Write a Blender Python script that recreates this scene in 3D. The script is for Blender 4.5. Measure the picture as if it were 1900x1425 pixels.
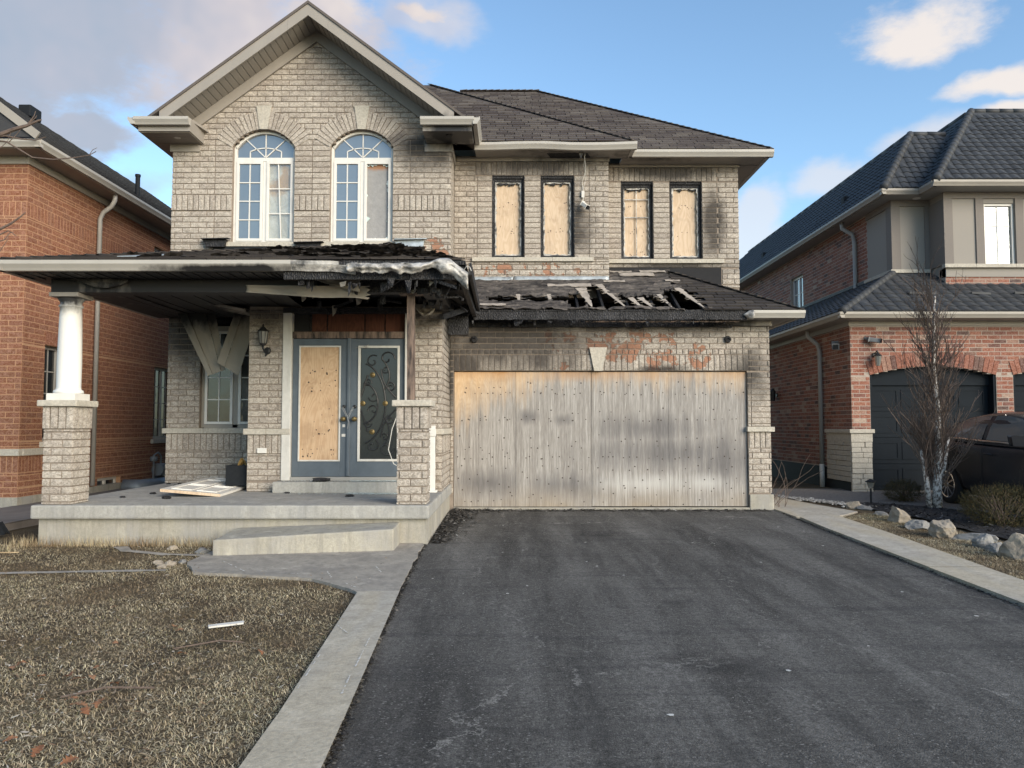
import bpy, bmesh, math, random
import numpy as np
from mathutils import Vector, Matrix, noise as mnoise
R = math.radians
for o in list(bpy.data.objects): bpy.data.objects.remove(o)
sc = bpy.context.scene
col = sc.collection
random.seed(7); rng = np.random.default_rng(7)

# ------------------------------------------------------------------ camera, sky, sun, exposure
CAM = Vector((0, 0, 1.4))
cam = bpy.data.objects.new('camera', bpy.data.cameras.new('camera')); col.objects.link(cam)
cam.data.sensor_width = 34.6; cam.data.lens = 26.0
cam.data.clip_start = 0.05; cam.data.clip_end = 2000
cam.location = CAM
cam.rotation_euler = (R(90) + math.atan(77.5 / 1428), 0, 0)
sc.camera = cam
SUN_EL, SUN_AZ = 20.0, 138.0        # azimuth clockwise from +Y: behind the camera, to the right
world = bpy.data.worlds.new('World'); sc.world = world; world.use_nodes = True
sun = bpy.data.objects.new('sun', bpy.data.lights.new('sun', 'SUN')); col.objects.link(sun)
sun.data.energy = 2.2; sun.data.angle = R(40); sun.data.color = (1.0, 0.87, 0.72)
sd = Vector((math.sin(R(SUN_AZ)) * math.cos(R(SUN_EL)), math.cos(R(SUN_AZ)) * math.cos(R(SUN_EL)), math.sin(R(SUN_EL))))
sun.rotation_euler = (-sd).to_track_quat('-Z', 'Y').to_euler()
sun.location = (8, -20, 20)
sc.view_settings.view_transform = 'Standard'; sc.view_settings.look = 'None'
sc.view_settings.exposure = 1.05; sc.view_settings.gamma = 1.0
sc.view_settings.use_curve_mapping = False
sc.cycles.max_bounces = 6

# ------------------------------------------------------------------ node helpers
class NT:
    def __init__(s, tree): s.t = tree
    def n(s, typ, ins=None, **kw):
        nd = s.t.nodes.new(typ)
        for k, v in kw.items(): setattr(nd, k, v)
        for k, v in (ins or {}).items():
            sk = nd.inputs[k]
            if isinstance(v, bpy.types.NodeSocket): s.t.links.new(v, sk)
            elif isinstance(v, (tuple, list)) and len(v) == 3 and sk.type == 'RGBA': sk.default_value = (*v, 1)
            else: sk.default_value = v
        return nd
    def noise(s, scale, detail=4, rough=.55, vec=None, dist=0.0):
        i = {'Scale': scale, 'Detail': detail, 'Roughness': rough, 'Distortion': dist}
        if vec is not None: i['Vector'] = vec
        return s.n('ShaderNodeTexNoise', i).outputs['Fac']
    def voro(s, scale, vec=None, feature='F1', out='Distance', rnd=1.0):
        i = {'Scale': scale, 'Randomness': rnd}
        if vec is not None: i['Vector'] = vec
        return s.n('ShaderNodeTexVoronoi', i, feature=feature).outputs[out]
    def mr(s, x, a, b, c=0.0, d=1.0, smooth=False):
        nd = s.n('ShaderNodeMapRange', {0: x, 1: a, 2: b, 3: c, 4: d})
        nd.clamp = True
        if smooth: nd.interpolation_type = 'SMOOTHSTEP'
        return nd.outputs[0]
    def mix(s, f, a, b, mode='MIX'):
        nd = s.n('ShaderNodeMix', data_type='RGBA', blend_type=mode)
        for k, v in ((0, f), (6, a), (7, b)):
            if isinstance(v, bpy.types.NodeSocket): s.t.links.new(v, nd.inputs[k])
            elif k == 0: nd.inputs[0].default_value = v
            else: nd.inputs[k].default_value = (*v, 1)
        return nd.outputs[2]
    def ma(s, op, a, b=0.0, clamp=False):
        nd = s.n('ShaderNodeMath', {0: a, 1: b}, operation=op); nd.use_clamp = clamp
        return nd.outputs[0]
    def vm(s, op, a, b=(0, 0, 0), out=0):
        return s.n('ShaderNodeVectorMath', {0: a, 1: b}, operation=op).outputs[out]
    def pos(s): return s.n('ShaderNodeNewGeometry').outputs['Position']
    def objc(s): return s.n('ShaderNodeTexCoord').outputs['Object']
    def sep(s, v): return s.n('ShaderNodeSeparateXYZ', {0: v}).outputs
    def mapv(s, v, sc=(1, 1, 1), rot=(0, 0, 0)):
        return s.n('ShaderNodeMapping', {'Vector': v, 'Scale': sc, 'Rotation': rot}).outputs[0]
    def rnd(s):                       # one random value for each piece, loose object or island of a joined mesh
        a = s.n('ShaderNodeObjectInfo').outputs['Random']; b = s.n('ShaderNodeNewGeometry').outputs['Random Per Island']
        return s.ma('FRACT', s.ma('ADD', a, b))
    def ell(s, P, c, r):              # 1 at the centre of an ellipsoid, 0 on its surface
        d = s.vm('DIVIDE', s.vm('SUBTRACT', P, c), r)
        return s.ma('SUBTRACT', 1.0, s.vm('LENGTH', d, out=1))
    def ramp(s, f, stops):
        nd = s.n('ShaderNodeValToRGB', {0: f}); e = nd.color_ramp.elements
        while len(e) < len(stops): e.new(.5)
        for q, (p, c) in zip(e, stops): q.position = p; q.color = (*c, 1)
        return nd.outputs[0]
class MT(NT):
    def __init__(s, name):
        s.m = bpy.data.materials.new(name); s.m.use_nodes = True
        super().__init__(s.m.node_tree); s.t.nodes.clear()
        s.o = s.n('ShaderNodeOutputMaterial'); s.b = s.n('ShaderNodeBsdfPrincipled')
        s.t.links.new(s.b.outputs[0], s.o.inputs[0])
    def set(s, **kw):
        for k, v in kw.items():
            sk = s.b.inputs[{'color': 'Base Color', 'rough': 'Roughness', 'metal': 'Metallic', 'spec': 'Specular IOR Level',
                             'coat': 'Coat Weight', 'alpha': 'Alpha', 'trans': 'Transmission Weight', 'normal': 'Normal'}[k]]
            if isinstance(v, bpy.types.NodeSocket): s.t.links.new(v, sk)
            elif isinstance(v, (tuple, list)): sk.default_value = (*v, 1)
            else: sk.default_value = v
        return s
    def bump(s, h, dist=.004, strength=1.0):
        nd = s.n('ShaderNodeBump', {'Height': h, 'Distance': dist, 'Strength': strength}); s.set(normal=nd.outputs[0]); return s

# world: daylight sky with broken evening cloud
w = NT(world.node_tree); w.t.nodes.clear()
wo = w.n('ShaderNodeOutputWorld'); bg = w.n('ShaderNodeBackground', {1: 1.0}); w.t.links.new(bg.outputs[0], wo.inputs[0])
sky = w.n('ShaderNodeTexSky', sky_type='NISHITA', sun_disc=False, sun_elevation=R(SUN_EL), sun_rotation=R(SUN_AZ), altitude=200, air_density=1.0, dust_density=.8, ozone_density=.6)
dirv = w.n('ShaderNodeTexCoord').outputs['Generated']
skyc = w.vm('SCALE', w.vm('MULTIPLY', sky.outputs[0], (.90, 1.06, 1.15)))
skyc_node = skyc.node; skyc_node.inputs['Scale'].default_value = 0.115
dx, dy, dz = w.sep(dirv)[0:3]
zz = w.ma('MAXIMUM', dz, .03)
den = w.ma('ADD', zz, .12)
plane = w.n('ShaderNodeCombineXYZ', {0: w.ma('DIVIDE', dx, den), 1: w.ma('DIVIDE', dy, den), 2: 0.0}).outputs[0]
def dirpx(px, py):
    th = math.atan(77.5 / 1428); u = (px - 950) / 1428; v = (712.5 - py) / 1428
    d = Vector((u, math.cos(th) - v * math.sin(th), math.sin(th) + v * math.cos(th))).normalized(); return tuple(d)
def azel(az, el): return (math.sin(R(az)) * math.cos(R(el)), math.cos(R(az)) * math.cos(R(el)), math.sin(R(el)))
warp = w.n('ShaderNodeTexNoise', {'Scale': 3.2, 'Detail': 5.0, 'Roughness': .6, 'Vector': dirv}).outputs['Color']
wv = w.vm('ADD', dirv, w.vm('SCALE', w.vm('SUBTRACT', warp, (.5, .5, .5))))
wv.node.inputs[1].links[0].from_node.inputs['Scale'].default_value = .16
fine = w.noise(8.0, 8, .66, vec=w.mapv(dirv, (1, 1, 2.2)))
def blob(d, r):
    dd = w.vm('DIVIDE', w.vm('SUBTRACT', wv, d), r)
    return w.ma('SUBTRACT', 1.0, w.vm('LENGTH', dd, out=1))
# cloud banks seen in the photograph
bank = None
for d, r in ((dirpx(60, -10), (.36, .5, .105)), (dirpx(420, 20), (.20, .5, .12)), (dirpx(-350, 20), (.30, .5, .12)), (dirpx(150, 225), (.075, .3, .030)), (dirpx(610, 50), (.11, .3, .07)),
             (dirpx(1690, 30), (.072, .3, .034)), (dirpx(1870, 132), (.050, .3, .017)), (dirpx(1905, 190), (.05, .3, .014)), (dirpx(800, 45), (.05, .2, .016))):
    b = blob(d, r); bank = b if bank is None else w.ma('MAXIMUM', bank, b)
bank = w.ma('ADD', bank, w.ma('MULTIPLY', w.ma('SUBTRACT', fine, .5), 1.7))
m1 = w.mr(bank, -.08, .62, 0, .92, True)
thin = None
for d, r in ((dirpx(1420, 385), (.045, .2, .035)), (dirpx(1395, 455), (.06, .2, .05)), (dirpx(1560, 330), (.05, .2, .03)), (dirpx(150, 330), (.10, .3, .03)), (dirpx(800, 55), (.09, .2, .03)), (dirpx(1780, 250), (.08, .2, .03))):
    b = blob(d, r); thin = b if thin is None else w.ma('MAXIMUM', thin, b)
m1 = w.ma('MAXIMUM', m1, w.mr(w.ma('ADD', thin, w.ma('MULTIPLY', w.ma('SUBTRACT', fine, .5), 1.1)), -.05, .6, 0, .55, True))
# the rest of the sky, out of the frame: broken cloud
gen = w.noise(1.1, 7, .6, vec=plane, dist=.3)
m2 = w.ma('MULTIPLY', w.mr(gen, .52, .72, 0, .85, True), w.mr(dy, .15, -.25, 0, 1))
msk = w.ma('MAXIMUM', m1, m2)
shade = w.noise(2.6, 5, .6, vec=w.vm('ADD', dirv, (3.1, 0, 0)))
tone = w.ma('ADD', w.ma('MULTIPLY', dx, .9), w.ma('MULTIPLY', w.ma('SUBTRACT', shade, .5), 1.1))
cl = w.ramp(w.mr(tone, -.52, -.02), ((0, (.19, .225, .275)), (.30, (.245, .25, .285)), (.52, (.33, .30, .305)), (.7, (.42, .37, .34)), (1, (.46, .42, .39))))
w.t.links.new(w.mix(msk, skyc, cl), bg.inputs[0])

# ------------------------------------------------------------------ objects
def tag(o, label=None, cat=None, group=None, kind=None):
    for k, v in (('label', label), ('category', cat), ('group', group), ('kind', kind)):
        if v: o[k] = v
    return o
def adopt(o, p):
    if p is not None:
        o.parent = p
        l = Vector((0, 0, 0)); q = p
        while q is not None: l += q.location; q = q.parent
        o.matrix_parent_inverse = Matrix.Translation(-Vector(p.get('_w', (0, 0, 0))))
    return o
def thing(name, label, cat, loc=(0, 0, 0), group=None):
    e = bpy.data.objects.new(name, None); col.objects.link(e); e.location = loc; e.empty_display_size = .2
    e['_w'] = list(loc)
    return tag(e, label, cat, group)
def link(name, me, m, parent=None, smooth=False, loc=None):
    if m is not None and not me.materials: me.materials.append(m)
    o = bpy.data.objects.new(name, me); col.objects.link(o)
    if smooth:
        me.polygons.foreach_set('use_smooth', [True] * len(me.polygons))
    if loc is not None: o.location = loc
    return adopt(o, parent)
class MB:
    def __init__(s): s.v = []; s.f = []
    def add(s, vs, fs):
        b = len(s.v); s.v += [tuple(p) for p in vs]; s.f += [tuple(b + i for i in f) for f in fs]; return s
    def box(s, x0, x1, y0, y1, z0, z1):
        return s.add([(x0, y0, z0), (x1, y0, z0), (x1, y1, z0), (x0, y1, z0), (x0, y0, z1), (x1, y0, z1), (x1, y1, z1), (x0, y1, z1)],
                     [(0, 3, 2, 1), (4, 5, 6, 7), (0, 1, 5, 4), (1, 2, 6, 5), (2, 3, 7, 6), (3, 0, 4, 7)])
    def prism(s, pts, ext):
        n = len(pts); a = [Vector(p) for p in pts]; e = Vector(ext)
        return s.add(a + [p + e for p in a], [tuple(range(n)), tuple(range(2 * n - 1, n - 1, -1))] + [(i, (i + 1) % n, n + (i + 1) % n, n + i) for i in range(n)])
    def bar(s, p0, p1, wd, th, up=(0, 0, 1)):
        p0 = Vector(p0); p1 = Vector(p1); d = (p1 - p0).normalized(); u = Vector(up)
        a = d.cross(u)
        if a.length < 1e-5: a = d.cross(Vector((1, 0, 0)))
        a.normalize(); b = a.cross(d).normalized()
        a *= wd / 2; b *= th / 2
        return s.prism([p0 - a - b, p0 + a - b, p0 + a + b, p0 - a + b], p1 - p0)
    def tube(s, path, r, n=6, cap=True):
        P = [Vector(p) for p in path]; k = len(P)
        rr = r if isinstance(r, (list, tuple)) else [r] * k
        base = len(s.v); prev = None
        for i, p in enumerate(P):
            d = (P[min(i + 1, k - 1)] - P[max(i - 1, 0)])
            if d.length < 1e-9: d = Vector((0, 0, 1))
            d.normalize()
            if prev is None:
                a = d.orthogonal().normalized()
            else:
                a = prev - d * prev.dot(d)
                a = a.normalized() if a.length > 1e-6 else d.orthogonal().normalized()
            prev = a; b = d.cross(a)
            for j in range(n):
                t = 2 * math.pi * j / n
                s.v.append(tuple(p + a * (rr[i] * math.cos(t)) + b * (rr[i] * math.sin(t))))
        for i in range(k - 1):
            for j in range(n):
                s.f.append((base + i * n + j, base + i * n + (j + 1) % n, base + (i + 1) * n + (j + 1) % n, base + (i + 1) * n + j))
        if cap and n > 2:
            s.f.append(tuple(base + j for j in range(n - 1, -1, -1))); s.f.append(tuple(base + (k - 1) * n + j for j in range(n)))
        return s
    def lathe(s, prof, c, n=20, ax='z'):
        base = len(s.v); c = Vector(c)
        for r, h in prof:
            for j in range(n):
                t = 2 * math.pi * j / n; x, y = r * math.cos(t), r * math.sin(t)
                s.v.append(tuple(c + (Vector((x, y, h)) if ax == 'z' else Vector((x, h, y)) if ax == 'y' else Vector((h, x, y)))))
        for i in range(len(prof) - 1):
            for j in range(n):
                s.f.append((base + i * n + j, base + i * n + (j + 1) % n, base + (i + 1) * n + (j + 1) % n, base + (i + 1) * n + j))
        s.f.append(tuple(base + j for j in range(n - 1, -1, -1))); s.f.append(tuple(base + (len(prof) - 1) * n + j for j in range(n)))
        return s
    def sweep(s, prof, p0, p1, out, up=(0, 0, 1)):
        o = Vector(out); u = Vector(up); p0 = Vector(p0); p1 = Vector(p1)
        return s.prism([p0 + o * a + u * b for a, b in prof], p1 - p0)
    def mesh(s, name='m'):
        me = bpy.data.meshes.new(name); me.from_pydata(s.v, [], s.f); me.update(); return me
    def build(s, name, m, parent=None, smooth=False, bevel=0):
        me = s.mesh(name)
        if bevel:
            bm = bmesh.new(); bm.from_mesh(me)
            bmesh.ops.bevel(bm, geom=[e for e in bm.edges if len(e.link_faces) == 2 and e.calc_face_angle(0) > .5], offset=bevel, segments=2, affect='EDGES', profile=.6)
            bm.to_mesh(me); bm.free()
        return link(name, me, m, parent, smooth)
def box(name, m, parent, x0, x1, y0, y1, z0, z1, bevel=0):
    return MB().box(x0, x1, y0, y1, z0, z1).build(name, m, parent, bevel=bevel)

def npmesh(name, parts):
    """parts: list of (verts Nx3, faces list) joined to one mesh quickly"""
    vs = []; fs = []; b = 0
    for v, f in parts:
        vs.append(v); fs += [tuple(b + i for i in q) for q in f]; b += len(v)
    me = bpy.data.meshes.new(name); me.from_pydata(np.concatenate(vs).tolist(), [], fs); me.update(); return me
def tri_mesh(name, V, k):
    """V: (n*k)x3 vertices, every k in a row are one polygon"""
    n = len(V) // k
    me = bpy.data.meshes.new(name); me.vertices.add(len(V)); me.vertices.foreach_set('co', V.astype(np.float32).ravel())
    me.loops.add(n * k); me.loops.foreach_set('vertex_index', np.arange(n * k, dtype=np.int32))
    me.polygons.add(n); me.polygons.foreach_set('loop_start', np.arange(0, n * k, k, dtype=np.int32))
    me.update(calc_edges=True); me.validate(); return me

def blade_mesh(name, V):
    """V: n x 5 x 3, each blade a quad and a tip triangle that share two vertices"""
    n = len(V); me = bpy.data.meshes.new(name); me.vertices.add(n * 5); me.vertices.foreach_set('co', V.astype(np.float32).ravel())
    idx = (np.arange(n)[:, None] * 5 + np.array([0, 1, 2, 4, 2, 3, 4])[None]).astype(np.int32).ravel()
    me.loops.add(n * 7); me.loops.foreach_set('vertex_index', idx)
    st = (np.arange(n)[:, None] * 7 + np.array([0, 4])[None]).astype(np.int32).ravel()
    me.polygons.add(n * 2); me.polygons.foreach_set('loop_start', st); me.update(calc_edges=True); me.validate(); return me
def zg(Y): return -.2 + .015625 * min(Y, 16.0)
def fbm(x, y, z=0, o=4):
    return mnoise.fractal(Vector((x, y, z)), 1.0, 2.0, o)
# ------------------------------------------------------------------ materials
MAT = {}
def brick_mat(name, stops, soot=False, scale=1.0, grain=.57):
    m = MT(name); P = m.pos(); r = m.rnd()
    base = m.ramp(r, stops)
    g = m.noise(17 * scale, 5, .75, vec=m.mapv(P, (1, 1, 1.5)), dist=1.8)
    c = m.mix(m.mr(g, .42, .60), m.mix(1, base, (grain, grain, grain), 'MULTIPLY'), m.mix(.10, base, (.8, .78, .74)))
    big = m.noise(.9, 4, .6, vec=P)
    c = m.mix(m.mr(big, .35, .7, 0, .35), c, m.mix(1, c, (.70, .70, .72), 'MULTIPLY'))
    if soot:
        n1 = m.noise(5.5, 6, .65, vec=P); n2 = m.noise(2.3, 5, .6, vec=P)
        sp = None
        for ce, ra in (((2.05, 12.8, 2.72), (1.25, 1.0, .42)), ((2.5, 12.8, 2.45), (.55, 1., .25)), ((.75, 12.8, 2.4), (.3, 1., .12)), ((-1.3, 13., 4.32), (.42, .7, .38)),
                       ((.3, 13.75, 4.2), (1.5, .5, .22)), ((.75, 12.8, 2.85), (.4, 1, .25)), ((3.1, 12.8, 2.55), (.3, 1., .3))):
            e = m.ell(P, ce, ra); sp = e if sp is None else m.ma('MAXIMUM', sp, e)
        spm = m.mr(m.ma('ADD', m.ma('MULTIPLY', m.mr(sp, 0, .5), .20), n1), .69, .72, 0, .85)
        spm = m.ma('MULTIPLY', spm, m.mr(sp, 0, .12))
        c = m.mix(spm, c, m.mix(g, (.20, .085, .05), (.40, .20, .12)))
        so = None
        for ce, ra in (((-.15, 12.8, 2.95), (2.3, 1.2, 1.0)), ((-.9, 12.8, 2.3), (.7, .8, 1.0)), ((2.0, 12.8, 3.15), (3.2, 1, .3)), ((3.95, 12.8, 2.25), (.5, 1., .55)), ((-2.4, 11.3, 3.25), (2.6, .9, .75)), ((-5, 13, 3.25), (2.4, .8, 1.15)),
                       ((-1.0, 12.4, 3.1), (.3, 1.2, .7)), ((-1.4, 13, 6.2), (.9, .5, .5)), ((.4, 13.75, 6.15), (1.6, .3, .35)), ((3, 14.13, 6.15), (1.5, .3, .25)), ((2.45, 12.8, 2.32), (.5, .5, .12)),
                       ((3.0, 14.13, 4.35), (1.3, .4, .2)), ((1.0, 13.75, 5.15), (.6, .3, .9)), ((3.75, 14.13, 5.2), (.3, .3, .9))):
            e = m.ell(P, ce, ra); so = e if so is None else m.ma('MAXIMUM', so, e)
        sm = m.mr(m.ma('ADD', so, m.ma('MULTIPLY', m.ma('SUBTRACT', n2, .5), 1.3)), -.05, .65, 0, .86)
        c = m.mix(sm, c, (.030, .027, .026))
    m.set(color=c, rough=.92, spec=.2)
    h = m.ma('ADD', g, m.ma('MULTIPLY', m.noise(120 * scale, 3, .6, vec=P), .4))
    if soot: h = m.ma('SUBTRACT', h, m.ma('MULTIPLY', spm, 1.6))
    m.bump(h, .007, .8)
    return m.m
MAT['brick'] = brick_mat('taupe_rockface_brick', ((0, (.39, .338, .288)), (.35, (.46, .405, .345)), (.7, (.505, .45, .385)), (1, (.43, .38, .325))), True)
MAT['brick_o'] = brick_mat('orange_brick', ((0, (.24, .088, .045)), (.5, (.30, .115, .056)), (1, (.26, .11, .06))), grain=.66)
MAT['brick_r'] = brick_mat('red_tumbled_brick', ((0, (.25, .085, .052)), (.45, (.30, .115, .072)), (.64, (.20, .075, .055)), (.76, (.095, .055, .048)), (.84, (.28, .13, .09)), (.965, (.33, .19, .14)), (1, (.42, .32, .25))), grain=.7)
def flat(name, c, rough=.7, var=.12, scale=6., bump=.0, metal=0., spec=.4, stretch=(1, 1, 1), dirt=None, dirtc=(.04, .038, .035)):
    m = MT(name); P = m.pos(); n = m.noise(scale, 5, .6, vec=m.mapv(P, stretch))
    lo = tuple(x * (1 - var) for x in c); hi = tuple(min(1, x * (1 + var)) for x in c)
    cc = m.mix(m.mr(n, .3, .7), lo, hi)
    if dirt:
        d = m.noise(dirt[0], 6, .7, vec=m.mapv(P, dirt[1])); cc = m.mix(m.mr(d, dirt[2], dirt[3], 0, dirt[4]), cc, dirtc)
    m.set(color=cc, rough=rough, metal=metal, spec=spec)
    if bump: m.bump(n, bump)
    return m.m
MAT['mortar'] = flat('grey_mortar', (.23, .19, .155), .95, .2, 20, .003)
MAT['mortar_o'] = flat('tan_mortar', (.40, .235, .14), .95, .15, 20, .003)
MAT['mortar_r'] = flat('pale_mortar', (.34, .29, .25), .95, .15, 20, .003)
MAT['stone'] = flat('cut_limestone', (.42, .39, .335), .9, .2, 30, .006, dirt=(4, (1, 1, 1), .5, .8, .35), dirtc=(.16, .15, .13))
MAT['stucco'] = flat('grey_stucco', (.27, .25, .225), .95, .08, 90, .003)
MAT['stucco_d'] = flat('dark_stucco_trim', (.19, .17, .155), .95, .08, 90, .003)
def alu(name, c, sootlist=(), rough=.5):
    m = MT(name); P = m.pos(); n = m.noise(3, 4, .6, vec=m.mapv(P, (1, 1, .4)))
    cc = m.mix(m.mr(n, .35, .7, 0, .5), c, tuple(x * .82 for x in c))
    if sootlist:
        so = None
        for ce, ra in sootlist:
            e = m.ell(P, ce, ra); so = e if so is None else m.ma('MAXIMUM', so, e)
        n2 = m.noise(3.0, 6, .65, vec=m.mapv(P, (1.5, 1.5, .6)))
        cc = m.mix(m.mr(m.ma('ADD', so, m.ma('MULTIPLY', m.ma('SUBTRACT', n2, .5), 1.6)), -.15, .45, 0, .965), cc, (.010, .010, .012))
    m.set(color=cc, rough=rough, spec=.4); m.bump(m.noise(2.2, 3, .5, vec=P), .01, .35)
    return m.m
MAT['alu'] = alu('taupe_aluminium', (.29, .265, .235), (((-1.0, 12.6, 6.25), (.55, .6, .28)), ((.9, 13.4, 6.15), (1.1, .5, .14)), ((2.6, 13.6, 6.2), (1.0, .4, .1)), ((3.6, 12.6, 3.15), (.5, .6, .2))))
MAT['gutter'] = alu('pale_gutter_metal', (.40, .38, .345), (((-3.3, 8.9, 3.24), (1.1, .3, .06)), ((-1.6, 8.9, 3.3), (.35, .3, .1))), .4)
MAT['soffit'] = alu('sooty_soffit_metal', (.26, .24, .22), (((-2.6, 10.6, 3.2), (6.2, 4.2, 1.6)), ((-1.0, 10, 3.2), (4.5, 4, 1.5)), ((-4.6, 12.5, 3.2), (3.6, 2.5, .9))), .6)
MAT['alu_clean'] = alu('clean_taupe_aluminium', (.31, .285, .25))
MAT['alu_grey'] = alu('grey_aluminium', (.30, .29, .27))
MAT['white'] = flat('white_vinyl', (.64, .625, .59), .45, .05, 8, dirt=(7, (1, 1, .3), .55, .85, .3), dirtc=(.35, .33, .30))
MAT['white_old'] = flat('weathered_white_paint', (.56, .545, .51), .6, .08, 8, dirt=(10, (1, 1, .25), .5, .8, .5), dirtc=(.30, .28, .25))
m = MT('charred_timber'); P = m.pos(); v = m.voro(26, m.mapv(P, (1.5, 1, .75)), 'DISTANCE_TO_EDGE'); n = m.noise(4, 5, .6, vec=P); n3 = m.noise(30, 4, .6, vec=P)
c = m.mix(m.mr(v, 0, .12), (.004, .004, .005), m.mix(m.mr(n, .4, .75), (.012, .012, .014), (.045, .045, .050)))
c = m.mix(m.mr(n3, .70, .76), c, (.30, .29, .28))
m.set(color=c, rough=.62, spec=.4); m.bump(v, .02, 1.0); MAT['char'] = m.m
m = MT('half_burnt_timber'); P = m.pos(); n = m.noise(5, 5, .6, vec=m.mapv(P, (3, 3, .5))); g = m.noise(14, 5, .6, vec=m.mapv(P, (6, 6, .4)))
c = m.mix(m.mr(n, .40, .62), m.mix(g, (.16, .11, .085), (.26, .19, .15)), (.03, .024, .022)); m.set(color=c, rough=.85); m.bump(g, .004); MAT['burnt'] = m.m
def plywood(name, a, b, garage=False, ax=(1, 1, 1)):
    m = MT(name); P = m.pos()
    d = m.noise(1.3, 3, .5, vec=m.mapv(P, (2.6, 1, .7)), dist=.8)
    wv = m.ma('SINE', m.ma('MULTIPLY', d, 90.0))
    g = m.noise(9, 6, .7, vec=m.mapv(P, (9, 3, .55)))
    c = m.mix(m.ma('ADD', m.ma('MULTIPLY', m.mr(wv, -1, 1), .45), m.ma('MULTIPLY', g, .55)), b, a)
    kn = m.voro(2.2, m.mapv(P, (1.6, 1, .8)))
    c = m.mix(m.mr(kn, .04, .10, .6, 0), c, (.20, .10, .045)); sm_ = m.noise(2.4, 6, .7, vec=m.vm('ADD', P, (2, 0, 5))); c = m.mix(m.mr(sm_, .50, .66, 0, .5), c, m.mix(1, c, (.62, .58, .55), 'MULTIPLY'))
    if garage:
        sx, sy, sz = m.sep(P)[0:3]
        s1 = m.noise(1.9, 6, .68, vec=m.mapv(P, (4.2, 1, .28))); s2 = m.noise(1.1, 4, .6, vec=m.mapv(P, (1.0, 1, 1.2)))
        hgt = m.ma('ADD', sz, m.ma('MULTIPLY', m.ma('SUBTRACT', s1, .5), 1.5))
        hgt = m.ma('SUBTRACT', hgt, m.mr(sx, -.9, .6, -.45, .25))
        grey = m.mr(hgt, 2.55, 1.75, 0, .97)
        gc = m.mix(m.mr(g, .3, .7), (.25, .238, .225), (.46, .448, .43))
        fs_ = m.noise(3.0, 6, .75, vec=m.mapv(P, (14, 1, .30))); gc = m.mix(m.mr(fs_, .44, .60), m.mix(1, gc, (.62, .61, .61), 'MULTIPLY'), gc); c = m.mix(m.mr(fs_, .50, .64, 0, .4), c, (.36, .25, .15)); c = m.mix(grey, c, gc)
        dk = None
        for ce, ra in (((.9, 12.8, .40), (.75, .5, .28)), ((2.7, 12.8, .95), (1.9, .5, .34)), ((3.5, 12.8, .8), (.7, .5, .40)), ((-.45, 12.8, .45), (.7, .5, .28)), ((2.3, 12.8, 1.35), (1.2, .5, .3)), ((.3, 12.8, 1.55), (.22, .4, .13)), ((.85, 12.8, 1.5), (.22, .4, .13))):
            e = m.ell(P, ce, ra); dk = e if dk is None else m.ma('MAXIMUM', dk, e)
        c = m.mix(m.mr(m.ma('ADD', dk, m.ma('ADD', m.ma('MULTIPLY', m.ma('SUBTRACT', s1, .5), 2.2), m.ma('MULTIPLY', m.ma('SUBTRACT', fs_, .5), 1.6))), -.05, .9, 0, .68), c, (.085, .082, .088))
        lt = m.ma('MAXIMUM', m.ell(P, (2.2, 12.8, .42), (1.0, .5, .22)), m.ell(P, (3.2, 12.8, .45), (.45, .5, .2)))
        c = m.mix(m.mr(m.ma('ADD', lt, m.ma('MULTIPLY', m.ma('SUBTRACT', fs_, .5), 2.2)), 0, .8, 0, .6), c, (.50, .49, .47))
        top = m.ma('MULTIPLY', m.mr(sz, 2.12, 2.32), m.mr(s2, .35, .65))
        c = m.mix(top, c, (.34, .17, .06))
        low = m.ma('MULTIPLY', m.mr(sz, .45, .1), m.mr(s2, .35, .65, .1, .6)); c = m.mix(low, c, (.27, .215, .15))
    m.set(color=c, rough=.8, spec=.25); m.bump(g, .003, .7); return m.m
MAT['ply'] = plywood('warm_plywood', (.62, .45, .295), (.47, .30, .175))
MAT['ply_pale'] = plywood('weathered_plywood', (.62, .50, .375), (.47, .345, .235))
MAT['ply_grey'] = plywood('grey_plywood', (.30, .30, .30), (.19, .19, .195))
MAT['ply_red'] = plywood('reddish_plywood', (.115, .045, .027), (.06, .024, .016))
MAT['ply_gar'] = plywood('garage_plywood', (.66, .50, .33), (.53, .36, .21), True)
def shingle_mat(name, stops):
    m = MT(name); P = m.pos(); r = m.rnd(); c = m.ramp(r, stops)
    g = m.noise(160, 2, .7, vec=P); st = m.noise(1.2, 5, .6, vec=P)
    c = m.mix(m.mr(g, .3, .7, 0, .5), c, m.mix(1, c, (.5, .5, .5), 'MULTIPLY')); c = m.mix(m.mr(st, .45, .75, 0, .3), c, (.035, .032, .032))
    m.set(color=c, rough=.9, spec=.25); m.bump(g, .003); return m.m
MAT['shingle'] = shingle_mat('brown_grey_shingle', ((0, (.075, .062, .060)), (.4, (.11, .094, .088)), (.8, (.135, .118, .108)), (1, (.165, .145, .13))))
MAT['shingle_b'] = shingle_mat('scorched_shingle', ((0, (.030, .027, .027)), (.5, (.048, .042, .040)), (1, (.075, .065, .058))))
MAT['shingle_n'] = shingle_mat('dark_grey_shingle', ((0, (.055, .057, .062)), (1, (.085, .087, .093))))
m = MT('melted_shingle'); P = m.pos(); n1 = m.noise(6, 6, .7, vec=m.mapv(P, (.5, 2, 2))); n2 = m.noise(1.3, 4, .6, vec=P); c = m.mix(m.mr(n1, .38, .62), (.016, .014, .014), (.115, .100, .090)); c = m.mix(m.mr(n2, .45, .7, 0, .6), c, (.018, .017, .018)); m.set(color=c, rough=.8, spec=.35); m.bump(n1, .02); MAT['meltsh'] = m.m
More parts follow.
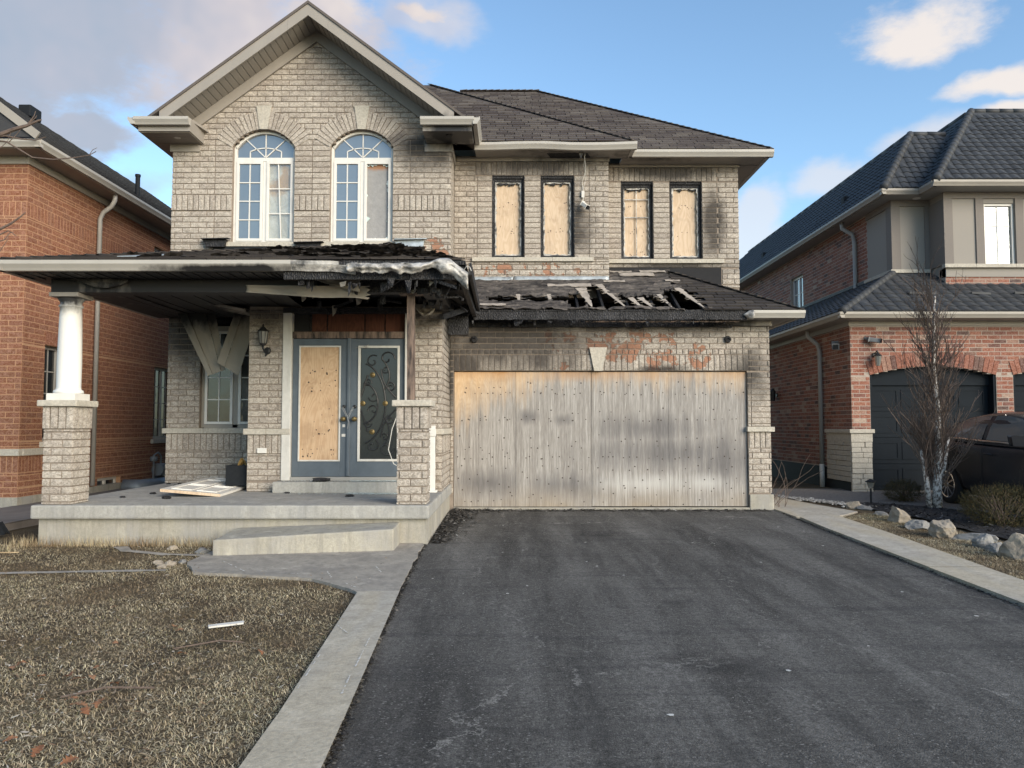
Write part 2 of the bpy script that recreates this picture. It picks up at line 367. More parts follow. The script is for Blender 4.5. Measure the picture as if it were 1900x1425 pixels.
m = MT('film_over_board'); P = m.pos(); a_ = m.noise(3, 6, .7, vec=P, dist=1.5); b_ = m.noise(1.8, 4, .6, vec=m.vm('ADD', P, (4.4, 0, 1.3))); c = m.mix(m.mr(a_, .4, .65), (.52, .48, .41), (.70, .68, .63)); c = m.mix(m.mr(b_, .55, .66, 0, .8), c, (.50, .30, .12)); m.set(color=c, rough=.5); m.bump(a_, .02); MAT['film'] = m.m
m = MT('grey_board_stained_top'); P = m.pos(); a_ = m.noise(9, 6, .75, vec=P); c = m.mix(a_, (.17, .17, .175), (.36, .355, .35)); sz = m.sep(P)[2]; c = m.mix(m.mr(m.ma('ADD', sz, m.ma('MULTIPLY', a_, .15)), 5.88, 5.94), c, (.30, .16, .09)); m.set(color=c, rough=.85); m.bump(a_, .01); MAT['ply_st'] = m.m
MAT['tile'] = flat('charcoal_metal_tile', (.046, .049, .054), .62, .3, 3, .001, spec=.28)
MAT['paper'] = flat('bare_felt_backing', (.33, .29, .25), .9, .25, 9, .004)
MAT['flash'] = flat('galvanised_flashing', (.42, .45, .46), .42, .3, 6, .006, metal=.5, dirt=(8, (1, 1, 1), .55, .7, .6))
MAT['melt'] = flat('melted_aluminium', (.46, .44, .41), .5, .3, 7, .02, metal=.1, dirt=(5, (1, 1, 1), .46, .64, .9), dirtc=(.05, .05, .05))
def glass(name, c, g=.25, rough=.02):
    m = MT(name); m.set(color=c, rough=.25, spec=.5)
    gl = m.n('ShaderNodeBsdfGlossy', {'Color': (.92, .86, .80), 'Roughness': rough}); mx = m.n('ShaderNodeMixShader', {0: g})
    P = m.pos(); nb = m.n('ShaderNodeBump', {'Height': m.noise(2.0, 2, .5, vec=P), 'Distance': .02, 'Strength': .25}); m.t.links.new(nb.outputs[0], gl.inputs['Normal'])
    m.t.links.new(m.b.outputs[0], mx.inputs[1]); m.t.links.new(gl.outputs[0], mx.inputs[2]); m.t.links.new(mx.outputs[0], m.o.inputs[0]); return m.m
MAT['glass'] = glass('window_glass', (.10, .12, .14), .20)
MAT['glass_dark'] = glass('dark_window_glass', (.014, .018, .022), .055)
MAT['glass_car'] = glass('car_side_glass', (.085, .10, .105), .08)
MAT['glass_smoke'] = glass('smoke_stained_glass', (.010, .012, .015), .018, .15)
m = MT('clear_old_pane'); tr = m.n('ShaderNodeBsdfTransparent', {0: (.92, .93, .92)}); gl = m.n('ShaderNodeBsdfGlossy', {'Roughness': .05}); mx = m.n('ShaderNodeMixShader', {0: .10})
m.t.links.new(tr.outputs[0], mx.inputs[1]); m.t.links.new(gl.outputs[0], mx.inputs[2]); m.t.links.new(mx.outputs[0], m.o.inputs[0]); MAT['pane'] = m.m
MAT['door'] = flat('slate_blue_door_paint', (.088, .108, .130), .5, .12, 5, .001, dirt=(5, (1, 1, .4), .52, .8, .45), dirtc=(.05, .055, .06))
MAT['iron'] = flat('black_iron', (.018, .019, .021), .5, .2, 20)
MAT['brass'] = flat('tarnished_brass', (.20, .15, .07), .5, .25, 30, metal=.8)
MAT['chrome'] = flat('chrome', (.7, .7, .7), .15, .05, 5, metal=1.)
MAT['steel'] = flat('dull_steel_chain', (.30, .31, .32), .5, .2, 40, metal=.6)
MAT['lamp_glass'] = glass('lantern_glass', (.16, .17, .16), .3)
MAT['black'] = flat('black_plastic', (.013, .015, .018), .7, .2, 20, spec=.2)
MAT['grey_plastic'] = flat('grey_plastic', (.18, .19, .20), .6, .15, 8)
MAT['steel_well'] = flat('galvanised_window_well', (.20, .225, .25), .5, .15, 4, metal=.3)
MAT['inside'] = flat('dark_room_interior', (.02, .02, .022), .95)
MAT['card'] = flat('brown_paper', (.42, .28, .10), .85, .2, 12)
MAT['spot'] = flat('rusty_screw_head', (.05, .035, .028), .7)
def concrete(name, c, crack=0., stain=.5, blotch=(.30, .29, .27), warm=False):
    m = MT(name); P = m.pos(); n = m.noise(2.2, 6, .65, vec=P); f = m.noise(30, 5, .85, vec=P); s = m.noise(1.6, 6, .68, vec=m.mapv(P, (1.4, 1.4, .5)))
    c1 = m.mix(m.mr(n, .35, .68), tuple(x * .78 for x in c), c); c1 = m.mix(m.mr(f, .42, .66, 0, .6), c1, tuple(x * .55 for x in c)); c1 = m.mix(m.mr(s, .46, .62, 0, stain), c1, blotch); e_ = m.noise(3.3, 5, .7, vec=m.mapv(P, (1, 1, .35))); c1 = m.mix(m.mr(e_, .56, .72, 0, .55), c1, tuple(min(.75, x * 1.35) for x in c))
    vs_ = m.noise(1.5, 6, .7, vec=m.mapv(P, (6, 6, .5))); c1 = m.mix(m.mr(vs_, .50, .66, 0, .55), c1, tuple(x * .5 for x in c))
    if warm: c1 = m.mix(m.mr(m.noise(.9, 3, .5, vec=m.mapv(P, (2.6, .5, 1))), .42, .60, 0, .38), c1, m.mix(m.mr(f, .4, .65), (.56, .46, .30), (.34, .275, .175)))
    if crack:
        v = m.voro(.55, m.vm('ADD', P, m.vm('SCALE', m.n('ShaderNodeTexNoise', {'Scale': 3.0, 'Vector': P}).outputs['Color'])), 'DISTANCE_TO_EDGE')
        c1 = m.mix(m.mr(v, .004, .012, .8, 0), c1, (.09, .085, .08))
    m.set(color=c1, rough=.93, spec=.2); m.bump(m.ma('ADD', f, n), .006); return m.m
MAT['conc'] = concrete('porch_concrete', (.42, .41, .38), stain=.75, blotch=(.27, .27, .265))
MAT['conc_found'] = concrete('parged_foundation', (.41, .385, .325), stain=.8, blotch=(.30, .29, .27))
MAT['conc_walk'] = concrete('walkway_concrete', (.40, .365, .315), stain=.5, blotch=(.17, .16, .15), warm=False)
MAT['conc_curb'] = concrete('curb_concrete', (.50, .46, .39), stain=.5, blotch=(.34, .31, .27), warm=True)
m = MT('driveway_asphalt'); P = m.pos(); f = m.voro(130, P); f2 = m.noise(95, 4, .85, vec=P)
f3 = m.noise(26, 6, .85, vec=P); c = m.mix(m.mr(f2, .38, .64), (.026, .025, .024), (.155, .147, .136)); c = m.mix(m.mr(f3, .42, .62, .55, 0), c, (.022, .021, .021))
ag = m.n('ShaderNodeTexVoronoi', {'Scale': 105.0, 'Vector': P}).outputs['Color']; c = m.mix(m.mr(m.sep(ag)[0], .94, .995, 0, .8), c, (.30, .29, .275))
wear = m.noise(1.0, 7, .72, vec=m.mapv(P, (2.2, .30, 1))); w2 = m.noise(.55, 6, .68, vec=m.mapv(m.vm('ADD', P, (3.3, 0, 0)), (1.5, .28, 1))); c = m.mix(m.ma('MULTIPLY', m.mr(w2, .40, .64, 0, .8), m.mr(f3, .34, .62, .25, 1)), c, m.mix(m.mr(f2, .35, .65), (.085, .081, .076), (.26, .25, .232))); c = m.mix(m.ma('MULTIPLY', m.mr(wear, .46, .64, 0, .8), m.mr(f3, .36, .60, .1, 1)), c, m.mix(m.mr(f2, .35, .65), (.10, .096, .09), (.30, .288, .27)))
ln = m.noise(.9, 7, .7, vec=m.mapv(P, (3.0, .40, 1))); c = m.mix(m.mr(ln, .46, .32, 0, .5), c, (.024, .0235, .024))
bd = m.noise(1.3, 6, .7, vec=m.mapv(P, (.4, 3.4, 1))); c = m.mix(m.mr(bd, .52, .68, 0, .4), c, (.026, .026, .030))
def cracks(sc, amp, w_, st, seed):
    wr = m.vm('SCALE', m.vm('SUBTRACT', m.n('ShaderNodeTexNoise', {'Scale': 2.2, 'Detail': 8.0, 'Roughness': .7, 'Vector': m.vm('ADD', P, seed)}).outputs['Color'], (.5, .5, .5))); wr.node.inputs['Scale'].default_value = amp
    cv = m.voro(sc, m.mapv(m.vm('ADD', m.vm('ADD', P, wr), seed), st), 'DISTANCE_TO_EDGE'); return m.ma('MULTIPLY', m.mr(cv, 0.0, w_, 1, 0), m.mr(m.noise(1.7, 7, .8, vec=m.vm('ADD', P, seed)), .49, .55))
ck = m.ma('MAXIMUM', cracks(.34, .7, .0042, (1.5, .45, 1), (0, 0, 0)), m.ma('MULTIPLY', cracks(.9, .5, .006, (1.2, .7, 1), (7, 3, 0)), .6)); ck = m.ma('MULTIPLY', ck, m.mr(f2, .3, .6, .2, 1))
c = m.mix(ck, c, (.36, .345, .32))
oil = m.noise(.75, 3, .5, vec=m.vm('ADD', P, (11, 5, 0))); c = m.mix(m.mr(oil, .64, .72, 0, .5), c, (.016, .015, .016))
m.set(color=c, rough=.9, spec=.22); m.bump(m.ma('ADD', m.ma('MULTIPLY', f, .7), f2), .010, 1.0); MAT['asphalt'] = m.m
m = MT('dormant_lawn_soil'); P = m.pos(); n = m.noise(1.1, 5, .6, vec=P); f = m.noise(40, 5, .75, vec=P)
c = m.mix(m.mr(n, .38, .66), (.17, .135, .088), (.085, .066, .048)); c = m.mix(m.mr(f, .35, .66), m.mix(1, c, (.45, .42, .4), 'MULTIPLY'), c)
m.set(color=c, rough=1, spec=.1); m.bump(f, .02); MAT['soil'] = m.m
m = MT('dead_grass_blade'); P = m.pos(); r = m.rnd(); n = m.noise(1.2, 6, .66, vec=P); n2 = m.noise(.6, 3, .5, vec=m.vm('ADD', P, (5, 9, 0)))
c = m.ramp(r, ((0, (.18, .14, .085)), (.3, (.39, .31, .19)), (.7, (.58, .485, .31)), (.92, (.75, .66, .48)), (1, (.32, .31, .14))))
c = m.mix(m.mr(n, .45, .60, 0, .9), c, m.mix(1, c, (.46, .39, .36), 'MULTIPLY')); c = m.mix(m.mr(n2, .56, .7, 0, .45), c, (.13, .145, .055))
m.set(color=c, rough=.85, spec=.2); MAT['grass'] = m.m
def leafy(name, stops): 
    m = MT(name); r = m.rnd(); c = m.ramp(r, stops); m.set(color=c, rough=.7, spec=.3); return m.m
MAT['leaf'] = leafy('fallen_oak_leaf', ((0, (.16, .068, .034)), (.5, (.26, .12, .058)), (1, (.21, .13, .08))))
MAT['litter'] = leafy('broken_leaf_litter', ((0, (.16, .10, .06)), (.5, (.36, .28, .18)), (.8, (.10, .07, .05)), (1, (.55, .5, .42))))
MAT['shrub'] = leafy('winter_yew_needles', ((0, (.018, .022, .009)), (.5, (.038, .038, .013)), (.85, (.075, .055, .018)), (1, (.14, .085, .028))))
MAT['twig'] = flat('grey_brown_twig', (.115, .085, .070), .9, .3, 30)
m = MT('pale_flaking_bark'); P = m.pos(); n = m.noise(26, 5, .7, vec=m.mapv(P, (1, 1, .8))); m.set(color=m.mix(m.mr(n, .42, .56), (.085, .065, .055), (.55, .53, .50)), rough=.9); m.bump(n, .01); MAT['bark'] = m.m
m = MT('dark_mulch'); P = m.pos(); f = m.noise(55, 5, .75, vec=m.mapv(P, (1, 1.8, 1))); m.set(color=m.mix(m.mr(f, .35, .68), (.006, .006, .008), (.042, .040, .044)), rough=.95); m.bump(f, .03); MAT['mulch'] = m.m
m = MT('exposed_aggregate'); P = m.pos(); v = m.n('ShaderNodeTexVoronoi', {'Scale': 70.0, 'Vector': P}); s = m.sep(v.outputs['Color'])[0]; m.set(color=m.mix(s, (.085, .075, .068), (.23, .205, .185)), rough=.9); m.bump(v.outputs['Distance'], .006); MAT['agg'] = m.m
MAT['rock'] = flat('weathered_limestone_boulder', (.28, .24, .19), .92, .3, 5, .04, dirt=(7, (1, 1, 1), .5, .75, .5), dirtc=(.17, .155, .135))
MAT['rock_g'] = flat('grey_limestone_boulder', (.205, .20, .19), .92, .3, 5, .04, dirt=(7, (1, 1, 1), .5, .75, .5), dirtc=(.15, .15, .15))
MAT['carpaint'] = flat('dark_car_paint', (.018, .019, .024), .25, .1, 3, spec=.35)
MAT['tyre'] = flat('tyre_rubber', (.016, .016, .017), .85)
MAT['garage_door'] = flat('slate_garage_door', (.010, .014, .019), .75, .1, 5, spec=.12)
MAT['gravel'] = leafy('white_river_gravel', ((0, (.16, .15, .135)), (.5, (.28, .265, .245)), (1, (.50, .48, .45))))
MAT['shard'] = leafy('broken_glass_bits', ((0, (.45, .55, .54)), (1, (.75, .8, .78))))
MAT['hang'] = alu('unburnt_soffit_metal', (.30, .27, .225), (((-4.9, 12.2, 3.35), (1.6, 1.2, .40)),), .6)
MAT['blind'] = flat('white_slat_blind', (.25, .265, .27), .6, .05, 5)

# ------------------------------------------------------------------ pieces laid in courses
class Pieces:
    """collects alike pieces; the 300 that show largest become objects of their own, the rest one joined part"""
    def __init__(s): s.rec = []; s.odd = []
    def put(s, O, ux, uz, un, w, h, tmpl, parent, full, weight=1.0):
        s.rec.append((Vector(O), Vector(ux), Vector(uz), Vector(un), w, h, tmpl, parent, full, weight))
    def finish(s, name, rest, m, owner, tm, maxn=300):
        def score(r):
            d = (r[0] - CAM); f = abs(d.normalized().dot(r[3])); return f * r[4] * r[5] / d.length_squared * r[9]
        order = sorted(range(len(s.rec)), key=lambda i: -score(s.rec[i]) if s.rec[i][8] else 0)
        pick = set(order[:maxn])
        meshes = {}
        parts = []; proto = {}
        for i, (O, ux, uz, un, w, h, t, par, full, wt) in enumerate(s.rec):
            V, F = tm[t % len(tm)]
            if i in pick and full:
                key = (t % len(tm), round(w, 4), round(h, 4))
                if key not in meshes:
                    me = bpy.data.meshes.new(name); me.from_pydata([(a * w, b, c * h) for a, b, c in V], [], F); me.update(); me.materials.append(m)
                    meshes[key] = me
                o = bpy.data.objects.new(name, meshes[key]); col.objects.link(o)
                M4 = Matrix((( *(ux[0], -un[0], uz[0]), O[0]), (*(ux[1], -un[1], uz[1]), O[1]), (*(ux[2], -un[2], uz[2]), O[2]), (0, 0, 0, 1)))
                o.parent = par
                o.matrix_parent_inverse = Matrix.Translation(-Vector(par.get('_w', (0, 0, 0))))
                o.matrix_basis = M4
            else:
                A = np.array(V) * np.array([w, 1, h])
                B = np.array([ux[:], (-un)[:], uz[:]])
                parts.append((A @ B + np.array(O[:]), F))
        parts += s.odd
        if parts:
            o = link(rest, npmesh(rest, parts), m, owner); o['kind'] = 'stuff'; return o
def brick_templates(nv=6, nx=4, nz=2, rough=.006, depth=.022):
    out = []
    rr = random.Random(3)
    for k in range(nv):
        V = []; F = []
        for j in range(nz + 1):
            for i in range(nx + 1):
                edge = i in (0, nx) or j in (0, nz)
                V.append((i / nx - .5, (0.0 if edge else -rr.uniform(.001, rough)), j / nz - .5))
        id = lambda i, j: j * (nx + 1) + i
        for j in range(nz):
            for i in range(nx): F.append((id(i, j), id(i + 1, j), id(i + 1, j + 1), id(i, j + 1)))
        ring = [id(i, 0) for i in range(nx + 1)] + [id(nx, j) for j in range(1, nz + 1)] + [id(i, nz) for i in range(nx - 1, -1, -1)] + [id(0, j) for j in range(nz - 1, 0, -1)]
        b = len(V)
        for q in ring: V.append((V[q][0], depth, V[q][2]))
        n = len(ring)
        for a in range(n): F.append((ring[a], b + a, b + (a + 1) % n, ring[(a + 1) % n]))
        out.append((V, F))
    return out
BT = brick_templates(); BT_S = brick_templates(4, 1, 1, .002)
def subtract(iv, holes):
    for a, b in holes:
        nx = []
        for u0, u1 in iv:
            if b <= u0 or a >= u1: nx.append((u0, u1)); continue
            if a > u0: nx.append((u0, a))
            if b < u1: nx.append((b, u1))
        iv = nx
    return iv
JT = .015
def courses(pc, O, ux, un, u0, u1, z0, z1, parent, L=.275, H=.0957, holes=(), arches=(), stacks=(), clip=None, weight=1.0, phase=0, vis=None):
    """running-bond bricks on the plane O + u*ux + z*Z, outward normal un; holes are (ua, ub, za, zb)"""
    O = Vector(O); ux = Vector(ux); un = Vector(un); Z = Vector((0, 0, 1))
    k = int(math.floor(z0 / H)); n = 0
    while k * H < z1:
        a, b = max(z0, k * H), min(z1, (k + 1) * H)
        cuts = sorted({a, b} | {q for h in holes for q in h[2:4] if a + .012 < q < b - .012})
        for za, zb in zip(cuts[:-1], cuts[1:]):
            if zb - za < .02: continue
            zm = (za + zb) / 2; lo, hi = u0, u1
            if clip:
                c = clip(zb)
                if c is None: continue
                lo, hi = max(lo, c[0]), min(hi, c[1])
            iv = subtract([(lo, hi)], [(h[0], h[1]) for h in holes if h[2] < zm < h[3]])
            for uc, zc, rr, *ring in arches:
                if ring:                      # (ring outer radius, half angle at the springing)
                    ro, ta = ring; zi, zo = zc + rr * math.cos(ta), zc + ro * math.cos(ta)
                    if za < zi - .03 or zm - zc > ro: continue
                    w = math.tan(ta) * (zm - zc) if zm < zo else math.sqrt(ro * ro - (zm - zc) ** 2)
                    iv = subtract(iv, [(uc - w, uc + w)])
                elif za >= zc and za - zc < rr:
                    w = math.sqrt(rr * rr - (za - zc) ** 2); iv = subtract(iv, [(uc - w, uc + w)])
            segs = []
            for s0, s1 in iv:
                rest = [(s0, s1)]
                for sa, sb, sz0, sz1 in stacks:
                    if sz0 < zm < sz1:
                        x0, x1 = max(sa, s0), min(sb, s1)
                        if x1 - x0 > .04:
                            segs.append((x0, x1, True)); rest = subtract(rest, [(sa, sb)])
                segs += [(p, q, False) for p, q in rest]
            for s0, s1, st in segs:
                if st: ed = [s0, s1]
                else:
                    off = ((k + phase) % 2) * L / 2; i0 = math.floor((s0 - off) / L); ed = [s0]
                    e = (i0 + 1) * L + off
                    while e < s1 - .03:
                        if e > s0 + .03: ed.append(e)
                        e += L
                    ed.append(s1)
                for p, q in zip(ed[:-1], ed[1:]):
                    wd = q - p - JT; hd = zb - za - JT
                    if wd < .02 or hd < .012: continue
                    full = (q - p > .9 * L) and (zb - za > .95 * H)
                    c = O + ux * ((p + q) / 2) + Z * ((za + zb) / 2)
                    if full and vis and not vis(c): full = False
                    pc.put(c, ux, Z, un, wd, hd, random.randrange(6), parent, full, weight); n += 1
        k += 1
    return n
def soldiers(pc, O, ux, un, u0, u1, z0, z1, parent, w=.0957, proud=0., weight=1., vis=None):
    O = Vector(O); ux = Vector(ux); un = Vector(un); Z = Vector((0, 0, 1))
    n = max(1, round((u1 - u0) / w)); w = (u1 - u0) / n
    for i in range(n):
        c = O + ux * (u0 + (i + .5) * w) + Z * ((z0 + z1) / 2) + un * proud
        # stand the brick on end
        pc.put(c, -Z, ux, un, z1 - z0 - JT, w - JT, random.randrange(6), parent, (vis is None or vis(c)), weight)
def wall_sheet(mb, x0, x1, z0, z1, yf, th, holes=(), arches=()):
    """backing wall with openings, front face at yf (facing -Y)"""
    xs = sorted({x0, x1} | {q for h in holes for q in h[:2] if x0 < q < x1}); zs = sorted({z0, z1} | {q for h in holes for q in h[2:4] if z0 < q < z1})
    for a, b in zip(xs[:-1], xs[1:]):
        run = None
        for c, d in zip(zs[:-1], zs[1:]):
            xm, zm = (a + b) / 2, (c + d) / 2
            if any(h[0] < xm < h[1] and h[2] < zm < h[3] for h in holes):
                if run: mb.box(a, b, yf, yf + th, *run); run = None
            else: run = (run[0], d) if run else (c, d)
        if run: mb.box(a, b, yf, yf + th, *run)
def clip_poly(poly, sub):
    """Sutherland-Hodgman: convex polygon sub against convex counter-clockwise polygon poly"""
    out = sub
    for i in range(len(poly)):
        (ax, ay), (bx, by) = poly[i], poly[(i + 1) % len(poly)]
        side = lambda p: (bx - ax) * (p[1] - ay) - (by - ay) * (p[0] - ax)
        new = []
        for j in range(len(out)):
            p, q = out[j], out[(j + 1) % len(out)]; sp, sq = side(p), side(q)
            if sp >= 0: new.append(p)
            if (sp >= 0) != (sq >= 0):
                t = sp / (sp - sq); new.append((p[0] + (q[0] - p[0]) * t, p[1] + (q[1] - p[1]) * t))
        out = new
        if len(out) < 3: return []
    return out
def area2(p): return abs(sum(p[i][0] * p[(i + 1) % len(p)][1] - p[(i + 1) % len(p)][0] * p[i][1] for i in range(len(p)))) / 2
def roof_pieces(pc, O, ux, uv, poly, w, h, parent, weight=1., th=.007, stagger=True, skip=None, lift=.012, jitter=.004, odd=True):
    """rows of shingles on the plane O + a*ux + b*uv (uv up the slope); poly is convex and counter-clockwise"""
    O = Vector(O); ux = Vector(ux); uv = Vector(uv); un = ux.cross(uv).normalized()
    b0 = min(p[1] for p in poly); b1 = max(p[1] for p in poly); a0 = min(p[0] for p in poly); a1 = max(p[0] for p in poly)
    r = 0; b = b0
    while b < b1:
        off = (r % 2) * w / 2 + (random.uniform(-.05, .05) if stagger else 0)
        a = a0 - w + (off if stagger else 0)
        while a < a1:
            q = [(a, b), (a + w, b), (a + w, b + h), (a, b + h)]
            c = clip_poly(poly, q)
            if c and not (skip and skip(a + w / 2, b + h / 2)):
                f = area2(c) / (w * h)
                if f > .985:
                    pc.put(O + ux * (a + w / 2) + uv * (b + h / 2 + random.uniform(-jitter, jitter)) + un * lift, ux, uv, un, w - .014, h * 1.06, random.randrange(4), parent, True, weight)
                elif f > .08 and odd:
                    n = len(c)
                    lo = [O + ux * p[0] + uv * p[1] + un * (lift - .012) for p in c]; hi = [O + ux * p[0] + uv * p[1] + un * (lift + .004 - .008 * ((p[1] - b) / h)) for p in c]
                    pc.odd.append((np.array([v[:] for v in lo + hi]), [tuple(range(n, 2 * n))] + [(i, (i + 1) % n, n + (i + 1) % n, n + i) for i in range(n)]))
            a += w
        b += h; r += 1
def shingle_templates():
    out = []; rr = random.Random(5)
    for k in range(4):
        j = [rr.uniform(-.003, .003) for _ in range(4)]
        # butt edge lifted, head tucked below the row above; local axes: x along, y into the roof, z up the slope
        V = [(-.5, -.014 + j[0], -.5), (.5, -.014 + j[1], -.5), (.5, .006, .5), (-.5, .006, .5), (-.5, .006, -.5), (.5, .006, -.5), (.5, .012, .5), (-.5, .012, .5)]
        out.append((V, [(0, 1, 2, 3), (4, 5, 1, 0), (5, 6, 2, 1), (7, 4, 0, 3), (6, 7, 3, 2)]))
    return out
ST = shingle_templates()
def tile_templates():
    n = 6; V = []; F = []
    prof = [0, .55, .95, .95, .5, .05, 0]
    for i in range(n + 1): V.append((i / n - .5, -.004 - .020 * prof[i] - .012, -.5))
    for i in range(n + 1): V.append((i / n - .5, .004 - .020 * prof[i], .5))
    for i in range(n + 1): V.append((i / n - .5, .010, -.5))
    for i in range(n): F += [(i, i + 1, n + 2 + i, n + 1 + i), (2 * n + 2 + i, 2 * n + 3 + i, i + 1, i)]
    return [(V, F)]
TT = tile_templates()
GPROF = [(0, 0), (.07, 0), (.085, .03), (.115, .075), (.115, .12), (.10, .12), (.098, .105), (.012, .105), (.012, .12), (0, .12)]
def gutter(p0, p1, out, parent, m, name='gutter', s=1.0):
    return MB().sweep([(a * s, b * s) for a, b in GPROF], p0, p1, out).build(name, m, parent)
# ------------------------------------------------------------------ the ground
def sheet(name, pts, m, lift, kind='structure', th=None, parent=None):
    """a flat sheet that follows the slight fall of the site towards the street"""
    mb = MB(); top = [(x, y, zg(y) + lift) for x, y in pts]
    if th: mb.prism([(x, y, z - th) for x, y, z in top], (0, 0, th))
    else: mb.add(top, [tuple(range(len(top)))])
    o = mb.build(name, m, parent)
    if kind: o['kind'] = kind
    return o
mb = MB()
for y0, y1 in ((-300, 0), (0, 16), (16, 600)):
    za, zb = (zg(max(y0, -40)), zg(y1)); mb.add([(-400, y0, za), (400, y0, za), (400, y1, zb), (-400, y1, zb)], [(0, 1, 2, 3)])
g = mb.build('ground', MAT['soil']); g['kind'] = 'structure'

drive = [(-.62, -3), (4.0, -3), (4.13, 3.57), (4.17, 6.37), (4.31, 12.78), (4.3, 12.9), (-1.03, 12.9), (-1.03, 9.3), (-1.06, 9.15), (-1.0, 7), (-.93, 5.2), (-.83, 3.57)]
# the asphalt: a slightly uneven slab edge, laid over the ground
def wob(pts, amp, step, seed):
    out = []; n = len(pts)
    for i in range(n):
        a, b = Vector((*pts[i], 0)), Vector((*pts[(i + 1) % n], 0)); L = (b - a).length; k = max(1, int(L / step))
        nrm = Vector((-(b - a).y, (b - a).x, 0)).normalized()
        for j in range(k):
            p = a.lerp(b, j / k); d = fbm(p.x * 6, p.y * 6, seed) * amp
            out.append((p.x + nrm.x * d, p.y + nrm.y * d))
    return out
sheet('driveway', wob(drive, .02, .08, 3), MAT['asphalt'], .012)
curb = thing('curb', None, None); curb['kind'] = 'structure'
def ribbon(L, Rr, gap=.013, lift=.045):
    for i in range(len(L) - 1):
        a, b, c, d = Vector((*L[i], 0)), Vector((*L[i + 1], 0)), Vector((*Rr[i + 1], 0)), Vector((*Rr[i], 0))
        s = gap / max((b - a).length, .1)
        pts = [a.lerp(b, s), a.lerp(b, 1 - s), d.lerp(c, 1 - s), d.lerp(c, s)]
        mb = MB().prism([(p.x, p.y, zg(p.y) - .12) for p in pts], (0, 0, .12 + lift + .003 * (i % 2)))
        mb.build('concrete_slab', MAT['conc_curb'], curb, bevel=.012)
ribbon([(-1.10, -2.5), (-1.13, .8), (-1.20, 4.05), (-1.34, 6.83)], [(-.66, -2.5), (-.75, .8), (-.87, 4.0), (-1.0, 6.86)])
ribbon([(4.06, -2.5), (4.12, 2.2), (4.20, 5.0), (4.24, 7.9), (4.29, 10.4), (4.36, 11.75)], [(4.45, -2.5), (4.55, 2.2), (4.66, 5.0), (4.80, 7.9), (4.93, 10.4), (4.98, 11.85)])
walk = wob([(-1.0, 6.87), (-1.34, 6.84), (-1.60, 7.15), (-1.9, 7.42), (-2.35, 7.55), (-3.15, 7.72), (-3.45, 8.25), (-3.4, 9.44), (-1.07, 9.44)], .03, .15, 9)
sheet('walkway', walk, MAT['conc_walk'], .030, th=.1)
sheet('side_walkway', wob([(4.33, 11.80), (4.98, 11.88), (5.55, 12.45), (5.25, 13.4), (5.0, 14.6), (4.5, 16), (4.33, 16), (4.33, 12.8)], .02, .2, 4), MAT['conc_curb'], .032, th=.1)
# neighbours' paved ground
sheet('neighbour_driveway', [(5.05, 16.4), (5.1, 14.9), (5.9, 13.9), (6.35, 13.75), (7.2, 13.05), (7.6, 12.3), (7.9, 11.0), (8.2, 9.0), (8.6, 5), (9, -3), (20, -3), (20, 16.4)], MAT['agg'], .02)
sheet('mulch_bed', wob([(5.75, 13.2), (6.0, 12.55), (6.15, 11.8), (6.15, 11.0), (6.2, 10.2), (6.25, 9.2), (6.3, 7.5), (8.4, 7.5), (8.1, 9.0), (7.8, 11.0), (7.5, 12.3), (7.1, 13.05), (6.3, 13.8)], .05, .2, 8), MAT['mulch'], .03)
mb = MB().prism([(-8.15, 8.6, -.03), (-6.9, 8.6, -.03), (-6.6, 20, .0), (-8.15, 20, .0)], (0, 0, .11))
o = mb.build('neighbour_path', flat('brown_paving', (.16, .14, .125), .9, .2, 3, .004), None, bevel=.02); o['kind'] = 'structure'

# ------------------------------------------------------------------ the burnt house
house = thing('brick_house', 'fire-damaged taupe brick house with boarded windows and garage behind the asphalt driveway', 'house', (0, 13, 0))
HB = Pieces(); HS = Pieces()
BR, MO = MAT['brick'], MAT['mortar']
W_ = 'wall'
YD, YW, YG, YM, YR = 11.3, 13.0, 12.8, 13.75, 14.13
RT = .013          # joint recess
nY = Vector((0, -1, 0)); pX = Vector((1, 0, 0)); X_ = Vector((1, 0, 0)); Y_ = Vector((0, 1, 0))

# --- door wing
wing = MB(); dh = [(-3.245, -1.575, .60, 3.12)]
wall_sheet(wing, -3.88, -1.03, .44, 3.16, YD + RT, .25, dh)
wing.box(-1.28, -1.03 - RT, YD + RT + .25, YG + .3, 0.2, 3.16); wing.box(-3.88 + RT, -3.65, YD + RT + .25, YW, .44, 3.16)
wing = wing.build(W_, MO, house)
band = (-9, 9, 1.27, 1.36)
courses(HB, (0, YD, 0), X_, nY, -3.88, -1.03, .44, 3.12, wing, holes=dh + [band, (-9, 9, .99, 1.27)])
soldiers(HB, (0, YD, 0), X_, nY, -3.88, -3.25, .99, 1.27, wing); soldiers(HB, (0, YD, 0), X_, nY, -1.57, -1.03, .99, 1.27, wing)
courses(HB, (-1.03, 0, 0), Y_, pX, YD, YG, .44, 3.1, wing, holes=[(0, 99, 1.27, 1.36), (0, 99, .99, 1.27)], phase=1); soldiers(HB, (-1.03, 0, 0), Y_, pX, YD, YG, .99, 1.27, wing)
def stone(x0, x1, y0, y1, z0, z1, parent=house, name='sill_stone', m=None): return box(name, m or MAT['stone'], parent, x0, x1, y0, y1, z0, z1, .006)
stone(-3.93, -3.60, YD - .035, YD + .06, 1.272, 1.358); stone(-3.596, -3.25, YD - .035, YD + .06, 1.272, 1.358)
stone(-1.50, -.995, YD - .035, YD + .08, 1.272, 1.358); stone(-1.10, -.995, YD + .085, YD + .78, 1.272, 1.358); stone(-1.10, -.995, YD + .785, YG - .002, 1.272, 1.358)
